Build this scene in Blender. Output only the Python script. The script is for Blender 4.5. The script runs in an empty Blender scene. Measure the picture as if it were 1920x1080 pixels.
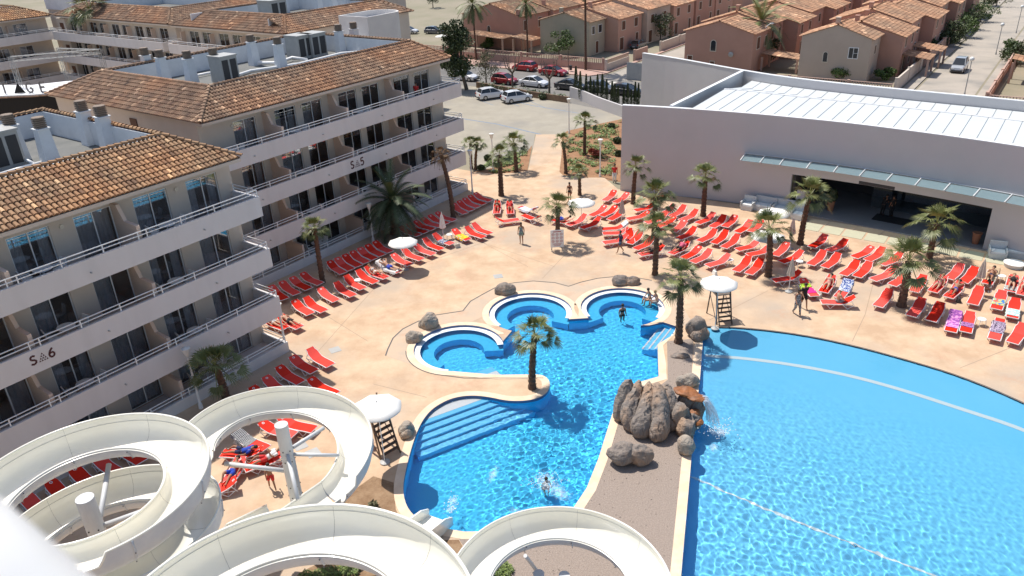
import bpy, bmesh, math, random
from mathutils import Vector, Matrix
from mathutils.geometry import tessellate_polygon
SC = bpy.context.scene
COL = SC.collection
R = math.radians
PI = math.pi
# ------------------------------------------------------------ camera
CAM_H = 23.0
F_PX = 1452.8268
RM = Matrix(((0.99902573, -0.01952429, -0.03957765), (-0.04413148, -0.44198072, -0.89593831), (0.0, 0.89681205, -0.44241175)))
cd = bpy.data.cameras.new('camera'); cam = bpy.data.objects.new('camera', cd); COL.objects.link(cam)
cm = Matrix((RM[0], -RM[1], -RM[2])).transposed().to_4x4(); cm.translation = Vector((0, 0, CAM_H))
cam.matrix_world = cm
cd.sensor_width = 36.0; cd.lens = F_PX * 36 / 1920; cd.clip_start = 0.1; cd.clip_end = 3000
cd.dof.use_dof = True; cd.dof.focus_distance = 45.0; cd.dof.aperture_fstop = 4.0
SC.camera = cam
# ------------------------------------------------------------ sky, sun, exposure
SUN_AZ, SUN_EL = 132.5, 62.5            # direction towards the sun, degrees from +X, and elevation
w = bpy.data.worlds.new('World'); SC.world = w; w.use_nodes = True
wn = w.node_tree; sky = wn.nodes.new('ShaderNodeTexSky'); sky.sky_type = 'NISHITA'; sky.sun_disc = False
sky.sun_elevation = R(SUN_EL); sky.sun_rotation = R(90 - SUN_AZ); sky.air_density = 1.0; sky.dust_density = 1.2
wn.links.new(sky.outputs[0], wn.nodes['Background'].inputs[0]); wn.nodes['Background'].inputs[1].default_value = 0.12
sl = bpy.data.lights.new('sun', 'SUN'); sl.energy = 4.6; sl.angle = R(0.53); sl.color = (1.0, 0.945, 0.87)
try: sl.cycles.is_caustics_light = True
except Exception: pass
so = bpy.data.objects.new('sun', sl); COL.objects.link(so)
so.rotation_euler = Vector((math.cos(R(SUN_AZ)) * math.cos(R(SUN_EL)), math.sin(R(SUN_AZ)) * math.cos(R(SUN_EL)), math.sin(R(SUN_EL)))).to_track_quat('Z', 'Y').to_euler()
SC.view_settings.view_transform = 'Standard'; SC.view_settings.look = 'None'
SC.view_settings.exposure = 0.22; SC.view_settings.gamma = 1.0
SC.cycles.use_denoising = True
SC.cycles.max_bounces = 8; SC.cycles.transparent_max_bounces = 12; SC.cycles.caustics_refractive = True; SC.cycles.caustics_reflective = False
# ------------------------------------------------------------ helpers
def at(px, py, z=0.0):
    """a point of the place, measured on the 1920x1080 photograph, at height z"""
    d = RM.transposed() @ Vector(((px - 960) / F_PX, (py - 540) / F_PX, 1.0))
    return d * ((z - CAM_H) / d.z) + Vector((0, 0, CAM_H))
AZ = 0.93667275
U = Vector((math.cos(AZ), math.sin(AZ), 0)); N = Vector((math.sin(AZ), -math.cos(AZ), 0))
def un(u, n, z=0.0): return U * u + N * n + Vector((0, 0, z))
rng = random.Random(7)
class MB:
    def __init__(s): s.v = []; s.f = []; s.m = []; s.c = []; s.mi = 0; s.col = None; s.x = None
    def add(s, vs, fs, cols=None):
        b = len(s.v)
        s.v += [tuple(s.x @ Vector(p)) if s.x else tuple(p) for p in vs]
        for k, q in enumerate(fs):
            s.f.append([b + i for i in q]); s.m.append(s.mi); s.c.append(cols[k] if cols else s.col)
    def box(s, c, d, rz=0.0, top=None, ry=0.0, rx=0.0):
        hx, hy, hz = d[0] / 2, d[1] / 2, d[2] / 2; t = top or (1, 1)
        P = [(-hx, -hy, -hz), (hx, -hy, -hz), (hx, hy, -hz), (-hx, hy, -hz), (-hx * t[0], -hy * t[1], hz), (hx * t[0], -hy * t[1], hz), (hx * t[0], hy * t[1], hz), (-hx * t[0], hy * t[1], hz)]
        M = Matrix.Translation(c) @ Matrix.Rotation(rz, 4, 'Z') @ Matrix.Rotation(ry, 4, 'Y') @ Matrix.Rotation(rx, 4, 'X')
        s.add([M @ Vector(p) for p in P], [(0, 3, 2, 1), (4, 5, 6, 7), (0, 1, 5, 4), (1, 2, 6, 5), (2, 3, 7, 6), (3, 0, 4, 7)])
    def b2(s, x0, x1, y0, y1, z0, z1): s.box(((x0 + x1) / 2, (y0 + y1) / 2, (z0 + z1) / 2), (abs(x1 - x0), abs(y1 - y0), abs(z1 - z0)))
    def tube(s, pts, r, n=8, cap=True, sq=1.0):
        pts = [Vector(p) for p in pts]; rs = r if isinstance(r, (list, tuple)) else [r] * len(pts)
        up = None; vs = []
        for i, p in enumerate(pts):
            t = (pts[min(i + 1, len(pts) - 1)] - pts[max(i - 1, 0)]).normalized()
            if up is None: up = Vector((0, 0, 1)) if abs(t.z) < 0.9 else Vector((0, 1, 0))
            a = t.cross(up)
            if a.length < 1e-4: a = t.cross(Vector((1, 0, 0)))
            a.normalize(); b = a.cross(t).normalized(); up = b
            for k in range(n):
                an = 2 * PI * k / n; vs.append(p + (a * math.cos(an) + b * math.sin(an) * sq) * rs[i])
        fs = [(i * n + k, i * n + (k + 1) % n, (i + 1) * n + (k + 1) % n, (i + 1) * n + k) for i in range(len(pts) - 1) for k in range(n)]
        if cap: fs += [tuple(range(n - 1, -1, -1)), tuple((len(pts) - 1) * n + k for k in range(n))]
        s.add(vs, fs)
    def lathe(s, prof, c=(0, 0, 0), n=16, cap=True):
        vs = [(c[0] + r * math.cos(2 * PI * k / n), c[1] + r * math.sin(2 * PI * k / n), c[2] + z) for r, z in prof for k in range(n)]
        fs = [(i * n + k, i * n + (k + 1) % n, (i + 1) * n + (k + 1) % n, (i + 1) * n + k) for i in range(len(prof) - 1) for k in range(n)]
        if cap: fs += [tuple(range(n - 1, -1, -1)), tuple((len(prof) - 1) * n + k for k in range(n))]
        s.add(vs, fs)
    def prism(s, poly, z0, z1):
        n = len(poly); tri = tessellate_polygon([[Vector((p[0], p[1], 0)) for p in poly]])
        s.add([(p[0], p[1], z0) for p in poly] + [(p[0], p[1], z1) for p in poly], [(b, a, c) for a, b, c in tri] + [(a + n, b + n, c + n) for a, b, c in tri] + [(i, (i + 1) % n, (i + 1) % n + n, i + n) for i in range(n)])
    def ball(s, c, r, n=10, m=6, seed=None, rough=0.0):
        rr = random.Random(seed); vs = []; rx, ry, rz = r if isinstance(r, tuple) else (r, r, r)
        for j in range(m + 1):
            for k in range(n):
                a = PI * j / m; b = 2 * PI * k / n; q = 1 + (rr.uniform(-rough, rough) if rough else 0)
                vs.append((c[0] + rx * q * math.sin(a) * math.cos(b), c[1] + ry * q * math.sin(a) * math.sin(b), c[2] + rz * q * math.cos(a)))
        s.add(vs, [(j * n + k, (j + 1) * n + k, (j + 1) * n + (k + 1) % n, j * n + (k + 1) % n) for j in range(m) for k in range(n)])
    def mesh(s, name, mats, smooth=False):
        me = bpy.data.meshes.new(name); me.from_pydata(s.v, [], s.f)
        for m in (mats if isinstance(mats, (list, tuple)) else [mats]): me.materials.append(m)
        me.polygons.foreach_set('material_index', s.m)
        if smooth: me.polygons.foreach_set('use_smooth', [True] * len(s.f))
        if any(c is not None for c in s.c):
            at_ = me.color_attributes.new('tint', 'FLOAT_COLOR', 'CORNER'); buf = []
            for q, c in zip(s.f, s.c):
                c = c if c is not None else 0.5
                buf += [c, c, c, 1.0] * len(q)
            at_.data.foreach_set('color', buf)
        bm = bmesh.new(); bm.from_mesh(me); bmesh.ops.recalc_face_normals(bm, faces=bm.faces) if not getattr(s, 'keep', False) else None; bm.to_mesh(me); bm.free()
        me.update(); return me
    def build(s, name, mats, parent=None, smooth=False, loc=None, rz=None):
        o = bpy.data.objects.new(name, s.mesh(name, mats, smooth)); COL.objects.link(o)
        if parent: o.parent = parent
        if loc is not None: o.location = loc
        if rz is not None: o.rotation_euler = (0, 0, rz)
        return o
def part(name, me, parent):
    o = bpy.data.objects.new(name, me); COL.objects.link(o); o.parent = parent; return o
def tag(o, label, cat, group=None):
    o['label'] = label; o['category'] = cat
    if group: o['group'] = group
    return o
def struct(o): o['kind'] = 'structure'; return o
def empty(name, loc, rz=0.0, label=None, cat=None, group=None, scale=None):
    o = bpy.data.objects.new(name, None); COL.objects.link(o); o.location = loc; o.rotation_euler = (0, 0, rz); o.empty_display_size = 0.3
    if scale: o.scale = (scale,) * 3
    if label: tag(o, label, cat, group)
    return o
def dup(root, loc, rz, label, scale=None, cat=None):
    r = root.copy(); COL.objects.link(r); r.location = loc; r.rotation_euler = (0, 0, rz); r['label'] = label
    if scale: r.scale = (scale,) * 3
    if cat: r['category'] = cat
    for ch in list(root.children):
        c = ch.copy(); COL.objects.link(c); c.parent = r
        for g in list(ch.children):
            d = g.copy(); COL.objects.link(d); d.parent = c
    return r
def ordinal(i): return ['first', 'second', 'third', 'fourth', 'fifth', 'sixth', 'seventh', 'eighth', 'ninth', 'tenth', 'eleventh', 'twelfth', 'thirteenth', 'fourteenth', 'fifteenth', 'sixteenth', 'seventeenth', 'eighteenth', 'nineteenth', 'twentieth', 'twenty-first', 'twenty-second', 'twenty-third', 'twenty-fourth', 'twenty-fifth', 'twenty-sixth', 'twenty-seventh', 'twenty-eighth', 'twenty-ninth', 'thirtieth'][i]
# ------------------------------------------------------------ materials
def mat(name, c, rough=0.7, c2=None, ns=3.0, bump=0.0, bs=None, metal=0.0, spec=0.5, tint=False, c3=None, ns3=0.3, coat=0.0, amt=1.0, streak=None, c4=None, ns4=0.5, bd=0.05, rnd=0.0):
    m = bpy.data.materials.new(name); m.use_nodes = True; nt = m.node_tree; L = nt.links.new; nd = nt.nodes.new
    b = nt.nodes['Principled BSDF']; b.inputs['Roughness'].default_value = rough; b.inputs['Metallic'].default_value = metal
    b.inputs['Specular IOR Level'].default_value = spec; b.inputs['Coat Weight'].default_value = coat
    b.inputs['Base Color'].default_value = (*c, 1)
    tc = nd('ShaderNodeTexCoord'); out = None
    def mp(sc):
        k = nd('ShaderNodeMapping'); k.inputs['Scale'].default_value = sc if isinstance(sc, tuple) else (sc,) * 3; L(tc.outputs['Object'], k.inputs[0]); return k
    if c2:
        n1 = nd('ShaderNodeTexNoise'); n1.inputs['Scale'].default_value = 1.0; n1.inputs['Detail'].default_value = 6; n1.inputs['Roughness'].default_value = 0.65; L(mp(streak or ns).outputs[0], n1.inputs['Vector'])
        cr = nd('ShaderNodeValToRGB'); cr.color_ramp.elements[0].position = 0.36; cr.color_ramp.elements[1].position = 0.66
        cr.color_ramp.elements[0].color = (*c, 1); cr.color_ramp.elements[1].color = (*c2, 1); L(n1.outputs[0], cr.inputs[0]); out = cr.outputs[0]
    if c3:
        n2 = nd('ShaderNodeTexNoise'); n2.inputs['Scale'].default_value = 1.0; n2.inputs['Detail'].default_value = 4; L(mp(ns3).outputs[0], n2.inputs['Vector'])
        r2 = nd('ShaderNodeValToRGB'); r2.color_ramp.elements[0].position = 0.48; r2.color_ramp.elements[1].position = 0.68; L(n2.outputs[0], r2.inputs[0])
        mx = nd('ShaderNodeMix'); mx.data_type = 'RGBA'; L(r2.outputs[0], mx.inputs[0])
        if out: L(out, mx.inputs[6])
        else: mx.inputs[6].default_value = (*c, 1)
        mx.inputs[7].default_value = (*c3, 1); out = mx.outputs[2]
    if c4:
        n2 = nd('ShaderNodeTexNoise'); n2.inputs['Scale'].default_value = 1.0; n2.inputs['Detail'].default_value = 7; n2.inputs['Roughness'].default_value = 0.7; L(mp(ns4).outputs[0], n2.inputs['Vector'])
        r2 = nd('ShaderNodeValToRGB'); r2.color_ramp.elements[0].position = 0.56; r2.color_ramp.elements[1].position = 0.72; L(n2.outputs[0], r2.inputs[0])
        mx = nd('ShaderNodeMix'); mx.data_type = 'RGBA'; L(r2.outputs[0], mx.inputs[0])
        if out: L(out, mx.inputs[6])
        else: mx.inputs[6].default_value = (*c, 1)
        mx.inputs[7].default_value = (*c4, 1); out = mx.outputs[2]
    if rnd:
        oi = nd('ShaderNodeObjectInfo'); hs = nd('ShaderNodeHueSaturation'); q1 = nd('ShaderNodeMapRange'); q1.inputs[3].default_value = 1 - rnd; q1.inputs[4].default_value = 1.06; L(oi.outputs['Random'], q1.inputs[0]); L(q1.outputs[0], hs.inputs['Value']); q2 = nd('ShaderNodeMapRange'); q2.inputs[3].default_value = 1.0; q2.inputs[4].default_value = 1 - rnd * .6; L(oi.outputs['Random'], q2.inputs[0]); L(q2.outputs[0], hs.inputs['Saturation'])
        if out: L(out, hs.inputs['Color'])
        else: hs.inputs['Color'].default_value = (*c, 1)
        out = hs.outputs[0]
    if tint:
        a = nd('ShaderNodeVertexColor'); a.layer_name = 'tint'; rr = nd('ShaderNodeValToRGB'); e = rr.color_ramp.elements
        stops = tint if isinstance(tint, list) else [(0, (0.5,) * 3), (1, (1.3,) * 3)]
        e[0].position, e[0].color = stops[0][0], (*stops[0][1], 1); e[1].position, e[1].color = stops[-1][0], (*stops[-1][1], 1)
        for p_, c_ in stops[1:-1]:
            q = e.new(p_); q.color = (*c_, 1)
        L(a.outputs[0], rr.inputs[0]); mx = nd('ShaderNodeMix'); mx.data_type = 'RGBA'; mx.blend_type = 'MULTIPLY'; mx.inputs[0].default_value = 1.0
        if out: L(out, mx.inputs[6])
        else: mx.inputs[6].default_value = (*c, 1)
        L(rr.outputs[0], mx.inputs[7]); out = mx.outputs[2]
    if out: L(out, b.inputs['Base Color'])
    if bump:
        n3 = nd('ShaderNodeTexNoise'); n3.inputs['Scale'].default_value = 1.0; n3.inputs['Detail'].default_value = 5; L(mp(bs or ns * 6).outputs[0], n3.inputs['Vector'])
        bp = nd('ShaderNodeBump'); bp.inputs['Strength'].default_value = bump; bp.inputs['Distance'].default_value = bd; L(n3.outputs[0], bp.inputs['Height']); L(bp.outputs[0], b.inputs['Normal'])
    return m
M = {}
M['deck'] = mat('stamped_concrete', (0.49, 0.335, 0.215), 0.8, (0.63, 0.465, 0.315), 0.6, 0.3, 6.0, c3=(0.44, 0.355, 0.275), ns3=0.17, spec=0.3, c4=(0.50, 0.31, 0.205), ns4=0.38)
M['deck_grey'] = mat('worn_grey_concrete', (0.56, 0.415, 0.295), 0.8, (0.48, 0.385, 0.295), 0.9, 0.2, 6.0, spec=0.3, c4=(0.53, 0.34, 0.23), ns4=0.7)
M['coping'] = mat('cream_coping', (0.70, 0.52, 0.36), 0.7, (0.78, 0.62, 0.46), 1.5, 0.1, 12.0, spec=0.3)
M['slot'] = mat('dark_slot', (0.10, 0.10, 0.10), 0.8)
M['asphalt'] = mat('asphalt', (0.17, 0.16, 0.15), 0.9, (0.21, 0.20, 0.185), 0.5, 0.2, 20.0, c3=(0.14, 0.135, 0.13), ns3=0.15)
M['parking'] = mat('worn_parking', (0.31, 0.28, 0.225), 0.9, (0.37, 0.335, 0.27), 0.4, 0.2, 12.0, c3=(0.25, 0.235, 0.21), ns3=0.12)
M['pave'] = mat('pink_pavement', (0.42, 0.26, 0.21), 0.85, (0.48, 0.33, 0.27), 1.0, 0.15, 14.0)
M['street'] = mat('pale_street', (0.36, 0.32, 0.27), 0.9, (0.42, 0.37, 0.31), 0.5, 0.2, 14.0, c3=(0.27, 0.25, 0.22), ns3=0.25)
M['ground'] = mat('dry_ground', (0.29, 0.25, 0.185), 0.95, (0.22, 0.205, 0.135), 0.08, 0.3, 3.0)
M['soil'] = mat('red_soil', (0.26, 0.13, 0.065), 0.95, (0.34, 0.19, 0.10), 1.2, 0.6, 8.0)
M['soil2'] = mat('dry_brown_soil', (0.22, 0.13, 0.07), 0.95, (0.33, 0.22, 0.13), 2.0, 0.8, 12.0)
M['gravel'] = mat('gravel', (0.37, 0.30, 0.25), 0.95, (0.27, 0.215, 0.18), 16.0, 1.0, 22.0)
M['white_paint'] = mat('road_paint', (0.62, 0.60, 0.55), 0.8, (0.45, 0.43, 0.39), 3.0)
M['blue_paint'] = mat('blue_paint', (0.16, 0.22, 0.30), 0.8, (0.26, 0.28, 0.30), 3.0)
M['wall'] = mat('cream_render', (0.62, 0.54, 0.46), 0.85, (0.57, 0.49, 0.41), 0.5, 0.08, 20.0)
M['parapet'] = mat('white_parapet', (0.67, 0.65, 0.64), 0.8, (0.645, 0.62, 0.61), (.8, .8, .35), 0.05, 20.0, c3=(0.62, 0.60, 0.59), ns3=(1.2, 1.2, .25))
M['partition'] = mat('peach_render', (0.70, 0.55, 0.45), 0.85, (0.66, 0.51, 0.41), 0.8, 0.05, 20.0)
M['roofwhite'] = mat('white_roof_wall', (0.74, 0.76, 0.78), 0.8, (0.66, 0.68, 0.70), 1.2, 0.05, 12.0)
M['rooffloor'] = mat('grey_roof_felt', (0.13, 0.135, 0.13), 0.9, (0.17, 0.17, 0.16), 0.8, 0.1, 12.0)
M['white'] = mat('white_metal', (0.80, 0.80, 0.79), 0.4)
M['whiteplastic'] = mat('white_plastic', (0.80, 0.80, 0.78), 0.35)
M['grey'] = mat('grey_metal', (0.42, 0.42, 0.40), 0.5, (0.36, 0.36, 0.35), 2.0)
M['dark'] = mat('dark_louvre', (0.035, 0.035, 0.038), 0.6)
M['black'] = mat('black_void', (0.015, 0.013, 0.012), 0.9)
M['curtain'] = mat('curtain', (0.78, 0.78, 0.80), 0.9, (0.62, 0.62, 0.65), 2.0)
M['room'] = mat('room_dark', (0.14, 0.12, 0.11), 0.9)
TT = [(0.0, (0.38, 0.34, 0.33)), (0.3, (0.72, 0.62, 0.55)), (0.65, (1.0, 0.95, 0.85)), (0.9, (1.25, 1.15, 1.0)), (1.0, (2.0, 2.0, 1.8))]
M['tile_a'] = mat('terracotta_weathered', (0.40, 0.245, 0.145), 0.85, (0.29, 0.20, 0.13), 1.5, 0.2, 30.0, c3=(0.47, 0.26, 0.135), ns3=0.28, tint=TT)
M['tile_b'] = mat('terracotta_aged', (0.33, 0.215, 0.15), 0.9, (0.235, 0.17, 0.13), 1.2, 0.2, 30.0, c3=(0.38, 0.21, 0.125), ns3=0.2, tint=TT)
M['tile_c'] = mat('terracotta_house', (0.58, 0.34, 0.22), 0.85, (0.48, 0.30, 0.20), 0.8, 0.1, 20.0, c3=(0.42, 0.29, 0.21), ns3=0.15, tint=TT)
M['hall'] = mat('pale_grey_render', (0.565, 0.545, 0.54), 0.85, (0.53, 0.51, 0.505), 0.35, 0.1, 16.0, c3=(0.56, 0.52, 0.525), ns3=0.12)
M['hallwhite'] = mat('white_coping', (0.70, 0.71, 0.72), 0.7)
M['metalroof'] = mat('white_standing_seam', (0.60, 0.63, 0.64), 0.45, (0.56, 0.59, 0.60), 0.3)
M['seam'] = mat('roof_seam', (0.26, 0.29, 0.30), 0.5)
M['pink1'] = mat('pink_render', (0.50, 0.285, 0.215), 0.9, (0.46, 0.26, 0.195), 0.4, 0.08, 16.0)
M['pink2'] = mat('salmon_render', (0.55, 0.33, 0.25), 0.9, (0.51, 0.305, 0.23), 0.4, 0.08, 16.0)
M['greygreen'] = mat('grey_green_render', (0.47, 0.415, 0.32), 0.9, (0.41, 0.37, 0.285), 0.4, 0.08, 16.0)
M['beige'] = mat('grey_beige_render', (0.53, 0.43, 0.35), 0.9, (0.49, 0.395, 0.32), 0.4, 0.08, 16.0)
M['trim'] = mat('pale_trim', (0.66, 0.60, 0.50), 0.8)
M['shutter'] = mat('brown_shutter', (0.13, 0.055, 0.03), 0.7)
M['walltile'] = mat('pink_wall', (0.50, 0.34, 0.27), 0.85, (0.44, 0.30, 0.24), 0.8, 0.1, 14.0)
M['red'] = mat('red_sling', (0.84, 0.031, 0.010), 0.75, (0.77, 0.026, 0.008), 3.0, spec=0.08, rnd=0.16)
M['reddark'] = mat('red_terracotta_plastic', (0.70, 0.03, 0.02), 0.5)
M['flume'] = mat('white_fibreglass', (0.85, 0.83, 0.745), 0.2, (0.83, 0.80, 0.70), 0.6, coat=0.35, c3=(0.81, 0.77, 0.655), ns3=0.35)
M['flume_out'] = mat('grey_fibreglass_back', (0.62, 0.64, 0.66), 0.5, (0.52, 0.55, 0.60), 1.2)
M['steel'] = mat('white_steel', (0.66, 0.67, 0.67), 0.4, (0.60, 0.61, 0.61), 1.0)
M['bolt'] = mat('rusty_bolt', (0.06, 0.05, 0.045), 0.6)
M['rock'] = mat('grey_brown_rock', (0.30, 0.25, 0.21), 0.95, (0.16, 0.14, 0.13), (3.5, 3.5, .9), 1.0, 6.0, c3=(0.38, 0.26, 0.18), ns3=(1.2, 1.2, .4), bd=0.10, c4=(0.085, 0.075, 0.07), ns4=(5.0, 5.0, .7))
M['rockpale'] = mat('pale_rock', (0.42, 0.365, 0.30), 0.95, (0.23, 0.205, 0.18), 2.8, 1.0, 6.0, c3=(0.46, 0.32, 0.22), ns3=1.1, bd=0.14)
M['rust'] = mat('orange_mineral_rock', (0.36, 0.13, 0.04), 0.6, (0.16, 0.07, 0.03), 2.5, 0.8, 6.0)
M['trunk'] = mat('palm_trunk', (0.15, 0.085, 0.055), 0.95, (0.09, 0.055, 0.04), 6.0, 0.9, 14.0)
M['bark'] = mat('grey_bark', (0.17, 0.135, 0.105), 0.95, (0.11, 0.09, 0.07), 5.0, 0.8, 14.0)
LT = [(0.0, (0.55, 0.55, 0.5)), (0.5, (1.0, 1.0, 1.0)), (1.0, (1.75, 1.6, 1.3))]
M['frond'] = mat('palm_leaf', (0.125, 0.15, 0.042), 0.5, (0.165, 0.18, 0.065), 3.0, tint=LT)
M['datefrond'] = mat('date_palm_leaf', (0.05, 0.075, 0.03), 0.55, (0.07, 0.095, 0.04), 3.0, tint=LT)
M['deadfrond'] = mat('dead_palm_leaf', (0.20, 0.12, 0.06), 0.85, (0.13, 0.08, 0.04), 3.0, tint=LT)
M['leaf'] = mat('dark_leaf', (0.045, 0.07, 0.025), 0.6, (0.07, 0.095, 0.03), 2.0, tint=LT)
M['leaf2'] = mat('mid_leaf', (0.07, 0.125, 0.028), 0.6, (0.10, 0.15, 0.04), 2.0, tint=LT)
M['leaf3'] = mat('olive_leaf', (0.13, 0.13, 0.07), 0.7, (0.17, 0.16, 0.09), 2.0, tint=LT)
M['ivy'] = mat('ground_cover_leaf', (0.11, 0.17, 0.035), 0.6, (0.15, 0.20, 0.05), 2.0, tint=LT)
M['redleaf'] = mat('red_leaf', (0.36, 0.05, 0.03), 0.6, (0.22, 0.06, 0.03), 2.0, tint=LT)
M['cloth'] = mat('white_canvas', (0.80, 0.79, 0.75), 0.8)
M['cloth2'] = mat('beige_canvas', (0.60, 0.54, 0.46), 0.85, (0.52, 0.46, 0.40), 4.0)
M['wood'] = mat('weathered_wood', (0.30, 0.19, 0.12), 0.85, (0.20, 0.13, 0.085), 5.0, 0.2, 20.0)
M['darkwood'] = mat('dark_wood', (0.13, 0.085, 0.06), 0.85, (0.09, 0.06, 0.045), 5.0)
M['skin'] = mat('skin', (0.52, 0.30, 0.20), 0.6, spec=0.3)
M['skin2'] = mat('tanned_skin', (0.36, 0.18, 0.11), 0.6, spec=0.3)
M['hair'] = mat('dark_hair', (0.03, 0.02, 0.015), 0.7)
M['hairb'] = mat('light_hair', (0.28, 0.17, 0.08), 0.7)
M['tyre'] = mat('tyre_rubber', (0.02, 0.02, 0.02), 0.85)
M['rim'] = mat('alloy_rim', (0.45, 0.45, 0.46), 0.35, metal=0.8)
M['carglass'] = mat('car_glass', (0.02, 0.025, 0.03), 0.06, spec=0.8)
M['lampwhite'] = mat('lamp_glass', (0.75, 0.75, 0.72), 0.3)
M['foam'] = None
def carpaint(n, c): return mat('car_paint_' + n, c, 0.28, coat=0.8, metal=0.1)
M['basin'] = mat('blue_pool_paint', (0.05, 0.57, 0.97), 0.65, (0.07, 0.61, 0.985), 0.6, spec=0.2)
M['basin2'] = mat('light_blue_pool_paint', (0.16, 0.63, 0.985), 0.65, (0.18, 0.65, 0.985), 0.3, spec=0.2)
M['ledge'] = mat('white_pool_ledge', (0.76, 0.78, 0.80), 0.6)
M['navy'] = mat('navy_shaded_rim_tile', (0.075, 0.13, 0.27), 0.5, (0.09, 0.15, 0.30), 6.0)  # shade of the pool's inner rim wall is painted into this navy
M['stripe'] = mat('white_pool_stripe', (0.66, 0.80, 0.84), 0.6)
M['sign_ink'] = mat('sign_dark_red', (0.075, 0.02, 0.022), 0.7)
M['sign_red'] = mat('sign_red', (0.42, 0.07, 0.06), 0.7)
def glassmat(name, tr, gloss=0.05, fres=0.18):
    m = bpy.data.materials.new(name); m.use_nodes = True; nt = m.node_tree; nt.nodes.clear(); nd = nt.nodes.new; L = nt.links.new
    o = nd('ShaderNodeOutputMaterial'); t = nd('ShaderNodeBsdfTransparent'); t.inputs[0].default_value = (*tr, 1)
    g = nd('ShaderNodeBsdfGlossy'); g.inputs['Roughness'].default_value = gloss; f = nd('ShaderNodeFresnel'); f.inputs[0].default_value = 1.5
    a = nd('ShaderNodeMath'); a.operation = 'MULTIPLY_ADD'; a.inputs[1].default_value = 1.0; a.inputs[2].default_value = fres; L(f.outputs[0], a.inputs[0])
    x = nd('ShaderNodeMixShader'); L(a.outputs[0], x.inputs[0]); L(t.outputs[0], x.inputs[1]); L(g.outputs[0], x.inputs[2]); L(x.outputs[0], o.inputs[0]); return m
M['pane'] = glassmat('window_glass', (0.86, 0.88, 0.9), 0.02, 0.13)
M['canopyglass'] = glassmat('canopy_glass', (0.80, 0.90, 0.93), 0.2, 0.25)
def canopymat():
    m = M['canopyglass']; nt = m.node_tree; nd = nt.nodes.new; L = nt.links.new; o = [n for n in nt.nodes if n.type == 'OUTPUT_MATERIAL'][0]; src = o.inputs[0].links[0].from_socket
    d = nd('ShaderNodeBsdfDiffuse'); d.inputs[0].default_value = (.50, .66, .72, 1); t = nd('ShaderNodeBsdfTranslucent'); t.inputs[0].default_value = (.45, .62, .68, 1); a = nd('ShaderNodeMixShader'); L(d.outputs[0], a.inputs[1]); L(t.outputs[0], a.inputs[2]); b = nd('ShaderNodeMixShader'); b.inputs[0].default_value = .38; L(src, b.inputs[1]); L(a.outputs[0], b.inputs[2]); L(b.outputs[0], o.inputs[0])
M['innerglass'] = glassmat('lobby_glass', (0.80, 0.85, 0.88), 0.03, 0.02)
canopymat()
def foammat():
    m = bpy.data.materials.new('white_water_foam'); m.use_nodes = True; nt = m.node_tree; nd = nt.nodes.new; L = nt.links.new
    b = nt.nodes['Principled BSDF']; b.inputs['Base Color'].default_value = (0.85, 0.9, 0.92, 1); b.inputs['Roughness'].default_value = 0.6
    tc = nd('ShaderNodeTexCoord'); n = nd('ShaderNodeTexNoise'); n.inputs['Scale'].default_value = 7.0; n.inputs['Detail'].default_value = 8; n.inputs['Roughness'].default_value = 0.75; L(tc.outputs['Object'], n.inputs['Vector'])
    v = nd('ShaderNodeVertexColor'); v.layer_name = 'tint'; mu = nd('ShaderNodeMath'); mu.operation = 'ADD'; L(n.outputs[0], mu.inputs[0]); L(v.outputs[0], mu.inputs[1])
    mr = nd('ShaderNodeMapRange'); mr.inputs[1].default_value = 0.95; mr.inputs[2].default_value = 1.5; mr.inputs[4].default_value = 0.85; L(mu.outputs[0], mr.inputs[0]); L(mr.outputs[0], b.inputs['Alpha']); return m
M['foam'] = foammat()
# ============================================================ SETTING: ground, pools
def W2(px, py, z=0.0): p = at(px, py, z); return (p.x, p.y)
def UN(u, n): p = un(u, n); return (p.x, p.y)
def arc(c, r, pa, pb, cw=True, n=28):
    a0 = math.atan2(pa[1] - c[1], pa[0] - c[0]); a1 = math.atan2(pb[1] - c[1], pb[0] - c[0])
    if cw:
        while a1 > a0: a1 -= 2 * PI
    else:
        while a1 < a0: a1 += 2 * PI
    return [(c[0] + r * math.cos(a0 + (a1 - a0) * k / n), c[1] + r * math.sin(a0 + (a1 - a0) * k / n)) for k in range(n + 1)]
def smooth_poly(p, it=2, closed=True):
    for _ in range(it):
        q = []
        for i in range(len(p)):
            a = p[i]; b = p[(i + 1) % len(p)]
            q += [(a[0] * .75 + b[0] * .25, a[1] * .75 + b[1] * .25), (a[0] * .25 + b[0] * .75, a[1] * .25 + b[1] * .75)]
        p = q
    return p
def smooth_line(p, it=2):
    for _ in range(it):
        q = [p[0]]
        for a, b in zip(p, p[1:]):
            q += [(a[0] * .75 + b[0] * .25, a[1] * .75 + b[1] * .25), (a[0] * .25 + b[0] * .75, a[1] * .25 + b[1] * .75)]
        p = q + [p[-1]]
    return p
def sheet(name, poly, z, m, holes=(), parent=None):
    loops = [[Vector((x, y, 0)) for x, y in poly]] + [[Vector((x, y, 0)) for x, y in h] for h in holes]
    tri = tessellate_polygon(loops); fl = [v for l in loops for v in l]
    mb = MB(); mb.add([(v.x, v.y, z) for v in fl], [tuple(t) for t in tri]); o = mb.build(name, m, parent)
    me = o.data
    if me.polygons and sum(p.normal.z * p.area for p in me.polygons) < 0: me.flip_normals()
    return o
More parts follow.
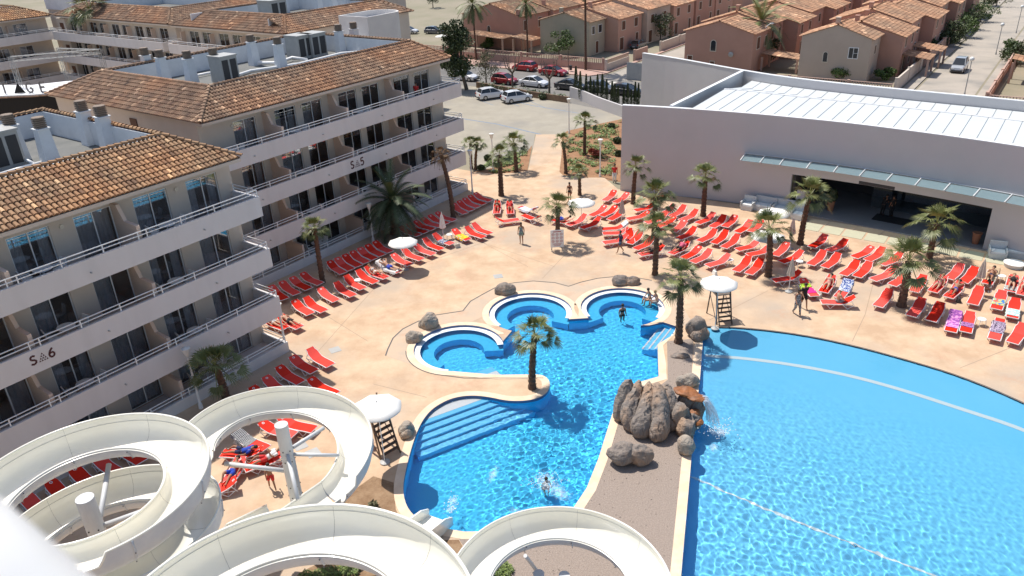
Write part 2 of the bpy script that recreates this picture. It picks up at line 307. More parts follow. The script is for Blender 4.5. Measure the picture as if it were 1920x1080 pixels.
def offset_poly(p, d, ds=None):
    n = len(p); d0 = d; out = []; A = sum(p[i][0] * p[(i + 1) % n][1] - p[(i + 1) % n][0] * p[i][1] for i in range(n)); s = 1 if A > 0 else -1
    for i in range(n):
        a = Vector(p[i - 1]); b = Vector(p[i]); c = Vector(p[(i + 1) % n]); t = ((b - a).normalized() + (c - b).normalized())
        if t.length < 1e-6: t = (c - b)
        if ds: d = ds.get(i, d0)
        t.normalize(); nn = Vector((t.y, -t.x)) * s; k = max(0.5, (nn.dot(Vector(((c - b).normalized().y, -(c - b).normalized().x)) * s)))
        out.append((b.x + nn.x * d / k, b.y + nn.y * d / k))
    return out
def ribbon(mb, line, wd, z, closed=False, h=None):
    vs = []; n = len(line)
    for i, p in enumerate(line):
        a = Vector(line[i - 1] if (i or closed) else p); b = Vector(line[(i + 1) % n] if (i < n - 1 or closed) else p); t = (b - a)
        t = t.normalized() if t.length else Vector((1, 0)); q = Vector((-t.y, t.x)) * wd / 2
        zz = z(p[0], p[1]) if callable(z) else z
        vs += [(p[0] + q.x, p[1] + q.y, zz), (p[0] - q.x, p[1] - q.y, zz)]
    k = n if closed else n - 1
    mb.add(vs, [(2 * i, 2 * i + 1, (2 * (i + 1) + 1) % (2 * n), (2 * (i + 1)) % (2 * n)) for i in range(k)])
# --- pool outlines (coping inner edge, z = 0)
C1, C2, C3, RL = (-3.26, 39.14), (1.09, 43.13), (6.92, 43.26), 2.63
a1a = W2(850, 699); a1b = W2(955, 638)
pool = [W2(1003, 702), W2(930, 703)] + arc(C1, RL, a1a, a1b) + arc(C2, RL, W2(958, 622), W2(1073, 600)) + arc(C3, RL, W2(1099, 598), W2(1203, 612))
n_lobe_end = len(pool)
pool += [W2(1243, 604), W2(1268, 612), W2(1262, 628), W2(1233, 646), W2(1234, 680), W2(1235, 706), W2(1180, 722), W2(1150, 770), W2(1122, 860), W2(1100, 915), W2(1076, 951), W2(1058, 975), W2(1030, 996), W2(870, 997)]
left = [W2(870, 997), W2(800, 985), W2(765, 958), W2(754, 920), W2(762, 875), W2(775, 828), W2(786, 800), W2(798, 780), W2(815, 763), W2(845, 747), W2(880, 741), W2(915, 744), W2(950, 752), W2(985, 752), W2(1013, 746), W2(1029, 733), W2(1032, 716), W2(1021, 704), W2(1003, 702)]
pool += smooth_line(left, 2)[1:-1]
arc_px = [(1318, 612), (1400, 615), (1500, 627), (1600, 648), (1700, 675), (1800, 705), (1920, 755)]
big_arc = smooth_line([W2(*p) for p in arc_px] + [(26.9, 27.4), (28.0, 22.0), (27.5, 16.0), (25, 11)], 2)
big = big_arc + [(18, 6), (9, 5), (3.0, 12.0)] + [W2(1277, 1080), W2(1297, 853), W2(1313, 703)]
deckp = [UN(-30, -70), UN(-30, 50), UN(60, 50), UN(60.3, -1), UN(60.5, -16), UN(59.6, -25), UN(58.6, -30.9), UN(60.9, -33.6), UN(59.2, -36.5), W2(1055, 328), W2(1049, 322), W2(1053, 290), W2(1054, 252), W2(1005, 252), W2(990, 320), W2(965, 324), W2(925, 326), W2(890, 322), UN(56.5, -46.5), UN(54, -70)]
hole = [UN(-24, -60), UN(-24, 44), UN(56, 44), UN(56, -60)]
BIGG = 1500
struct(sheet('ground', [(-BIGG, -BIGG), (BIGG, -BIGG), (BIGG, BIGG), (-BIGG, BIGG)], -0.03, M['ground'], [hole]))
struct(sheet('pool_deck', deckp, 0.0, M['deck'], [pool, big]))
jt = MB()
for a_, b_ in (((1017, 522), (1056, 481)), ((1056, 481), (1120, 440)), ((560, 700), (720, 520)), ((720, 520), (905, 455)), ((905, 455), (1040, 500)), ((690, 640), (560, 560)), ((1598, 640), (1622, 590)), ((1622, 590), (1640, 520)), ((1330, 600), (1440, 545)), ((1800, 690), (1900, 650)), ((650, 870), (742, 800)), ((700, 720), (800, 745)), ((990, 500), (905, 455))): ribbon(jt, [W2(*a_), W2(*b_)], .035, .004)
struct(jt.build('deck_joint', mat('deck_joint_line', (.36, .265, .19), .9)))
# --- pool copings (raised 1 cm), drains
cop = MB()
lobes_out = arc(C1, RL + .46, a1a, a1b)
cop_in = pool[:]
def strip(mb, inner, wd, z, flip=1):
    out = offset_poly(inner, wd) if flip else inner
    n = len(inner); vs = [(x, y, z) for x, y in inner] + [(x, y, z) for x, y in out]
    mb.add(vs, [(i, (i + 1) % n, n + (i + 1) % n, n + i) for i in range(n)])
    mb.add([(x, y, z) for x, y in inner] + [(x, y, z - .06) for x, y in inner], [(i, (i + 1) % n, n + (i + 1) % n, n + i) for i in range(n)])
dsx = {n_lobe_end - 1: .06, n_lobe_end: .06, n_lobe_end - 2: .22, n_lobe_end - 3: .32, n_lobe_end + 1: .05, n_lobe_end + 2: .05, n_lobe_end + 3: .3}
pc = sheet('x', offset_poly(pool, .42, dsx), 0.012, M['coping'], [pool]); struct(pc); pc.name = 'pool_coping'
# dark joint around the outer edge of the coping, where the photo shows it
dj = MB(); ring = offset_poly(pool, .45)
ribbon(dj, [UNv for UNv in offset_poly(arc(C1, RL, W2(781, 652), W2(850, 699), cw=False, n=14) , 0)] and [(C1[0] + (RL + .45) * math.cos(t), C1[1] + (RL + .45) * math.sin(t)) for t in [PI * (1.02 + .045 * k) for k in range(10)]] + [W2(870, 709), W2(1019, 709)], .05, 0.018)
drain_px = [(723, 667), (727, 655), (737, 634), (755, 617), (783, 603), (810, 592), (868, 583), (882, 565), (905, 552), (935, 536), (965, 530), (1000, 527), (1040, 530), (1066, 537), (1090, 529), (1120, 522), (1150, 519), (1190, 520), (1222, 526)]
ribbon(dj, [W2(*p) for p in drain_px], .07, 0.016)
ribbon(dj, [(p[0], p[1]) for p in offset_poly(big, .05)[:len(big_arc)]], .07, 0.006)
struct(dj.build('drain_channel', M['slot']))
greyz = [W2(*p) for p in drain_px] + [W2(1262, 545), W2(1295, 600)] + [W2(1262, 628), W2(1268, 612)] + [(C3[0] + (RL + .45) * math.cos(t), C3[1] + (RL + .45) * math.sin(t)) for t in [(-.75 + .21 * k) for k in range(17)]] + [(C2[0] + (RL + .45) * math.cos(t), C2[1] + (RL + .45) * math.sin(t)) for t in [(.2 + .22 * k) for k in range(15)]] + [(C1[0] + (RL + .45) * math.cos(t), C1[1] + (RL + .45) * math.sin(t)) for t in [(1.35 + .2 * k) for k in range(13)]]
struct(sheet('spa_surround', greyz, 0.004, M['deck_grey']))
cb = MB(); lw = [W2(1320, 613), W2(1313, 703), W2(1297, 853), W2(1277, 1080), (3.0, 12.0)]
lo = [W2(1306, 613), W2(1297, 703), W2(1279, 853), W2(1256, 1080), (2.35, 12.0)]
cb.add([(x, y, .013) for x, y in lw] + [(x, y, .013) for x, y in lo], [(i, i + 1, 6 + i, 5 + i) for i in range(4)])
struct(cb.build('big_pool_coping', M['coping']))
# --- basins
def basin_walls(poly, z0, z1, mb):
    n = len(poly); mb.add([(x, y, z0) for x, y in poly] + [(x, y, z1) for x, y in poly], [(i, (i + 1) % n, n + (i + 1) % n, n + i) for i in range(n)])
WZ = -0.14
bb = MB(); basin_walls(pool, WZ - .02, -1.45, bb); tri = tessellate_polygon([[Vector((x, y, 0)) for x, y in pool]]); bb.add([(x, y, -1.42) for x, y in pool], [tuple(t) for t in tri])
sb = struct(bb.build('small_pool_basin', M['basin'])); 
nb = MB(); basin_walls(pool, 0.0, WZ - .02, nb); struct(nb.build('shaded_rim_tiles', M['navy']))  # tiled rim above the water, its shade put into the colour
def ringsec(mb, c, r0, r1, z, a0, a1, zdrop, n=48):
    A = [a0 + (a1 - a0) * k / n for k in range(n + 1)]
    vs = [(c[0] + r0 * math.cos(a), c[1] + r0 * math.sin(a), z) for a in A] + [(c[0] + r1 * math.cos(a), c[1] + r1 * math.sin(a), z) for a in A] + [(c[0] + r0 * math.cos(a), c[1] + r0 * math.sin(a), z - zdrop) for a in A]
    m = n + 1; mb.add(vs, [(k, k + 1, m + k + 1, m + k) for k in range(n)] + [(k, k + 1, 2 * m + k + 1, 2 * m + k) for k in range(n)])
    for k in (0, n): mb.add([vs[k], vs[m + k], (vs[m + k][0], vs[m + k][1], z - zdrop), vs[2 * m + k]], [(0, 1, 2, 3)])
lg = MB(); bn = MB(); bf = MB()
for c, g0, g1, b0, b1 in ((C1, .12, 4.5, .0, 4.15), (C2, -.35, 3.75, -.5, 3.95), (C3, -.62, 3.5, -.75, 3.65)):
    ringsec(lg, c, RL - .36, RL - .004, WZ + .02, g0, g1, .05)
    ringsec(bn, c, RL - 1.15, RL - .03, WZ - .42, b0, b1, .8)
struct(lg.build('spa_ledge', M['ledge'])); sbn = struct(bn.build('spa_bench', M['basin']))
st = MB()   # underwater steps of the small pool
p0 = at(805, 778); p1 = at(905, 742); d = (p1 - p0).normalized(); q = Vector((d.y, -d.x, 0)); rz = math.atan2(d.y, d.x)
for k in range(5):
    c = p0 + d * 1.7 + q * (0.15 + .42 * k); st.box((c.x - q.x * 1.2, c.y - q.y * 1.2, WZ - .06 - .2 * k - 1.0), (6.6 - .0 * k, 2.4 + .42, 2.0), rz)
p0 = at(1213, 640); p1 = at(1236, 612); d = (p1 - p0).normalized(); q = Vector((d.y, -d.x, 0)); rz2 = math.atan2(d.y, d.x)
for k in range(4):
    c = at(1240, 625) + q * (.55 - .38 * k); st.box((c.x + q.x * 1.0, c.y + q.y * 1.0, WZ - .03 - .2 * k - 1.0), (2.9, 2.0, 2.0), rz2)
def clip_to(mb, poly):
    keep = []
    def inside(x, y):
        r_ = False; j = len(poly) - 1
        for i in range(len(poly)):
            if (poly[i][1] > y) != (poly[j][1] > y) and x < (poly[j][0] - poly[i][0]) * (y - poly[i][1]) / (poly[j][1] - poly[i][1]) + poly[i][0]: r_ = not r_
            j = i
        return r_
    return inside
ss = struct(st.build('pool_steps', M['basin2']))
nz = MB()
p0 = at(1213, 640); p1 = at(1236, 612); d_ = (p1 - p0).normalized(); q_ = Vector((d_.y, -d_.x, 0))
for k in range(4):
    c = at(1240, 625) + q_ * (.55 - .38 * k) ; nz.box((c.x, c.y, WZ - .02 - .2 * k), (2.9, .09, .04), rz2)
p0 = at(805, 778); p1 = at(905, 742); d_ = (p1 - p0).normalized(); q_ = Vector((d_.y, -d_.x, 0))
c = p0 + d_ * 1.7 + q_ * (-.95); nz.box((c.x, c.y, WZ - .075), (6.6, 2.0, .06), rz)
nzo = struct(nz.build('step_edge', M['ledge'])); ins_pool = clip_to(None, pool)
# the big pool: beach entry along the arc, deeper towards the front
WB = -0.06
arcV = [Vector(p) for p in big_arc]
def darc(x, y):
    p = Vector((x, y)); best = 9e9
    for a, b in zip(arcV, arcV[1:]):
        ab = b - a; t = max(0, min(1, (p - a).dot(ab) / ab.length_squared)); best = min(best, (a + ab * t - p).length)
    return best
def bz(x, y): return -0.10 - min(1.15, .07 * darc(x, y))
ins_big = clip_to(None, big)
gb = MB(); st_ = 0.5; idx = {}; xs = [1.5 + st_ * i for i in range(56)]; ys = [4 + st_ * j for j in range(76)]
vs = []; fs = []
for j, y in enumerate(ys):
    for i, x in enumerate(xs): idx[i, j] = len(vs); vs.append((x, y, bz(x, y)))
for j in range(len(ys) - 1):
    for i in range(len(xs) - 1): fs.append((idx[i, j], idx[i + 1, j], idx[i + 1, j + 1], idx[i, j + 1]))
big_in = offset_poly(big, .35); ins_bi = clip_to(None, big_in)
fs = [f for f in fs if any(ins_bi(vs[k][0], vs[k][1]) for k in f)]
gb.add(vs, fs); fl = struct(gb.build('big_pool_floor', M['basin2'], smooth=True))
wb = MB(); n = len(big); wl = [lw[0], lw[1], lw[2], lw[3], lw[4]]
wb.add([(x, y, .0) for x, y in wl] + [(x, y, -1.5) for x, y in wl], [(i, i + 1, 6 + i, 5 + i) for i in range(4)])
wbo = struct(wb.build('big_pool_wall', M['basin']))
sp_ = MB(); line = smooth_line([W2(px, py, -.25) for px, py in [(1322, 668), (1400, 673), (1500, 687), (1600, 707), (1700, 735), (1800, 768), (1920, 808), (2000, 848)]], 2)
ribbon(sp_, line, .36, lambda x, y: bz(x, y) + .008)
a, b = W2(1300, 912, -1.1), W2(1700, 1078, -1.1); d = Vector(b) - Vector(a)
line = [tuple(Vector(a) + d * (k / 12 - .02)) for k in range(19)]
ribbon(sp_, line, .11, lambda x, y: bz(x, y) + .01)
spo = struct(sp_.build('pool_stripe', M['stripe']))
# --- water: real rippled surfaces, refracting sunlight
rw = random.Random(5)
def waves(n, k0, k1, amp, seed):
    q = random.Random(seed); out = []
    for _ in range(n):
        k = math.exp(q.uniform(math.log(k0), math.log(k1))); a = q.uniform(0, 2 * PI); out.append((k * math.cos(a), k * math.sin(a), q.uniform(0, 2 * PI), amp / k ** 1.55))
    return out
def water(name, poly, z, step, wv, amp_fn, cent=None):
    ins = clip_to(None, poly); x0 = min(p[0] for p in poly) - .2; x1 = max(p[0] for p in poly) + .2; y0 = min(p[1] for p in poly) - .2; y1 = max(p[1] for p in poly) + .2
    import numpy as np
    nx = int((x1 - x0) / step) + 2; ny = int((y1 - y0) / step) + 2
    X, Y = np.meshgrid(x0 + step * np.arange(nx), y0 + step * np.arange(ny)); Z = np.zeros_like(X)
    for kx, ky, ph, a in wv: Z += a * np.sin(kx * X + ky * Y + ph + .6 * np.sin(.31 * X * ky - .27 * Y * kx + ph))
    Z *= amp_fn(X, Y)
    if cent:
        for cx, cy, lam, am, dec in cent:
            rr = np.hypot(X - cx, Y - cy); Z += am * np.sin(2 * PI * rr / lam) * np.exp(-rr / dec) / (1 + rr * .15)
    Z += z
    k = np.zeros(X.shape, bool); PX = np.array(poly); j = len(poly) - 1
    for i in range(len(poly)):
        xi, yi = PX[i]; xj, yj = PX[j]
        if yi != yj: k ^= ((yi > Y) != (yj > Y)) & (X < (xj - xi) * (Y - yi) / (yj - yi) + xi)
        j = i
    kk = k.copy(); 
    for dx in (-1, 0, 1):
        for dy in (-1, 0, 1): kk |= np.roll(np.roll(k, dx, 0), dy, 1)
    use = kk[:-1, :-1] & kk[1:, :-1] & kk[:-1, 1:] & kk[1:, 1:]
    jj, ii = np.nonzero(use); ids = np.stack([jj * nx + ii, jj * nx + ii + 1, (jj + 1) * nx + ii + 1, (jj + 1) * nx + ii], 1)
    uq, inv = np.unique(ids.ravel(), return_inverse=True)
    V = np.stack([X.ravel()[uq], Y.ravel()[uq], Z.ravel()[uq]], 1); me = bpy.data.meshes.new(name)
    me.vertices.add(len(V)); me.vertices.foreach_set('co', V.ravel()); nf = len(ids); me.loops.add(nf * 4); me.loops.foreach_set('vertex_index', inv.ravel().astype('i4'))
    me.polygons.add(nf); me.polygons.foreach_set('loop_start', np.arange(0, nf * 4, 4)); me.polygons.foreach_set('loop_total', np.full(nf, 4)); me.polygons.foreach_set('use_smooth', np.ones(nf, bool))
    me.update(calc_edges=True); me.validate(); me.materials.append(M['water']); o = bpy.data.objects.new(name, me); COL.objects.link(o); struct(o); o.cycles.is_caustics_caster = True; return o
m = bpy.data.materials.new('pool_water'); m.use_nodes = True; nt = m.node_tree; pb = nt.nodes['Principled BSDF']
pb.inputs['Roughness'].default_value = 0.012; pb.inputs['Transmission Weight'].default_value = 1.0; pb.inputs['IOR'].default_value = 1.33; pb.inputs['Base Color'].default_value = (0.96, 0.99, 1.0, 1)
M['water'] = m
import numpy as np
water('small_pool_water', pool, WZ, 0.036, waves(80, 12, 50, .08, 3), lambda X, Y: (0.35 + 0.65 / (1 + np.exp((Y - 38.5 + .25 * X) * .9))) * (0.35 + .65 / (1 + np.exp(-(X + 1.2) * 1.5))) , [(1.2, 25.2, .55, .012, 3.0)])
water('big_pool_water', big, WB, 0.05, waves(80, 9, 38, .062, 9), lambda X, Y: np.clip((37.5 - Y - .45 * (X - 10)) / 9, .02, 1.0) * (.5 + .5 / (1 + np.exp((X - 17) * .4))), [(9.9, 31.0, .8, .006, 9.0), (16.5, 20.0, .55, .004, 9.0)])
for o in (nzo, sb, sbn, ss, fl, wbo, spo): o.cycles.is_caustics_receiver = True
# --- foam
def foam(name, c, r, z, label=None):
    mb = MB(); k = 10; vs = []; fs = []
    n = 24; 
    for j in range(k + 1):
        for i in range(n): a = 2 * PI * i / n; q = j / k; vs.append((r[0] * q * math.cos(a), r[1] * q * math.sin(a), .012 * math.sin(9 * a) * q))
    for j in range(k):
        for i in range(n): mb.col = max(0.0, 0.62 * (1 - (j / (k - 1)) ** 1.3)); b = (j * n + i, j * n + (i + 1) % n, (j + 1) * n + (i + 1) % n, (j + 1) * n + i); mb.add([vs[t] for t in b], [(0, 1, 2, 3)])
    o = mb.build(name, M['foam'], loc=(c.x, c.y, z), rz=rw.uniform(0, 3)); o['kind'] = 'stuff'; return o
foam('foam', at(1024, 905, WZ), (1.9, 1.3), WZ + .035); foam('foam', at(1050, 925, WZ), (1.5, 1.0), WZ + .04); foam('foam', at(846, 955, WZ), (.45, .9), WZ + .04); foam('foam', at(850, 940, WZ), (.6, .8), WZ + .045); foam('foam', at(975, 968, WZ), (1.6, .7), WZ + .035)
foam('foam', at(1347, 808, WB), (1.3, 1.1), WB + .03); foam('foam', at(1352, 812, WB), (.7, .6), WB + .04); foam('foam', at(1338, 840, WB), (.8, .6), WB + .035); foam('foam', at(925, 890, WZ), (.5, 1.6), WZ + .03)
# --- gravel island between the pools, soil patches, garden, road
gpoly = [W2(1250, 640), W2(1300, 635), W2(1297, 703), W2(1279, 853), W2(1256, 1080), (2.35, 12), (-6, 14), W2(900, 1075), W2(860, 1010), W2(1036, 1010), W2(1075, 972), W2(1112, 928), W2(1136, 868), W2(1152, 812), W2(1162, 780), W2(1252, 712), W2(1251, 652)]
gr = sheet('gravel_bed', gpoly, 0.005, M['gravel']); gr['kind'] = 'structure'
struct(sheet('bare_soil', [W2(625, 960), W2(655, 925), W2(700, 893), W2(738, 905), W2(742, 955), W2(760, 990), W2(770, 1010), W2(640, 1030)], 0.006, M['soil2']))
struct(sheet('planting_bed', [W2(560, 1075), W2(640, 1035), W2(770, 1015), W2(860, 1012), W2(900, 1079), W2(900, 1200), W2(500, 1200)], 0.009, M['soil2']))
# dark slab shade of paving near the lifeguard chair
for i, (px, py) in enumerate([(885, 476 + 42), ]): pass
mh = MB()
for px, py, a in ((934, 518, .2), (628, 656, .5), (563, 836, .6), (587, 849, .6)):
    p = at(px, py); mh.box((p.x, p.y, .002), (.62, .62, .02), a)
struct(mh.build('manhole_cover', M['grey']))
struct(sheet('parking', [UN(60, -92), UN(60.6, -60), UN(62, -50), W2(890, 322), W2(925, 316), W2(985, 292), W2(1000, 275), W2(1003, 252), W2(1056, 252), W2(1062, 247), W2(1165, 226), UN(83, -42), UN(86.5, -58), UN(88, -70), UN(88, -92)], -0.02, M['parking']))
struct(sheet('garden_bed', [W2(1054, 252), W2(1064, 245), W2(1100, 237), W2(1170, 222), UN(60.5, -31), W2(1130, 336), W2(1055, 328), W2(1049, 325)], -0.012, M['soil']))
struct(sheet('garden_bed', [W2(885, 322), W2(925, 314), W2(985, 288), W2(998, 272), W2(988, 325), W2(925, 328)], -0.012, M['soil']))
struct(sheet('road', [UN(88, -170), UN(88.2, -70), UN(86.5, -58), UN(83, -43), UN(82, -30), UN(84, 10), UN(100.5, 10), UN(100.5, -9.5), UN(230, -9.5), UN(230, -16), UN(101, -16), UN(100.5, -18), UN(100.5, -50), UN(250, -50), UN(250, -56.5), UN(103, -56.5), UN(100.5, -59), UN(100.5, -170)], -0.018, M['asphalt']))
struct(sheet('side_street', [UN(100.5, -9.5), UN(230, -9.5), UN(230, -16), UN(100.5, -16)], -0.013, M['street']))
struct(sheet('side_street', [UN(100.5, -50), UN(250, -50), UN(250, -56.3), UN(100.5, -56.3)], -0.013, M['street']))
kb = MB()
def kerbslab(poly, z, m, nm): 
    mb = MB(); mb.prism(poly, -.1, z); return struct(mb.build(nm, m))
kerbslab([UN(100.8, -170), UN(100.8, -58.5), UN(103, -57), UN(200, -57), UN(200, -57.6), UN(105, -57.6), UN(105, -170)], .1, M['pave'], 'pavement')
kerbslab([UN(101, -49.3), UN(250, -49.3), UN(250, -47.8), UN(105, -47.8), UN(105, -17.6), UN(230, -17.6), UN(230, -16.3), UN(101, -16.3)], .1, M['street'], 'pavement')
kerbslab([UN(101, -9.2), UN(230, -9.2), UN(230, -8.2), UN(105, -8.2), UN(105, 10), UN(101, 10)], .1, M['street'], 'pavement')
cw = MB()
for k in range(5):
    cw.box(tuple(un(97.5 - .0, -55.2 + 1.1 * k, -.009)), (3.2, .5, .006), AZ)
struct(cw.build('road_marking', M['white_paint']))
bl = MB(); ribbon(bl, [W2(865, 222), W2(930, 232), W2(1015, 252)], .28, -.014); ribbon(bl, [W2(930, 183), W2(1000, 198), W2(1085, 212)], .22, -.014)
for k in range(3): ribbon(bl, [W2(895 + 45 * k, 186), W2(925 + 48 * k, 197 + 2 * k)], .12, -.013)
struct(bl.build('parking_marking', M['blue_paint']))
# hotel side ground beyond the near blocks
struct(sheet('hotel_courtyard', [UN(28, -130), UN(28, -66), UN(56, -66), UN(56, -70), UN(60, -92), UN(60, -130)], -0.022, M['deck_grey']))
struct(sheet('lawn', [UN(101, -170), UN(170, -170), UN(170, -96), UN(105.5, -96), UN(105.5, -100), UN(101, -100)], -.02, M['ground']))
# entrance paving: pale green glass-like slabs and grey threshold in front of the hall
tp = MB()
e0, e1 = at(1508, 418), at(1850, 478); dd = (e1 - e0); nrm = Vector((dd.y, -dd.x, 0)).normalized()
for k in range(9):
    a = e0 + dd * (k / 8.0) ; c = a + dd * .055 + nrm * .55; tp.box((c.x, c.y, .012), (dd.length / 8 - .14, 1.5, .02), math.atan2(dd.y, dd.x))
M['slab'] = mat('pale_green_slab', (0.50, 0.48, 0.34), .7, (.45, .44, .32), 2.0); struct(tp.build('entrance_paving', M['slab']))
# ============================================================ HOTEL BLOCKS
def tiles(mb, o, e, s, L, S, la=0.0, lb=0.0, tw=.25, tl=.36, seg=3, seed=1, ra=0.0, rb=0.0):
    """barrel tiles on a slope: o eave corner, e unit along the eave, s unit up the slope, hips cut la / lb at the top end"""
    q = random.Random(seed); nn = e.cross(s).normalized()
    if nn.z < 0: nn = -nn
    nc = int(L / tw); nr = max(2, int(S / tl)); tl = S / nr; tw = L / nc
    # backing plane
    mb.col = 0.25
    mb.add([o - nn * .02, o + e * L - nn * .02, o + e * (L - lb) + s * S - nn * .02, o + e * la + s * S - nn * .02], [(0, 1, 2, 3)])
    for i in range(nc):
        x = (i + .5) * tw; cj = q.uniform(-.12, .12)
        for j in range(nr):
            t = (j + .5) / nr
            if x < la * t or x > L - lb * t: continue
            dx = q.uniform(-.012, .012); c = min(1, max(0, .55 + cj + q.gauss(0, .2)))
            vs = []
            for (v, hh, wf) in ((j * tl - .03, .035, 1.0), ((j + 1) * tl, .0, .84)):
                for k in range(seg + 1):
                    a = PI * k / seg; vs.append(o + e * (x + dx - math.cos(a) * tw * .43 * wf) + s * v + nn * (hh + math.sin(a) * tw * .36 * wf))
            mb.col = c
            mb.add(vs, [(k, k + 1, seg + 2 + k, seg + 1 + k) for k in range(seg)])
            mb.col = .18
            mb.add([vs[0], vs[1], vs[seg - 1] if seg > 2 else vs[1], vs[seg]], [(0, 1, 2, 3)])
    mb.col = None
def ridge(mb, a, b, r=.11, seed=3, step=.36):
    a = Vector(a); b = Vector(b); q = random.Random(seed); n = max(1, int((b - a).length / step)); d = (b - a) / n; s = d.normalized().cross(Vector((0, 0, 1))).normalized(); up = s.cross(d.normalized())
    for i in range(n):
        mb.col = min(1, max(0, q.gauss(.62, .18))); vs = []
        for t, rr, h in ((i - .08, r * 1.12, .03), (i + 1, r * .9, 0)):
            p = a + d * t
            for k in range(5): an = PI * k / 4; vs.append(p + s * math.cos(an) * rr + up * (math.sin(an) * rr + h))
        mb.add(vs, [(k, k + 1, 6 + k, 5 + k) for k in range(4)])
    mb.col = None
# shared window pieces: sliding door 1.85 x 2.2, local origin at bottom left, y into the room
def window_meshes(w, h, sd):
    fr = MB(); t = .05
    for x in (0, w / 2 - t / 2, w - t): fr.b2(x, x + t, 0, .06, 0, h)
    fr.b2(t, w / 2 - t / 2, 0.004, .056, 0, t); fr.b2(w / 2 + t / 2, w - t, .004, .056, 0, t); fr.b2(t, w / 2 - t / 2, 0.004, .056, h - t, h); fr.b2(w / 2 + t / 2, w - t, .004, .056, h - t, h)
    pn = MB(); pn.b2(t, w - t, .028, .034, t, h - t)
    q = random.Random(sd); cu = MB(); mode = sd % 4
    spans = {0: [(0.06, w * .33), (w * .7, w - .06)], 1: [(.06, w - .06)], 2: [(.06, w * .22), (w * .5, w - .06)], 3: [(.06, w * .5)]}[mode]
    for a, b in spans:
        n = max(6, int((b - a) / .06)); vs = []
        for k in range(n + 1):
            x = a + (b - a) * k / n; y = .22 + .035 * math.sin(k * 1.9 + sd) + q.uniform(-.01, .01); vs += [(x, y, .06), (x, y, h - .03)]
        cu.add(vs, [(2 * k, 2 * k + 2, 2 * k + 3, 2 * k + 1) for k in range(n)])
    return fr.mesh('window', M['white']), pn.mesh('pane', M['pane']), cu.mesh('curtain', M['curtain'])
WM = [window_meshes(1.85, 2.18, k) for k in range(8)]
TOPS = [0.64, 3.64, 6.6, 9.6]; BOTS = [-.1, 2.42, 5.5, 8.5]; FLO = [0.05, 2.62, 5.7, 8.7]
def window(parent, x, y, z, k, flip=False):
    fm, pm, cmh = WM[k % 8]
    f = part('window', fm, parent); f.location = (x, y, z); p = part('pane', pm, f); c = part('curtain', cmh, f); return f
def rails(mb, pts, z, cl=False):
    pts = [Vector((x, y, 0)) for x, y in pts]
    for h in (.2, .38): mb.tube([p + Vector((0, 0, z + h)) for p in pts], .028, 5)
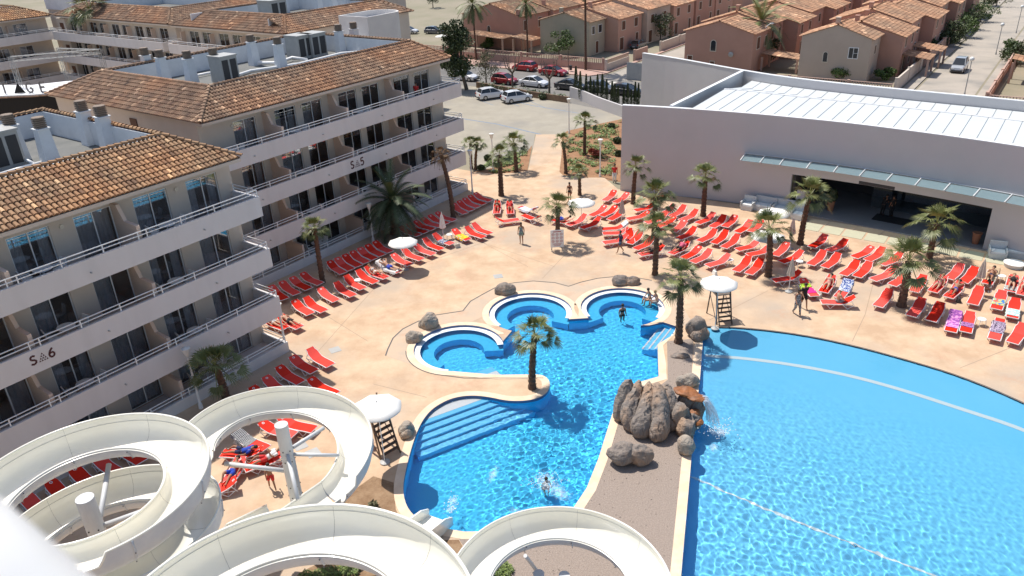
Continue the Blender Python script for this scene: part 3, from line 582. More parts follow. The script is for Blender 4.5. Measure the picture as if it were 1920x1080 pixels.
def hotel(name, label, u0, u1, nf, nb, part_u, floors=(0, 1, 2, 3), seed=1, tile='tile_a', ledge=3.1, lend=3.0, rend=2.7, seg=3, tw=.25, left_side=True, wins=((1.02, 0), (3.98, 0)), sign=None, rail_from=None, ridge_in=None, prefs=None):
    root = empty(name, un(u0, nf, 0), AZ, label, 'hotel building')
    Wd = u1 - u0; D = nf - nb; yw = 2.2; q = random.Random(seed)
    X = lambda u: u - u0
    # windows per bay
    wx = []
    for pu in part_u:
        for off, _ in wins:
            x = X(pu + off)
            if x > .3 and x + 1.9 < Wd: wx.append(x)
    wx.sort()
    body = MB()
    # facade wall around the openings, side and back walls
    for k in floors:
        z0 = FLO[k]; z1 = (FLO[k + 1] if k < 3 else 11.5); xs = [0] + sum([[x, x + 1.85] for x in wx], []) + [Wd]
        for a, b in zip(xs[::2], xs[1::2]): body.b2(a, b, yw, yw + .2, z0, z0 + 2.18)
        body.b2(0, Wd, yw, yw + .2, z0 + 2.18, z1)
    body.b2(0, .2, yw + .2, D, -.1, 11.5); body.b2(Wd - .2, Wd, yw + .2, D, -.1, 11.5); body.b2(.2, Wd - .2, D - .2, D, -.1, 11.5)
    body.build('wall', M['wall'], root)
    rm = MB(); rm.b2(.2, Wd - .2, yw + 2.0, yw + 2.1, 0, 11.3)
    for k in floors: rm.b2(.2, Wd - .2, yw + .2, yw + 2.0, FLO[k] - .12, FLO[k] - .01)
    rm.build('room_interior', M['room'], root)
    if left_side is not True and left_side: pass
    # balconies
    for k in floors:
        zt, zb, zf = TOPS[k], BOTS[k], FLO[k]
        b = MB(); b.b2(0, Wd, 0, .16, zb, zt); b.b2(Wd - .16, Wd, .16, yw - .003, zb, zt); b.b2(0, .16, .16, yw - .003, zb, zt)
        b.b2(.16, Wd - .16, .16, yw - .003, zf - .16, zf)
        bo = b.build('balcony', M['parapet'], root)
        rl = MB(); rails(rl, [(.1, .08), (Wd - .1, .08), (Wd - .1, yw - .1)], zt)
        posts = []
        for pu in part_u:
            posts += [X(pu) + d for d in (-.22, .22, 2.05, 3.95)]
        for x in posts:
            if .2 < x < Wd - .3: rl.b2(x - .025, x + .025, .055, .105, zt, zt + .4)
        rl.b2(Wd - .125, Wd - .075, .06, .11, zt, zt + .4); rl.b2(Wd - .125, Wd - .075, yw - .15, yw - .1, zt, zt + .4)
        rl.build('railing', M['white'], bo)
        for pu in part_u:
            x = X(pu) + 3.1
            if 0 < x < Wd: sp = MB(); sp.tube([(x, -.14, zt - .62), (x, .02, zt - .62)], .035, 6); sp.build('water_spout', M['grey'], bo)
        for pu in part_u:
            x = X(pu)
            if .3 < x < Wd - .3:
                p = MB(); hh = 1.9 if k < 4 else 1.9
                p.add([(x - .09, .3, zf), (x + .09, .3, zf), (x + .09, yw, zf), (x - .09, yw, zf), (x - .09, .3, zf + 1.5), (x + .09, .3, zf + 1.5), (x + .09, yw - .9, zf + 1.55), (x - .09, yw - .9, zf + 1.55), (x - .09, yw - .5, zf + 2.3), (x + .09, yw - .5, zf + 2.3), (x + .09, yw, zf + 2.3), (x - .09, yw, zf + 2.3)],
                      [(0, 1, 5, 4), (4, 5, 6, 7), (7, 6, 9, 8), (8, 9, 10, 11), (1, 2, 10, 9, 6, 5), (0, 4, 7, 8, 11, 3), (2, 3, 11, 10), (0, 3, 2, 1)])
                p.build('partition', M['partition'], root)
        for i, x in enumerate(wx): window(root, x, yw + .07, zf, q.randrange(8))
        # wall lamps between the doors
        if k == 3:
            for pu in part_u:
                x = X(pu) + 3.4
                if 0 < x < Wd: lm = MB(); lm.tube([(x, yw - .06, zf + 1.95), (x, yw + .01, zf + 1.95)], .11, 8); lm.build('wall_lamp', M['trim'], root)
    # soffit, roofs all round, flat roof inside
    ye = 1.05; ze = 11.62; zr = 13.0; yr = ledge; sf = MB()
    sf.b2(-.35, Wd + .03, ye, yw - .002, 11.38, 11.56); sf.b2(-.35, Wd + .03, yw, D + .3, 11.501, 11.56); sf.build('eaves_slab', M['wall'], root)
    rt = MB(); rt.keep = True
    E = Vector((1, 0, 0)); yl = yr + 1.0
    A = Vector((-.45, ye, ze)); sl = Vector((0, yl - ye, zr - ze)); S = sl.length; s = sl.normalized(); L = Wd + .55; le = lend + .45; re = rend + .10
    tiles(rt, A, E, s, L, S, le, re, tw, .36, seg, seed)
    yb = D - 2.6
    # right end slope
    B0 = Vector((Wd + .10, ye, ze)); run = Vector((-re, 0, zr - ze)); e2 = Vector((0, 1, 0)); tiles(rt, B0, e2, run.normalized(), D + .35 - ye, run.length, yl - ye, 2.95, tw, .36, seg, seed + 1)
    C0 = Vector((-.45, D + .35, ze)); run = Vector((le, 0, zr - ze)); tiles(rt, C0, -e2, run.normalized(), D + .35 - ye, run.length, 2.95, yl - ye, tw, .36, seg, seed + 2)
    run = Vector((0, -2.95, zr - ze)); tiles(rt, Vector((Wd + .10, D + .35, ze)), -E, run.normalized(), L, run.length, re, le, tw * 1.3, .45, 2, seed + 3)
    x0, x1 = lend, Wd - rend
    for a, b in (((x0, yl, zr), (x1, yl, zr)), ((x1, yl, zr), (x1, yb, zr)), ((x1, yb, zr), (x0, yb, zr)), ((x0, yb, zr), (x0, yl, zr)), ((-.45, ye, ze), (x0, yl, zr)), ((Wd + .10, ye, ze), (x1, yl, zr)), ((-.45, D + .35, ze), (x0, yb, zr)), ((Wd + .10, D + .35, ze), (x1, yb, zr))):
        ridge(rt, Vector(a) + Vector((0, 0, .04)), Vector(b) + Vector((0, 0, .04)), .12, seed)
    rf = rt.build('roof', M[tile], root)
    iw = MB(); t = .14
    iw.b2(x0 + .02, x1 - .02, yl + .03, yl + .03 + t, 11.6, 12.96); iw.b2(x0 + .02, x1 - .02, yb - .03 - t, yb - .03, 11.6, 12.96); iw.b2(x0 + .02, x0 + .02 + t, yl + .03 + t, yb - .03 - t, 11.6, 12.96); iw.b2(x1 - .02 - t, x1 - .02, yl + .03 + t, yb - .03 - t, 11.6, 12.96)
    iw.build('roof_parapet', M['roofwhite'], rf)
    ff = MB(); ff.b2(x0 + .2, x1 - .2, yl + .2, yb - .2, 11.565, 11.6); ff.build('flat_roof', M['rooffloor'], rf)
    return root
s6 = hotel('hotel_block', 'nearest white four-storey balcony block with terracotta roof, marked 6', -8.0, 24.0, -34.1, -53.2, [-6.3, -.4, 5.5, 11.4, 17.3], seed=11, rend=2.3, lend=3.0, tw=.235, seg=4)
s5 = hotel('hotel_block', 'middle four-storey balcony block with long terracotta roof, marked 5, beside the dark date palm', 27.6 + .35, 51.95, -42.65, -62.6, [27.1, 33.05, 39.05, 45.1], seed=23, tile='tile_b', rend=1.4, lend=2.75, wins=((.98, 0), (3.45, 0)), tw=.25)
# far blocks at the top left
def farblock(label, origin, rz, Wd, D, seed, bays, tile='tile_b', fl=(1, 2, 3), ends=(2.9, 2.9)):
    root = empty('hotel_block', origin, rz, label, 'hotel building'); yw = 2.2; q = random.Random(seed)
    wx = sum([[b + .95, b + 3.5] for b in bays], []); wx = [x for x in wx if x + 1.9 < Wd - .2 and x > .2]
    body = MB()
    for k in fl:
        z0 = FLO[k]; z1 = FLO[k + 1] if k < 3 else 11.5; xs = [0] + sum([[x, x + 1.85] for x in wx], []) + [Wd]
        for a, b in zip(xs[::2], xs[1::2]): body.b2(a, b, yw, yw + .2, z0, z0 + 2.18)
        body.b2(0, Wd, yw, yw + .2, z0 + 2.18, z1)
    body.b2(0, .2, yw + .2, D, -.1, 11.5); body.b2(Wd - .2, Wd, yw + .2, D, -.1, 11.5); body.b2(.2, Wd - .2, D - .2, D, -.1, 11.5)
    body.build('wall', M['wall'], root)
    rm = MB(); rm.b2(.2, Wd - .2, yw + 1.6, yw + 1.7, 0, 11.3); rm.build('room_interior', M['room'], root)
    for k in fl:
        zt, zb, zf = TOPS[k], BOTS[k], FLO[k]
        b = MB(); b.b2(0, Wd, 0, .16, zb, zt); b.b2(Wd - .16, Wd, .16, yw - .003, zb, zt); b.b2(0, .16, .16, yw - .003, zb, zt); b.b2(.16, Wd - .16, .16, yw - .003, zf - .16, zf)
        bo = b.build('balcony', M['parapet'], root); rl = MB(); rails(rl, [(.1, yw - .1), (.1, .08), (Wd - .1, .08), (Wd - .1, yw - .1)], zt)
        x = .1
        while x < Wd: rl.b2(x - .025, x + .025, .055, .105, zt, zt + .4); x += 1.95
        rl.build('railing', M['white'], bo)
        for x in wx: window(root, x, yw + .07, zf, q.randrange(8))
        for x in bays:
            if .4 < x < Wd - .4:
                p = MB(); p.b2(x - .06, x + .06, .3, yw - .6, zf, zf + 1.15); p.b2(x - .06, x + .06, yw - .6, yw, zf, zf + 2.1); p.build('partition', M['partition'], root)
    ye = 1.05; ze = 11.62; zr = 13.0; yl = 4.1; le, re = ends[0] + .45, ends[1] + .45; sf = MB(); sf.b2(-.35, Wd + .35, ye, yw - .002, 11.38, 11.56); sf.b2(-.35, Wd + .35, yw, D + .3, 11.501, 11.56); sf.build('eaves_slab', M['wall'], root)
    rt = MB(); rt.keep = True; E = Vector((1, 0, 0)); e2 = Vector((0, 1, 0)); sl = Vector((0, yl - ye, zr - ze)); L = Wd + .9
    tiles(rt, Vector((-.45, ye, ze)), E, sl.normalized(), L, sl.length, le, re, .3, .42, 3, seed)
    run = Vector((-re, 0, zr - ze)); tiles(rt, Vector((Wd + .45, ye, ze)), e2, run.normalized(), D + .35 - ye, run.length, yl - ye, 2.95, .3, .42, 3, seed + 1)
    run = Vector((le, 0, zr - ze)); tiles(rt, Vector((-.45, D + .35, ze)), -e2, run.normalized(), D + .35 - ye, run.length, 2.95, yl - ye, .3, .42, 3, seed + 2)
    run = Vector((0, -2.95, zr - ze)); tiles(rt, Vector((Wd + .45, D + .35, ze)), -E, run.normalized(), L, run.length, re, le, .4, .5, 2, seed + 3)
    x0, x1, yb = ends[0], Wd - ends[1], D - 2.6
    for a, b in (((x0, yl, zr), (x1, yl, zr)), ((x1, yl, zr), (x1, yb, zr)), ((x1, yb, zr), (x0, yb, zr)), ((x0, yb, zr), (x0, yl, zr)), ((-.45, ye, ze), (x0, yl, zr)), ((Wd + .45, ye, ze), (x1, yl, zr))): ridge(rt, Vector(a) + Vector((0, 0, .04)), Vector(b) + Vector((0, 0, .04)), .13, seed)
    rf = rt.build('roof', M[tile], root); iw = MB(); t = .14
    iw.b2(x0 + .02, x1 - .02, yl + .03, yl + .03 + t, 11.6, 12.96); iw.b2(x0 + .02, x1 - .02, yb - .03 - t, yb - .03, 11.6, 12.96); iw.b2(x0 + .02, x0 + .02 + t, yl + .03 + t, yb - .03 - t, 11.6, 12.96); iw.b2(x1 - .02 - t, x1 - .02, yl + .03 + t, yb - .03 - t, 11.6, 12.96)
    iw.build('roof_parapet', M['roofwhite'], rf); ff = MB(); ff.b2(x0 + .2, x1 - .2, yl + .2, yb - .2, 11.565, 11.6); ff.build('flat_roof', M['rooffloor'], rf)
    return root
# facade facing -u: local x runs along +n... rotation AZ - 90deg, so local y points along +u
rzB = AZ - PI / 2
n1 = farblock('far balcony block behind the tall lone palm, with sunlit white parapet tops', un(55.5, -119.5), rzB, 27.0, 19.0, 31, [.0, 5.6, 11.2, 16.8, 22.4], ends=(2.5, 3.2))
n2 = farblock('far balcony block whose roof turns a corner behind the blue-shaded roof chimneys', un(55.2, -90.8), rzB, 20.5, 21.0, 37, [.6, 6.4, 12.2, 18.0], ends=(3.2, 3.0))
n3 = farblock('balcony block cut off by the top left corner, with an orange hipped roof', un(38.0, -120.0), AZ, 18.4, 20, 41, [1.2, 7.0, 12.8], tile='tile_a')
# long roof running right from the far corner (its gable line behind the round white stair tower)
def wing(label, u0, u1, nf, nb, seed):
    root = empty('hotel_block', un(u0, nf), AZ, label, 'hotel building'); Wd = u1 - u0; D = nf - nb; b = MB(); b.b2(0, Wd, 0, D, -.1, 11.4); b.build('wall', M['wall'], root)
    rt = MB(); rt.keep = True; E = Vector((1, 0, 0)); sl = Vector((0, 3.4, 1.4)); tiles(rt, Vector((-3, -.5, 11.5)), E, sl.normalized(), Wd + 3.5, sl.length, 0, 2.2, .3, .42, 3, seed); ridge(rt, (-3, 2.9, 12.94), (Wd - 1.7, 2.9, 12.94)); ridge(rt, (Wd + .5, -.5, 11.54), (Wd - 1.7, 2.9, 12.94))
    run = Vector((-2.2, 0, 1.4)); tiles(rt, Vector((Wd + .5, -.5, 11.5)), Vector((0, 1, 0)), run.normalized(), D, run.length, 3.4, 0, .3, .42, 2, seed)
    rf = rt.build('roof', M['tile_b'], root); iw = MB(); iw.b2(-3, Wd - 1.7, 2.95, 3.1, 11.4, 12.9); iw.b2(-3, Wd - 1.7, D - .2, D, 11.4, 12.9); iw.b2(Wd - 1.9, Wd - 1.7, 3.1, D - .2, 11.4, 12.9); iw.build('roof_parapet', M['roofwhite'], rf)
    w_ = MB(); w_.b2(8, 9.4, -.05, .02, 9.6, 10.7); w_.build('window', M['shutter'], root); w_ = MB(); w_.b2(3, 4.2, -.05, .02, 9.6, 10.7); w_.build('window', M['shutter'], root); return root
n4 = wing('far wing with a striped brown tile roof behind the white stair tower', 60.2, 76.5, -70.6, -88, 43)
r_ = empty('stair_block', un(57.0, -118.2), AZ, 'plain beige stair block joining the two far balcony blocks', 'stair block'); mb = MB(); mb.b2(0, 7, 0, 2.4, 0, 11.2); mb.b2(2, 9, .2, 8, 0, 12.6); mb.build('wall', M['wall'], r_); mb = MB(); mb.b2(2.0, 9, -.05, .18, 12.0, 13.6); mb.b2(1.8, 2.0, -.05, 8, 12.0, 13.6); mb.build('roof_parapet', M['roofwhite'], r_)
for k_ in range(3): mb = MB(); mb.b2(-.04, .0, .5, 1.5, 3.4 + 3 * k_, 4.6 + 3 * k_); mb.build('window', M['shutter'], r_)
n5 = farblock('farthest balcony block at the top edge with pale parapets', un(79, -150), rzB, 62.0, 16.0, 47, [.6 + 5.9 * k_ for k_ in range(10)], ends=(3.0, 3.0), fl=(2, 3))
# white stair tower with a curved end
root = empty('stair_tower', un(61.4, -62.6), AZ, 'smooth white stair tower with a rounded end and open top, behind the middle block', 'stair tower'); Lt, Dt = 4.2, 4.4
outl = [(0, 0), (Lt, 0)] + [(Lt + math.sin(a) * 1.9, Dt / 2 - math.cos(a) * Dt / 2) for a in [PI * k / 14 for k in range(1, 14)]] + [(Lt, Dt), (0, Dt)]
inn = offset_poly(outl, -.18)
mb = MB(); n_ = len(outl)
for poly in (outl, inn): mb.add([(x, y, 0) for x, y in poly] + [(x, y, 13.0) for x, y in poly], [(i, (i + 1) % n_, n_ + (i + 1) % n_, n_ + i) for i in range(n_)])
mb.add([(x, y, 13.0) for x, y in outl] + [(x, y, 13.0) for x, y in inn], [(i, (i + 1) % n_, n_ + (i + 1) % n_, n_ + i) for i in range(n_)])
tr_ = tessellate_polygon([[Vector((x, y, 0)) for x, y in inn]]); mb.add([(x, y, 12.4) for x, y in inn], [tuple(t) for t in tr_])
M['tower'] = mat('tower_render', (.66, .64, .62), .8, (.6, .58, .57), .6); mb.build('wall', M['tower'], root)
mb = MB(); mb.b2(-3.2, -.02, .3, 4.1, 10.2, 10.35); mb.b2(-3.2, -3.0, .3, 4.1, 10.35, 10.6); mb.b2(-3.0, -.02, .3, .45, 10.35, 10.6); mb.b2(-3, -.02, 3.95, 4.1, 10.35, 10.6); mb.b2(-3.1, -.02, .5, 4.0, 0, 10.19); mb.build('lower_roof', M['tower'], root)
mb = MB(); mb.b2(3.2, 3.5, -.03, .02, 9.2, 10.4); mb.build('window', M['black'], root)
mb = MB(); mb.b2(.5, 2.0, 1.2, 3.6, 12.41, 12.5); mb.build('roof_hatch', M['black'], root)
# --- signs on the balcony bands
def letters(root, txt, x, z, h, kmat, y=-.012):
    """simple stroke lettering, built as thin raised pieces"""
    mb = MB(); cx = x
    def bar(x0, z0, x1, z1, t=.2):
        dx, dz = x1 - x0, z1 - z0; l = math.hypot(dx, dz); nx, nz = -dz / l * t * h / 2, dx / l * t * h / 2
        P = [(x0 + nx, z0 + nz), (x1 + nx, z1 + nz), (x1 - nx, z1 - nz), (x0 - nx, z0 - nz)]
        mb.add([(px, y, pz) for px, pz in P] + [(px, y + .01, pz) for px, pz in P], [(0, 1, 2, 3), (4, 5, 6, 7), (0, 1, 5, 4), (1, 2, 6, 5), (2, 3, 7, 6), (3, 0, 4, 7)])
    G_ = {'S': [(.58, .88, .3, 1), (.3, 1, .08, .8), (.08, .8, .15, .58), (.15, .58, .5, .44), (.5, .44, .6, .22), (.6, .22, .34, 0), (.34, 0, .04, .12)],
          '6': [(.52, 1, .2, .7), (.2, .7, .06, .35), (.06, .35, .14, .06), (.14, .06, .4, 0), (.4, 0, .58, .18), (.58, .18, .56, .42), (.56, .42, .36, .56), (.36, .56, .1, .44)],
          '5': [(.56, 1, .14, 1), (.14, 1, .1, .56), (.1, .56, .4, .62), (.4, .62, .6, .42), (.6, .42, .52, .1), (.52, .1, .28, 0), (.28, 0, .04, .1)],
          '1': [(.1, .8, .32, 1), (.32, 1, .32, 0)],
          'T': [(0, 1, .64, 1), (.32, 1, .32, 0)], 'G': [(.62, .84, .36, 1), (.36, 1, .1, .84), (.1, .84, .04, .5), (.04, .5, .12, .14), (.12, .14, .36, 0), (.36, 0, .6, .14), (.6, .14, .6, .46), (.6, .46, .36, .46)],
          'E': [(.08, 0, .08, 1), (.08, 1, .6, 1), (.08, .52, .52, .52), (.08, 0, .6, 0)]}
    for ch in txt:
        if ch == '^':                           # triangle of small triangles
            for r_ in range(4):
                for c_ in range(r_ + 1):
                    s_ = .25 * h; bx = cx + .5 * h + (c_ - r_ / 2) * s_ - s_ / 2 * .0; bz = z + h - (r_ + 1) * s_
                    P = [(bx - s_ * .4, bz), (bx + s_ * .4, bz), (bx, bz + s_ * .8)]
                    mb.add([(px, y, pz) for px, pz in P] + [(px, y + .01, pz) for px, pz in P], [(0, 1, 2), (3, 4, 5), (0, 1, 4, 3), (1, 2, 5, 4), (2, 0, 3, 5)])
            cx += 1.08 * h
        else:
            for x0, z0, x1, z1 in G_[ch]: bar(cx + x0 * h, z + z0 * h, cx + x1 * h, z + z1 * h)
            cx += .78 * h
    return mb.build('lettering', kmat, root)
letters(s6, 'S^6', 18.98, 5.93, .42, M['sign_ink'])
letters(s5, 'S^5', 38.35 - 27.95, 5.8, .55, M['sign_ink'])
letters(n1, 'S^1', 20.6, 5.85, .55, M['sign_ink'])
# --- chimneys, coolers and pipes on the flat roofs
def chimney_me(h=2.25):
    a = MB(); a.box((0, 0, h / 2), (.95, .85, h), top=(.74, .74)); a.box((0, 0, h + .03), (.86, .8, .06)); am = a.mesh('shaft', M['roofwhite'])
    c = MB(); 
    for k in range(5): c.box((0, 0, h + .12 + .12 * k), (.62, .56, .07))
    c.box((0, 0, h + .33), (.46, .42, .56)); c.lathe([(.36, h + .66), (.38, h + .7), (.36, h + .74), (.02, h + .76)], n=10); cmh = c.mesh('cowl', M['cowl']); return am, cmh
M['cowl'] = mat('clay_cowl', (.20, .155, .125), .85, (.26, .2, .15), 3.0)
CM = chimney_me()
def chimney(p, label, sc=1.0):
    r = empty('chimney', p, AZ, label, 'chimney', 'white chimneys with clay cowls on the hotel roofs', sc); part('shaft', CM[0], r); part('cowl', CM[1], r)
ZR = 11.6
for i, (b, lb) in enumerate([((40, 300), 'white chimney beside the grey cooler at the left end of the near roof'), ((97, 307), 'white roof chimney standing in front of the others on the near block roof'), ((172, 270), 'left one of two close chimneys against the near block end parapet'), ((208, 282), 'right one of two close chimneys against the near block end parapet'),
        ((362, 158), 'white chimney rising just behind the roof corner of the middle block'), ((410, 152), 'white chimney standing in front of the grey cooler on the middle block roof'), ((478, 122), 'white chimney on the middle block roof between the two coolers, left one'), ((528, 128), 'white chimney on the middle block roof between the two coolers, right one'), ((640, 100), 'white chimney just right of the twin cooler on the middle block'), ((668, 95), 'rightmost white chimney of the middle block, near its end parapet'),
        ((283, 150), 'leftmost white chimney peeping over the tiles of the middle block'), ((311, 155), 'second white chimney from the left peeping over the tiles of the middle block')]):
    p = at(b[0], b[1], ZR); chimney(Vector((p.x, p.y, ZR)), lb, .84)
for i, px in enumerate([(505, 30), (535, 24), (600, 28), (628, 30), (652, 22)]):
    p = at(px[0], px[1], 11.6); chimney(Vector((p.x, p.y, 11.6)), f'{ordinal(i)} distant chimney from the left above the far block roof')
def cooler(p, label, w=1.5, h=1.9, rz=AZ):
    r = empty('roof_cooler', p, rz, label, 'air cooler', 'grey coolers on the hotel roofs'); b = MB(); b.box((0, 0, h / 2), (w, w, h)); b.box((0, 0, h + .05), (w + .12, w + .12, .1)); b.build('casing', M['grey'], r)
    g = MB(); k = w * .36
    for sx in (-1, 1): g.box((sx * w * .24, -w / 2 - .01, h * .5), (k, .03, h * .78)); g.box((w / 2 + .01, sx * w * .24, h * .5), (.03, k, h * .78))
    g.build('louvre', M['dark'], r)
for px, lb in (((425, 152), 'grey box cooler on the middle block roof, beside the third chimney'), ((12, 312), 'grey cooler at the left edge of the near block roof')):
    p = at(px[0], px[1], ZR); cooler(Vector((p.x, p.y, ZR)), lb)
p = at(565, 108, ZR); cooler(Vector((p.x, p.y, ZR)), 'left half of the twin louvred coolers on the middle block roof', 1.7, 1.9); p = at(590, 104, ZR); cooler(Vector((p.x, p.y, ZR)), 'right half of the twin louvred coolers on the middle block roof', 1.7, 1.9)
p = at(515, 40, 11.6); cooler(Vector((p.x, p.y, 11.6)), 'distant dark cooler on the far block roof', 2.4, 2.4)
def pipe(pts, r, label):
    mb = MB(); mb.tube([at(x, y, ZR + z) for x, y, z in pts], r, 8); o = mb.build('roof_pipe', M['white'], smooth=True); tag(o, label, 'pipe', 'white pipes on the hotel roofs')
pipe([(412, 152, .15), (470, 133, .15), (560, 120, .15), (640, 100, .2), (700, 95, .2)], .12, 'long white pipe along the ridge side of the middle block roof')
pipe([(485, 118, .3), (520, 118, .3), (548, 108, .3), (575, 112, .3)], .14, 'thick white pipe bend between the coolers')
pipe([(360, 143, .2), (390, 137, .2), (440, 131, .2)], .09, 'thin white pipe left of the box cooler')
pipe([(0, 327, .15), (50, 312, .15), (85, 303, .15)], .1, 'white pipe running along the tiles of the near block roof'); pipe([(20, 288, .3), (45, 298, .25), (62, 306, .2)], .09, 'white pipe bend on the near block roof')
M['sign_grey'] = mat('letter_grey', (.20, .19, .19), .6)
# --- stage roof with its sign, and the lighting truss behind the middle block
root = empty('stage_canopy', un(44, -107), AZ, 'white stage roof edge with sign letters above a dark opening', 'stage')
P = [at(-60, 183, 5.2), at(60, 178, 5.2), at(135, 172, 5.2), at(150, 150, 5.2), at(60, 160, 5.2), at(-60, 160, 5.2)]
mb = MB(); inv = (Matrix.Translation(un(44, -107)) @ Matrix.Rotation(AZ, 4, 'Z')).inverted()
pl = [(inv @ p) for p in P]; mb.prism([(p.x, p.y) for p in pl], 5.0, 5.25); mb.build('roof', M['hallwhite'], root)
mb = MB(); f0, f1, f2 = pl[0], pl[1], pl[2]
mb.add([(f0.x, f0.y, 0), (f1.x, f1.y, 0), (f2.x, f2.y, 0), (f0.x, f0.y, 4.99), (f1.x, f1.y, 4.99), (f2.x, f2.y, 4.99)], [(0, 1, 4, 3), (1, 2, 5, 4)]); mb.build('painted_dark_sheet', M['black'], root)  # flat black sheet, painted darkness for the void below the stage roof
mb = MB(); mb.keep = True
for a, b in ((f0, f1), (f1, f2)): ridge(mb, (a.x, a.y, 4.95), (b.x, b.y, 4.95), .16)
mb.build('edge_tiles', M['tile_b'], root)
lt = empty('stage_letters', at(5, 176, 5.3), math.atan2((f1 - f0).y, (f1 - f0).x) + AZ, 'letters TAGE with a dark triangle A standing on the white stage roof', 'sign letters')
o = letters(lt, 'T', 0.0, 0, 1.15, M['sign_grey'], 0)
mb = MB(); mb.add([(1.4, 0, 0), (2.75, 0, 0), (2.07, 0, 1.15), (1.4, .1, 0), (2.75, .1, 0), (2.07, .1, 1.15)], [(0, 1, 2), (3, 4, 5), (0, 1, 4, 3), (1, 2, 5, 4), (2, 0, 3, 5)]); mb.build('letter_triangle', M['black'], lt)
letters(lt, 'G', 3.0, 0, 1.15, M['sign_grey'], 0); letters(lt, 'E', 4.6, 0, 1.15, M['sign_grey'], 0)
def truss(mb, a, b, s=.45):
    a = Vector(a); b = Vector(b); d = (b - a); L = d.length; d.normalize(); u_ = d.cross(Vector((0, 0, 1)) if abs(d.z) < .9 else Vector((1, 0, 0))).normalized(); v_ = d.cross(u_)
    cs = [(u_ * i + v_ * j) * s / 2 for i, j in ((1, 1), (1, -1), (-1, -1), (-1, 1))]
    for c in cs: mb.tube([a + c, b + c], .035, 4)
    n = max(2, int(L / .7))
    for k in range(n):
        for i in range(4): mb.tube([a + d * (L * k / n) + cs[i], a + d * (L * (k + 1) / n) + cs[(i + 1) % 4]], .02, 3, cap=False)
root = empty('lighting_truss', un(45, -104), 0, 'silver lattice truss goalpost around the stage', 'truss'); o0 = root.location
mb = MB(); A_ = at(128, 150, 5.2) - o0; B_ = at(190, 130, 0) - o0; C_ = at(10, 180, 0) - o0
A0 = Vector((A_.x, A_.y, 0)); A1 = Vector((A_.x, A_.y, 9.3)); 
Bq = at(188, 98, 8.6) - o0; Cq = at(22, 112, 8.6) - o0
truss(mb, (Bq.x, Bq.y, 0), (Bq.x, Bq.y, 9.0)); mb.build('leg', M['grey'], root); mb = MB(); truss(mb, (Cq.x, Cq.y, 0), (Cq.x, Cq.y, 9.0)); mb.build('leg', M['grey'], root); mb = MB(); truss(mb, A0, A1); mb.build('leg', M['grey'], root)
mb = MB(); truss(mb, (Bq.x, Bq.y, 8.7), (Cq.x, Cq.y, 8.7), .55); truss(mb, (Bq.x, Bq.y, 8.7), (A1.x, A1.y, 8.9)); mb.build('beam', M['grey'], root)
# end windows of the middle block
for (u_, n_, z_) in ((27.9, -52.5, 9.6),):
    mb = MB(); mb.b2(-.06, .03, 9.2, 10.0, 9.2, 10.9); mb.b2(-.02, .0, 9.2, 10.0, 9.2, 10.9); o = mb.build('window', M['shutter'], s5)
# --- balcony furniture (white plastic)
def pchair():
    s = MB(); s.box((0, 0, .43), (.46, .44, .04)); b = MB(); b.box((0, .23, .68), (.46, .04, .46), rx=-.2); b.box((-.23, .02, .62), (.04, .42, .04)); b.box((.23, .02, .62), (.04, .42, .04))
    lg = MB(); [lg.box((sx * .2, sy * .19, .21), (.045, .045, .42)) for sx in (-1, 1) for sy in (-1, 1)]; [lg.box((sx * .2, 0, .3), (.03, .34, .03)) for sx in (-1, 1)]; lg.box((0, 0, .302), (.37, .03, .03))
    return s.mesh('seat', M['whiteplastic']), b.mesh('backrest', M['whiteplastic']), lg.mesh('legs', M['whiteplastic'])
PCH = pchair(); tb = MB(); tb.lathe([(.4, .68), (.42, .7), (.4, .72)], n=14); tb.lathe([(.04, .0), (.04, .68)], n=8); tb.lathe([(.24, 0), (.22, .04)], n=10); PT = tb.mesh('plastic_table', M['whiteplastic'])
qf = random.Random(3); kf = ['top', 'second', 'third', 'lowest']
def furn(block, u0, nf, bays, wordb):
    for bi, pu in enumerate(bays):
        for k in range(4):
            if qf.random() < .22 and k != 3: continue
            base = un(pu + .9 + qf.uniform(0, .5), nf - 1.3, FLO[k]); fl_ = kf[3 - k]
            o = bpy.data.objects.new('balcony_table', PT); COL.objects.link(o); o.location = base + U * .75; tag(o, f'round white table, {fl_} balcony, {ordinal(bi)} bay of the {wordb} block', 'table', 'balcony tables')
            for j, (dx, dy, rz_) in enumerate(((0.05, 0.05, 1.4), (1.45, .0, -1.5))):
                r = empty('balcony_chair', base + U * dx - N * dy, AZ + rz_, f'{("left", "right")[j]} plastic chair, {fl_} balcony, {ordinal(bi)} bay of the {wordb} block', 'chair', 'balcony chairs'); part('seat', PCH[0], r); part('backrest', PCH[1], r); part('legs', PCH[2], r)
furn(s6, 0, -34.1, [-.4 + 5.9, 11.4, 17.3], 'near'); furn(s5, 0, -42.65, [27.3, 33.05, 39.05, 45.1], 'middle')
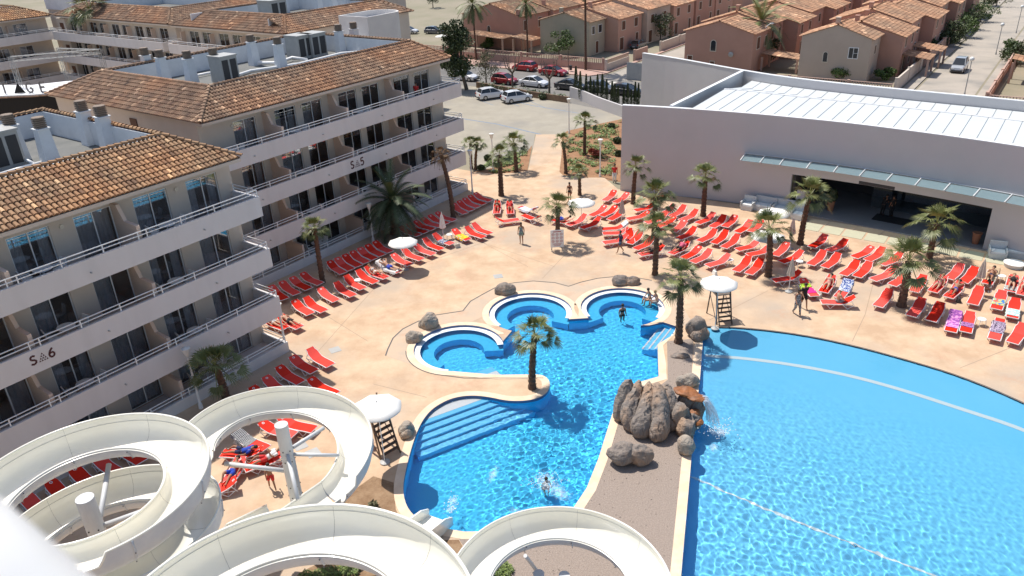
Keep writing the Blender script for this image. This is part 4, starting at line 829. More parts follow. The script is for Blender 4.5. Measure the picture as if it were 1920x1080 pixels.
# ============================================================ POOL HALL (right)
root = empty('pool_hall', at(1163, 357), 0, 'long pale grey hall with curved walls, white seamed metal roof and dark wide entrance', 'hall building'); o0 = root.location.copy()
fr_pts = [(9.96, 65.19), (14.62, 63.17), (18.9, 60.9), (22.61, 58.53), (25.8, 56.3), (28.58, 53.9), (31.3, 51.4), (33.82, 48.85), (36.5, 45.7), (39.5, 41.5)]
fr = smooth_line(fr_pts, 2); bk = smooth_line([(16.1, 89.8), (19.4, 85.2), (23.7, 77.9), (27.6, 72.6), (34.6, 66.4), (41.3, 61.0), (50, 53)], 2); HT = 7.5
def wallstrip(mb, line, t, z0, z1, side=1, gap=None):
    out = [];
    for i, p in enumerate(line):
        a = Vector(line[max(i - 1, 0)]); b = Vector(line[min(i + 1, len(line) - 1)]); d = (b - a).normalized(); q = Vector((-d.y, d.x)) * t * side; out.append((p[0] + q.x, p[1] + q.y))
    for i in range(len(line) - 1):
        zz = z0
        if gap and gap[0] <= (line[i][0] + line[i + 1][0]) / 2 <= gap[1]: zz = gap[2]
        P = [line[i], line[i + 1], out[i + 1], out[i]]
        mb.add([(x - o0.x, y - o0.y, zz) for x, y in P] + [(x - o0.x, y - o0.y, z1) for x, y in P], [(3, 2, 1, 0), (4, 5, 6, 7), (0, 1, 5, 4), (2, 3, 7, 6)] + ([(3, 0, 4, 7)] if (i == 0 or zz != z0 or gap) else []) + ([(1, 2, 6, 5)] if (i == len(line) - 2 or gap) else []))
def resamp(line, step):
    out = [line[0]]; acc = 0
    for a, b in zip(line, line[1:]):
        L = math.dist(a, b); n = max(1, int(L / step))
        for k in range(1, n + 1): out.append((a[0] + (b[0] - a[0]) * k / n, a[1] + (b[1] - a[1]) * k / n))
    return out
fr = resamp(fr, .35)
GA, GB, GZ = 22.75, 33.3, 3.05
mb = MB(); wallstrip(mb, fr, .35, 0, HT, 1, (GA, GB, GZ)); mb.build('wall', M['hall'], root)
mb = MB(); wallstrip(mb, bk, .35, 0, HT, -1); mb.build('wall', M['hall'], root)
mb = MB(); wallstrip(mb, [(p[0], p[1]) for p in fr], .38, HT, HT + .05, 1); wallstrip(mb, bk, .38, HT, HT + .05, -1); 
cr = [tuple(at(1392, 131, HT).xy), tuple(at(1255, 198, HT).xy)]; mb2 = MB(); wallstrip(mb2, cr, .3, 5.6, HT - .02, 1); mb2.build('cross_parapet', M['hallwhite'], root)
wallstrip(mb, cr, .34, HT - .018, HT + .03, 1); mb.build('parapet_coping', M['hallwhite'], root)
# metal roof: valley between the walls, two panels meeting at a low ridge
ca = Vector((*cr[1], 0)); cb_ = Vector((*cr[0], 0))
NSEG = 30; rfm = MB(); sm = MB()
frL = [p for p in fr if p[0] > 14.35]; frR = resamp(frL, .35)
bkR = [p for p in resamp(bk, .35) if p[0] > 24.4]
def samp(line, t):
    Ls = [math.dist(p, q_) for p, q_ in zip(line, line[1:])]; T = sum(Ls) * t; i = 0
    while i < len(Ls) - 1 and T > Ls[i]: T -= Ls[i]; i += 1
    f = min(1, T / Ls[i]); return Vector((line[i][0] * (1 - f) + line[i + 1][0] * f, line[i][1] * (1 - f) + line[i + 1][1] * f, 0))
cols = []
DR = Vector((.60, .80, 0)).normalized()
def hitback(a):
    best = 60
    for p, q_ in zip(bk, bk[1:]):
        p = Vector((*p, 0)); e = Vector((*q_, 0)) - p; den = DR.x * e.y - DR.y * e.x
        if abs(den) < 1e-6: continue
        w = p - a; t_ = (w.x * e.y - w.y * e.x) / den; s_ = (w.x * DR.y - w.y * DR.x) / den
        if -.02 <= s_ <= 1.02 and 0 < t_ < best: best = t_
    return best
for k in range(NSEG + 1):
    a = samp(frR, k / NSEG); T = hitback(a) - .45; pts = [(.45, 6.95), (min(9.5, T * .6), 7.25), (T * .84, 6.6), (T, 6.72)]
    cols.append([Vector((a.x + DR.x * t_, a.y + DR.y * t_, z_)) for t_, z_ in pts])
for k in range(NSEG):
    for j in range(3):
        q = [cols[k][j], cols[k + 1][j], cols[k + 1][j + 1], cols[k][j + 1]]; rfm.add([p - o0 for p in q], [(0, 1, 2, 3)])
for k in range(NSEG + 1):
    sm.tube([cols[k][j] - o0 + Vector((0, 0, .02)) for j in range(4)], .018, 4)
rr = rfm.build('roof', M['metalroof'], root); sm.build('roof_seam', M['seam'], rr)
sm = MB(); sm.tube([cols[k][1] - o0 + Vector((0, 0, .03)) for k in range(NSEG + 1)], .06, 4); sm.tube([cols[k][0] - o0 + Vector((0, 0, .03)) for k in range(NSEG + 1)], .05, 4); sm.build('roof_ridge', M['hallwhite'], rr)
# entrance recess
ent = [p for p in fr if GA - .2 <= p[0] <= GB + .3]
p0 = Vector((*ent[0], 0)); p1 = Vector((*ent[-1], 0)); d = (p1 - p0).normalized(); q = Vector((-d.y, d.x, 0)); 
if q.y < 0: q = -q
mb = MB(); rz = math.atan2(d.y, d.x); L = (p1 - p0).length; c = (p0 + p1) / 2 - o0
def lb(mb, x0, x1, y0, y1, z0, z1):
    cc = (p0 - o0) + d * (x0 + x1) / 2 + q * (y0 + y1) / 2; mb.box((cc.x, cc.y, (z0 + z1) / 2), (x1 - x0, y1 - y0, z1 - z0), rz)
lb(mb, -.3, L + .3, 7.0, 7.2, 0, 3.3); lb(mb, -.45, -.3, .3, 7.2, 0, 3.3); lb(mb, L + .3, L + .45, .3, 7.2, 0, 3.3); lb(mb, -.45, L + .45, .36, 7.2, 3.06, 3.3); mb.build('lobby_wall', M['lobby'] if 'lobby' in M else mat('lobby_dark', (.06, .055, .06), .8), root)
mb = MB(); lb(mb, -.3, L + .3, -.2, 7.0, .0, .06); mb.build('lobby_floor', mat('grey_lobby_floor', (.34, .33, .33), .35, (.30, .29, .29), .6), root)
mb = MB(); lb(mb, .0, .9, .1, .4, 0.06, 1.8); mb.build('door_pier', M['hall'], root)
mb = MB(); lb(mb, 4.6, L, 4.2, 4.25, .1, 2.9); mb.build('inner_glass', M['innerglass'], root)
mt = MB(); mp_ = at(1672, 412, .07); mt.box((mp_.x, mp_.y, .075), (2.6, 1.5, .02), rz); tag(mt.build('doormat', M['dark']), 'large dark doormat under the two standing staff', 'doormat')
# glass canopy
cw0 = at(1405, 297, 4.2); can = MB(); arm = MB(); cl = [p for p in fr if 19.1 <= p[0] <= 40]; nbay = 15; 
def outp(t, off, z):
    k = t * (len(cl) - 1); i = min(int(k), len(cl) - 2); f = k - i; a = Vector(cl[i]); b = Vector(cl[i + 1]); p = a + (b - a) * f; dd = (b - a).normalized(); return Vector((p.x + dd.y * off - o0.x, p.y - dd.x * off - o0.y, z))
for k in range(nbay + 1):
    t = k / nbay; arm.tube([outp(t, .02, 4.3), outp(t, 1.45, 4.12)], .055, 6)
    if k < nbay:
        t0, t1 = (k + .03) / nbay, (k + .97) / nbay; P = [outp(t0, .05, 4.27), outp(t1, .05, 4.27), outp(t1, 1.35, 4.1), outp(t0, 1.35, 4.1)]
        can.add(P + [p - Vector((0, 0, .02)) for p in P], [(0, 1, 2, 3), (7, 6, 5, 4), (0, 1, 5, 4), (2, 3, 7, 6), (1, 2, 6, 5), (3, 0, 4, 7)])
arm.tube([outp(k / nbay, .06, 4.33) for k in range(nbay + 1)], .04, 5)
co = arm.build('canopy_frame', M['steel'], root); can.build('canopy_pane', M['canopyglass'], co)
# low curved white wall running from the parking to the hall
lw_ = smooth_line([W2(1068, 182), W2(1090, 189), W2(1120, 203), W2(1150, 214), W2(1172, 222)], 2); mb = MB(); o0 = Vector((0, 0, 0)); wallstrip(mb, lw_, .25, -.1, 1.35); tag(mb.build('garden_wall', M['hall']), 'low curved pale wall between the parking and the row of cypresses', 'wall')
mb = MB(); wl2 = [W2(893, 164), W2(940, 172), W2(1000, 183), W2(1066, 193)]; wallstrip(mb, wl2, .25, -.1, .75); tag(mb.build('garden_wall', mat('brown_stone_wall', (.25, .17, .11), .9, (.17, .11, .075), 2.0, .4, 6)), 'low brown stone wall behind the two white parked cars', 'wall')
gt = MB(); 
p = at(1190, 150); gt.box((p.x, p.y, 1.2), (2.6, .08, 2.4), AZ - PI / 2); tag(gt.build('metal_gate', M['grey']), 'grey sheet metal gate beside the far corner of the hall', 'gate')
# ============================================================ WATER SLIDES
def flume(root, c, Ri, Wd, zf, t0, t1, high=None, dzo=.42, step=R(4), low=0.0, seam=True, lead=None):
    """U-shaped flume on a helix: rim inner radius Ri, width Wd, zf(theta) the inner rim height; high(theta)->0..1 raises the outer wall"""
    prof = [(-.07, .0), (-.0, .03), (.02, -.08), (.06, -.24), (.16, -.40), (.34, -.50), (.62, -.54), (.9, -.50), (1.12, -.38), (1.24, -.2), (1.29, .0)]
    n = max(2, int(abs(t1 - t0) / step)); inner = MB(); rim = MB(); rings = []; outs = []
    k_ = Wd / 1.32
    for i in range(n + 1):
        t = t0 + (t1 - t0) * i / n; h = high(t) if high else 1.0; dz = low + (dzo - low) * h
        pr = prof + [(1.31, .02 + (dz - .02) * .5), (1.33, dz)]
        z = zf(t); e = Vector((math.cos(t), math.sin(t), 0)); C = Vector((c[0], c[1], 0)) - root.location
        rings.append([C + e * (Ri + r * k_) + Vector((0, 0, z + zz)) for r, zz in pr])
    m = len(rings[0]); P_ = [p for r in rings for p in r]
    inner.add(P_, [(i * m + k, i * m + k + 1, (i + 1) * m + k + 1, (i + 1) * m + k) for i in range(n) for k in range(m - 1)])
    inner.keep = True
    th = .035; outr = MB()
    def off(r, k):
        a = r[max(k - 1, 0)]; b = r[min(k + 1, m - 1)]; return a, b
    O = []
    for i, r in enumerate(rings):
        t = t0 + (t1 - t0) * i / n; e = Vector((math.cos(t), math.sin(t), 0)); row = []
        for k in range(m):
            a, b = off(r, k); d = (b - a).normalized(); nn = Vector((e.x * d.z, e.y * d.z, -(d.dot(e)))) ; row.append(r[k] + nn.normalized() * th)
        O.append(row)
    Q = [p for r in O for p in r]; outr.add(Q, [(i * m + k, (i + 1) * m + k, (i + 1) * m + k + 1, i * m + k + 1) for i in range(n) for k in range(m - 1)])
    for r, o in ((rings[0], O[0]), (rings[-1], O[-1])): outr.add(r + o, [(k, k + 1, m + k + 1, m + k) for k in range(m - 1)])
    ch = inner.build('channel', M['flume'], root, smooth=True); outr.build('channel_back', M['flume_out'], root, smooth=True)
    rim.tube([r[-1] + Vector((0, 0, .0)) for r in rings], .04, 6); rim.tube([r[1] for r in rings], .038, 6)
    rim.build('rim', M['flume'], root, smooth=True)
    if seam:
        s = MB(); s.tube([r[-2] + (r[-3] - r[-2]) * .2 + (Vector((0, 0, 0)) - Vector((math.cos(t0 + (t1 - t0) * i / n), math.sin(t0 + (t1 - t0) * i / n), 0))) * .012 for i, r in enumerate(rings)], .006, 4, cap=False); s.build('joint_line', M['jointgrey'], root)
        f = MB(); bl = MB()
        for i in range(0, n + 1, max(1, int(R(44) / abs((t1 - t0) / n)))):
            r = O[i]; ri = rings[i]; f.tube([p for p in r[1:]], .035, 4); bl.tube([ri[k] + Vector((0, 0, .004)) for k in range(1, m)], .0035, 3, cap=False)
            for k in range(2, m - 1, 2): bl.ball(r[k] + (r[k] - ri[k]).normalized() * .05, .022, 5, 3)
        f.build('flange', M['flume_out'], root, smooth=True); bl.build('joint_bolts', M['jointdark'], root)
    return rings
def column(root_or, c, z, r=.26, label=None, arms=(), lean=None):
    o = empty('support_column', Vector((c[0], c[1], 0)), 0, label, 'slide support', 'white steel columns carrying the slides')
    mb = MB(); mb.lathe([(r, 0), (r * .98, z)], n=20); mb.lathe([(r * 1.7, 0), (r * 1.7, .05)], n=16); mb.build('post', M['steel'], o, smooth=False)
    b = MB()
    for zz in (z - 1.1, z - 1.6, z - 2.8, z - 3.3):
        for k in range(6): a = k * PI / 3 + .3; b.ball((r * 1.02 * math.cos(a), r * 1.02 * math.sin(a), zz), .028, 5, 3)
    b.build('bolts', M['bolt'], o)
    for (ax, ay, az0, az1, rr) in arms:
        a = MB(); d = Vector((ax - c[0], ay - c[1], 0)); dn = d.normalized(); a.tube([dn * r * .9 + Vector((0, 0, az0)), d + Vector((0, 0, az1))], rr, 10); a.build('arm', M['steel'], o, smooth=True)
    return o
def sstep(a, b, x): t = max(0, min(1, (x - a) / (b - a))); return t * t * (3 - 2 * t)
M['jointgrey'] = mat('seam_grey', (.50, .49, .46), .6); M['jointdark'] = mat('seam_dark', (.22, .21, .2), .6)
# slide one, left: two turns
c1 = (-12.945, 18.11); Z1 = lambda t: 7.90 - .079 * min(t, 3.6) - (0 if t < 3.6 else (.488 * (min(t, 7.68) - 3.6))) - (.13 * (t - 7.68) if t > 7.68 else 0)
rt1 = empty('spiral_slide', (c1[0], c1[1], 0), 0, 'left spiral water slide with two stacked white turns, beside the near balcony block', 'water slide')
flume(rt1, c1, 2.28, 1.32, Z1, -1.5, 10.3, high=lambda t: .08 + .92 * sstep(-.985, -.965, t), low=.02, step=R(2))
cc = MB(); cpp = (c1[0], c1[1])
# feed piece: low-walled trough coming down from the tower to the start of the first turn
def straight(root, a, b, Wd=1.32, hi=(.1, .1), n=8):
    a = Vector(a) - root.location; b = Vector(b) - root.location; d = (b - a); e = Vector((d.y, -d.x, 0)).normalized(); prof = [(-.07, .0), (0, .03), (.02, -.08), (.06, -.24), (.16, -.40), (.34, -.50), (.62, -.54), (.9, -.50), (1.12, -.38), (1.24, -.2), (1.30, .0), (1.32, .04)]
    mb = MB(); mb.keep = True; ob = MB(); m = len(prof)
    P = [a + d * (i / n) + e * r + Vector((0, 0, z)) for i in range(n + 1) for r, z in prof]; Fq = [(i * m + k, i * m + k + 1, (i + 1) * m + k + 1, (i + 1) * m + k) for i in range(n) for k in range(m - 1)]; mb.add(P, Fq)
    P2 = [a + d * (i / n) + e * (.66 + (r - .66) * 1.05) + Vector((0, 0, z - .035)) for i in range(n + 1) for r, z in prof]; ob.add(P2, [tuple(reversed(f)) for f in Fq])
    mb.build('channel', M['flume'], root, smooth=True); ob.build('channel_back', M['flume_out'], root, smooth=True); r_ = MB()
    for k in (1, m - 1): r_.tube([a + e * prof[k][0] + Vector((0, 0, prof[k][1])), b + e * prof[k][0] + Vector((0, 0, prof[k][1]))], .038, 6)
    r_.build('rim', M['flume'], root, smooth=True)
t = -1.5; e = Vector((math.cos(t), math.sin(t), 0)); tn = Vector((-e.y, e.x, 0)); s0 = Vector((*c1, 0)) + e * 2.28; s0.z = Z1(t)
straight(rt1, s0 - tn * 7 + Vector((0, 0, 1.5)), s0)
column(None, c1, 7.75, .265, 'white support column in the middle of the left spiral slide', [(c1[0] + 2.5, c1[1] + .9, 6.6, 6.9, .085), (c1[0] - .6, c1[1] + 2.5, 6.4, 7.0, .085)])
# slide two, upper middle
c2 = (-9.2, 24.0); Z2 = lambda t: 4.33 + .344 * t if t < 2.4 else 5.156 + .2 * (t - 2.4)
rt2 = empty('spiral_slide', (c2[0], c2[1], 0), 0, 'white spiral slide loop around the tall column, beside the wooden lifeguard chair', 'water slide')
flume(rt2, c2, 2.24, 1.3, Z2, -.62, 3.5, high=lambda t: .06 + .94 * sstep(-.46, -.445, t), low=.02, dzo=.36, step=R(2))
t = -.62; e = Vector((math.cos(t), math.sin(t), 0)); tn = Vector((-e.y, e.x, 0)); s0 = Vector((*c2, 0)) + e * 2.24; s0.z = Z2(t); tn2 = (tn * .97 + e * .2).normalized(); straight(rt2, s0 - tn2 * 8 + Vector((0, 0, -1.1)), s0)
p = at(527, 796, 6.15); column(None, (p.x, p.y), 6.15, .25, 'tall white support column inside the slide loop above the red loungers', [(p.x + 1.9, p.y + .15, 4.75, 4.5, .075), (p.x + .75, p.y - 1.9, 4.9, 4.2, .08), (p.x - 2.5, p.y + .15, 4.0, 4.35, .09), (p.x + 1.05, p.y + 1.6, 4.9, 4.75, .08)])
# slide three, bottom middle
c3 = (-4.5, 10.0); Z3 = lambda t: 10.78 - .015 * t
rt3 = empty('spiral_slide', (c3[0], c3[1], 0), 0, 'large white slide turn cut off by the bottom edge, left of the smaller one', 'water slide')
flume(rt3, c3, 2.40, 1.24, lambda t: 10.79 - .02 * t, -.6, 4.6, high=lambda t: 1.0, dzo=.24, seam=True)
flume(rt3, c3, 2.40, 1.24, lambda t: 10.79 + .4 * (t + .6) - .8, -2.4, -.62, high=lambda t: 1.0, dzo=.24, seam=False)
column(None, (c3[0] + .35, c3[1] + 1.3), 9.9, .16, 'slim grey support under the bottom middle slide turn', [(c3[0] + .9, c3[1] + 2.3, 9.4, 10.1, .07), (c3[0] - .4, c3[1] + 2.3, 9.4, 10.1, .07)])
# slide four, bottom right
c4 = (1.10, 18.05)
rt4 = empty('spiral_slide', (c4[0], c4[1], 0), 0, 'white slide turn over the gravel at the bottom edge, nearest the big pool', 'water slide')
flume(rt4, c4, 2.35, 1.26, lambda t: 3.02 + .05 * t, -2.2, 4.9, high=lambda t: 1.0, dzo=.28)
for (px, py, z_, lb_) in ((1058, 1078, 1.9, 'white capped support post in the middle of the slide turn nearest the big pool'), (1010, 1075, 1.9, 'shorter white support post left of the capped post inside the slide turn')):
    p = at(px, py, z_); column(None, (p.x, p.y), z_, .2, lb_)
p = at(985, 1042, 2.9); q_ = at(1013, 1079, .9); o = empty('slide_strut', Vector((q_.x, q_.y, 0)), 0, 'thin white slanting strut under the slide turn nearest the big pool', 'strut'); mb = MB(); mb.tube([p - o.location, Vector((q_.x, q_.y, .9)) - o.location, Vector((0, 0, 0))], .07, 8); mb.build('tube', M['steel'], o)
# lower run leading under the left slide towards the pool, and the exit chute
rt5 = empty('slide_run', at(430, 985, 4.0) * 1.0, 0, 'straight white slide trough passing low between the left slide and the bottom middle turn', 'water slide')
straight(rt5, at(360, 1075, 5.2), at(425, 985, 3.6)); 
straight(rt5, at(425, 985, 3.6), at(500, 948, 2.6))
rt6 = empty('exit_chute', Vector((at(815, 1000).x, at(815, 1000).y, 0)), 0, 'short white U-shaped chute where the slide ends in the small pool', 'slide chute')
a = at(812, 972, .35); b = at(849, 985, .35); dirv = Vector((-.22, -1, 0)).normalized(); e_ = (b - a); e_.z = 0; e_.normalize(); dirv = Vector((e_.y, -e_.x, 0))
if dirv.y > 0: dirv = -dirv
c_ = at(826, 972, .0); c_.z = 0; mb = MB(); wv = .55; Ls = 3.4; o_ = rt6.location
for s_ in (-1, 1):
    p0 = c_ + e_ * wv * s_; 
    A = [p0, p0 + dirv * .5, p0 + dirv * Ls]; H0 = [-.12, -.05, .75]; H1 = [.30, .62, 1.45]
    for i in range(2):
        q = [A[i] + Vector((0, 0, H0[i])), A[i + 1] + Vector((0, 0, H0[i + 1])), A[i + 1] + Vector((0, 0, H1[i + 1])), A[i] + Vector((0, 0, H1[i]))]; q2 = [p + e_ * .07 * s_ for p in q]
        mb.add([p - o_ for p in q + q2], [(0, 1, 2, 3), (7, 6, 5, 4), (3, 2, 6, 7), (0, 4, 5, 1), (0, 3, 7, 4), (1, 5, 6, 2)])
mb.build('side_wall', M['flume'], rt6); mb = MB(); q = []
for (t_, h_) in ((-.0, -.04), (.5, .12), (Ls, 1.1)): q += [c_ + e_ * wv + dirv * t_ + Vector((0, 0, h_)), c_ - e_ * wv + dirv * t_ + Vector((0, 0, h_))]
mb.add([p - o_ for p in q], [(0, 1, 3, 2), (2, 3, 5, 4)]); mb.build('floor', M['flume'], rt6)
mb = MB(); q_ = c_ + dirv * 2.2; mb.box(tuple(q_ - o_ + Vector((0, 0, .12))), (.9, .8, .24)); mb.build('plinth', M['rockpale'], rt6)
# rounded white rail of the tower the picture is taken from, out of focus at the corner
pa = cam.matrix_world @ Vector((-.415, -.135, -.45)); pb = cam.matrix_world @ Vector((-.135, -.375, -.45))
mb = MB(); o = empty('tower_rail', pa, 0, 'blurred rounded white rail of the slide tower in the bottom left corner', 'rail'); d_ = (pb - pa); mb.tube([Vector((0, 0, 0)) - d_ * .2, d_ * .33, d_ * .66, d_ * 1.2], .074, 20); mb.build('tube', M['white'], o, smooth=True)
# ============================================================ SUN LOUNGERS
def lounger_meshes(back):
    L, Wd, h = 1.92, .62, .32; hinge = 1.2     # x from foot (0) to hinge, back rises after it
    prof = [(.0, h + .005), (.25, h + .015), (.6, h), (.95, h - .01), (hinge, h + .005)]
    for k in range(1, 6): t = k / 5 * .74; a = back * (.75 + .25 * k / 5); prof.append((hinge + t * math.cos(a), h + t * math.sin(a)))
    def slab(mb, pf, w0, t=.025, taper=None):
        n = len(pf); vs = []
        for i, (x, z) in enumerate(pf):
            w = w0 / 2 * (taper[i] if taper else 1); vs += [(x, -w, z), (x, w, z), (x, w, z - t), (x, -w, z - t)]
        fs = []
        for i in range(n - 1):
            b = 4 * i; fs += [(b, b + 4, b + 5, b + 1), (b + 1, b + 5, b + 6, b + 2), (b + 2, b + 6, b + 7, b + 3), (b + 3, b + 7, b + 4, b)]
        fs += [(0, 1, 2, 3), (4 * n - 4, 4 * n - 1, 4 * n - 2, 4 * n - 3)]; mb.add(vs, fs)
    s = MB(); slab(s, prof[:5], .56); seat = s.mesh('seat', M['red'])
    s = MB(); slab(s, prof[4:], .57, taper=[1, 1.02, 1.02, 1.0, .93, .74]); bm_ = s
    bmesh_ = bm_.mesh('backrest', M['red'])
    e = MB(); p, q = prof[-3], prof[-2]; x, z = (p[0] + q[0]) / 2 + .06, (p[1] + q[1]) / 2 + .035; an = math.atan2(q[1] - p[1], q[0] - p[0]); vs = []
    for r_ in (.035, .065):
        for k in range(10): a = 2 * PI * k / 10; vs.append((x + r_ * math.cos(a) * math.cos(an), r_ * math.sin(a), z + r_ * math.cos(a) * math.sin(an)))
    e.add(vs, [(k, (k + 1) % 10, 10 + (k + 1) % 10, 10 + k) for k in range(10)]); em = e.mesh('emblem', M['white'])
    f = MB()
    for sy in (-1, 1):
        f.tube([(x - .0, sy * .3, z - .02) for x, z in prof[:5]], .022, 6, sq=1.3); f.tube([(x, sy * (.3 if i < 4 else .24), z - .02) for i, (x, z) in enumerate(prof[4:])], .02, 6)
        f.tube([(hinge + .45 * math.cos(back), sy * .31, h + .45 * math.sin(back) - .02), (hinge + .62, sy * .31, .16)], .016, 5)
        f.tube([(hinge - .1, sy * .3, h - .03), (1.78, sy * .3, .2)], .018, 5)
    f.tube([(0, -.3, h - .02), (0, .3, h - .02)], .022, 6); f.tube([(hinge, -.3, h - .02), (hinge, .3, h - .02)], .02, 6); fm = f.mesh('frame', M['white'])
    l1 = MB()
    for sy in (-1, 1): l1.tube([(.22, sy * .31, h - .02), (.46, sy * .31, .02), (.70, sy * .31, h - .02)], .021, 5)
    l1.tube([(.46, -.31, .03), (.46, .31, .03)], .017, 5); m1 = l1.mesh('front_leg', M['white'])
    l2 = MB()
    for sy in (-1, 1): l2.tube([(1.12, sy * .31, h - .03), (1.42, sy * .31, .02), (1.72, sy * .31, .22)], .021, 5)
    l2.tube([(1.42, -.31, .03), (1.42, .31, .03)], .017, 5); m2 = l2.mesh('rear_leg', M['white'])
    return [('seat', seat), ('backrest', bmesh_), ('frame', fm), ('front_leg', m1), ('rear_leg', m2)], em, prof
LV = [lounger_meshes(R(a)) for a in (8, 24, 33, 46)]
lrng = random.Random(2); ALL_L = []
def lounger(foot, head, label, v=None):
    v = lrng.choice((1, 1, 2, 2, 2)) if v is None else v
    a = Vector((foot.x, foot.y, 0)); d = head - foot; rz = math.atan2(d.y, d.x)
    o = empty('sun_lounger', a, rz, label, 'sun lounger', 'red sun loungers set out around the pools', 1.06)
    for nm, me in LV[v][0]:
        p = part(nm, me, o)
        if nm == 'backrest': part('emblem', LV[v][1], p)
    ALL_L.append((o, v)); return o
def lpx(h, f, label, v=None):
    vv = v if v is not None else lrng.choice((1, 2, 2)); hz = {0: .42, 1: .62, 2: .72, 3: .84}[vv]
    F = at(f[0], f[1], .33); H_ = at(h[0], h[1], hz); d = (H_ - F); d.z = 0; d.normalize(); mid = (F + H_) / 2; Ld = 1.2 + .7 * {0: .98, 1: .92, 2: .85, 3: .72}[vv]
    foot = Vector((mid.x, mid.y, 0)) - d * Ld / 2; return lounger(foot, foot + d, label, vv)
rowA = [((505, 597), (528, 613)), ((535, 595), (553, 610)), ((551, 563), (585, 590)), ((577, 559), (607, 583)), ((600, 540), (632, 565)), ((632, 530), (663, 555)), ((650, 517), (682, 542)), ((673, 507), (705, 530)), ((692, 501), (722, 520)), ((713, 489), (750, 510)), ((738, 477), (770, 497)), ((757, 466), (792, 487)), ((780, 459), (813, 477)), ((797, 447), (829, 468)), ((815, 438), (849, 458)), ((852, 430), (879, 450)), ((877, 426), (907, 445)), ((890, 419), (919, 438))]
LA = [lpx(h, f, f'{ordinal(i)} red lounger from the left in the long row along the middle block') for i, (h, f) in enumerate(rowA)]
def interp(h0, f0, h1, f1, n): return [((h0[0] + (h1[0] - h0[0]) * k / (n - 1), h0[1] + (h1[1] - h0[1]) * k / (n - 1)), (f0[0] + (f1[0] - f0[0]) * k / (n - 1), f0[1] + (f1[1] - f0[1]) * k / (n - 1))) for k in range(n)]
rowB = interp((508, 536), (536, 562), (567, 512), (603, 533), 4) + interp((618, 490), (645, 513), (703, 453), (733, 473), 7) + interp((755, 426), (784, 441), (822, 399), (851, 413), 6) + interp((852, 383), (872, 400), (892, 362), (920, 377), 5)
for i, (h, f) in enumerate(rowB): lpx(h, f, f'{ordinal(i)} red lounger from the left in the shaded row against the middle block', 1)
rowC = interp((474, 726), (514, 760), (548, 668), (592, 698), 4)
for i, (h, f) in enumerate(rowC): lpx(h, f, f'{ordinal(i)} shaded red lounger from the left beside the near block above the slide loop', 1)
lpx((580, 653), (623, 687), 'lone sunlit red sun lounger in front of the near block corner', 2)
lpx((588, 712), (626, 737), 'red sun lounger just above the rim of the slide loop', 1)
for i in range(14):
    p = un(14.2 - 1.08 * i, -31.6); q = un(14.2 - 1.08 * i, -33.3); lounger(Vector((p.x, p.y, 0)), q, f'{ordinal(i)} shaded red lounger from the right behind the left slide', 1)
grp = [((497, 793), (548, 815)), ((538, 785), (580, 803)), ((512, 850), (478, 872)), ((470, 842), (430, 850)), ((455, 815), (490, 838)), ((440, 872), (425, 905)), ((415, 905), (380, 925))]
for i, (h, f) in enumerate(grp): lpx(h, f, f'red lounger seen through the slide loop, {ordinal(i)} counting from the top', 1)
LR = {}
def lrow(key, rows, text):
    for i, (h, f) in enumerate(rows): LR[key, i] = lpx(h, f, f'{ordinal(i)} red lounger from the left {text}')
lrow('D', [((933, 375), (930, 403)), ((955, 377), (957, 402)), ((930, 408), (975, 411)), ((1005, 391), (970, 386)), ((1017, 408), (972, 400))], 'in the small cluster above the walking woman')
lrow('E', [((1070, 409), (1036, 412)), ((1096, 402), (1064, 423)), ((1122, 408), (1090, 428))], 'beside the sign board palm')
lrow('F', [((1152, 357), (1133, 377)), ((1175, 362), (1153, 380)), ((1222, 380), (1195, 394)), ((1257, 386), (1238, 402)), ((1280, 386), (1260, 405)), ((1303, 394), (1278, 413)), ((1334, 400), (1310, 418)), ((1358, 403), (1333, 427)), ((1381, 402), (1355, 428)), ((1405, 414), (1383, 435)), ((1428, 412), (1405, 436))], 'in the back row in front of the hall wall')
lrow('G', [((1133, 386), (1108, 405)), ((1154, 386), (1127, 406)), ((1167, 392), (1142, 413)), ((1213, 397), (1177, 411)), ((1240, 402), (1218, 416)), ((1260, 408), (1236, 424)), ((1283, 413), (1262, 434)), ((1299, 427), (1274, 447)), ((1338, 431), (1312, 452)), ((1361, 432), (1337, 457)), ((1381, 441), (1357, 464)), ((1419, 450), (1383, 468)), ((1437, 461), (1408, 477)), ((1475, 455), (1452, 480)), ((1502, 470), (1463, 492))], 'in the second row from the hall')
lrow('H', [((1172, 417), (1128, 430)), ((1175, 427), (1130, 438)), ((1164, 441), (1141, 454)), ((1180, 430), (1183, 455)), ((1198, 434), (1182, 455)), ((1219, 446), (1194, 466)), ((1232, 462), (1208, 476)), ((1283, 455), (1262, 474)), ((1307, 464), (1284, 483)), ((1330, 468), (1298, 492)), ((1362, 478), (1328, 498)), ((1402, 482), (1380, 508)), ((1426, 486), (1403, 514))], 'in the front row beside the fan palms')
lrow('I', [((1545, 441), (1522, 463)), ((1580, 451), (1557, 469)), ((1634, 462), (1600, 483)), ((1655, 464), (1625, 489)), ((1682, 476), (1658, 494))], 'just below the hall entrance slabs')
lrow('J', [((1544, 470), (1518, 497)), ((1573, 474), (1543, 503)), ((1606, 489), (1580, 516)), ((1630, 491), (1605, 520)), ((1672, 503), (1638, 524)), ((1698, 510), (1675, 533)), ((1732, 516), (1712, 548)), ((1770, 517), (1747, 548)), ((1800, 529), (1778, 557)), ((1838, 536), (1822, 573)), ((1880, 545), (1867, 581)), ((1904, 566), (1899, 590))], 'in the middle row around the bushy fan palm')
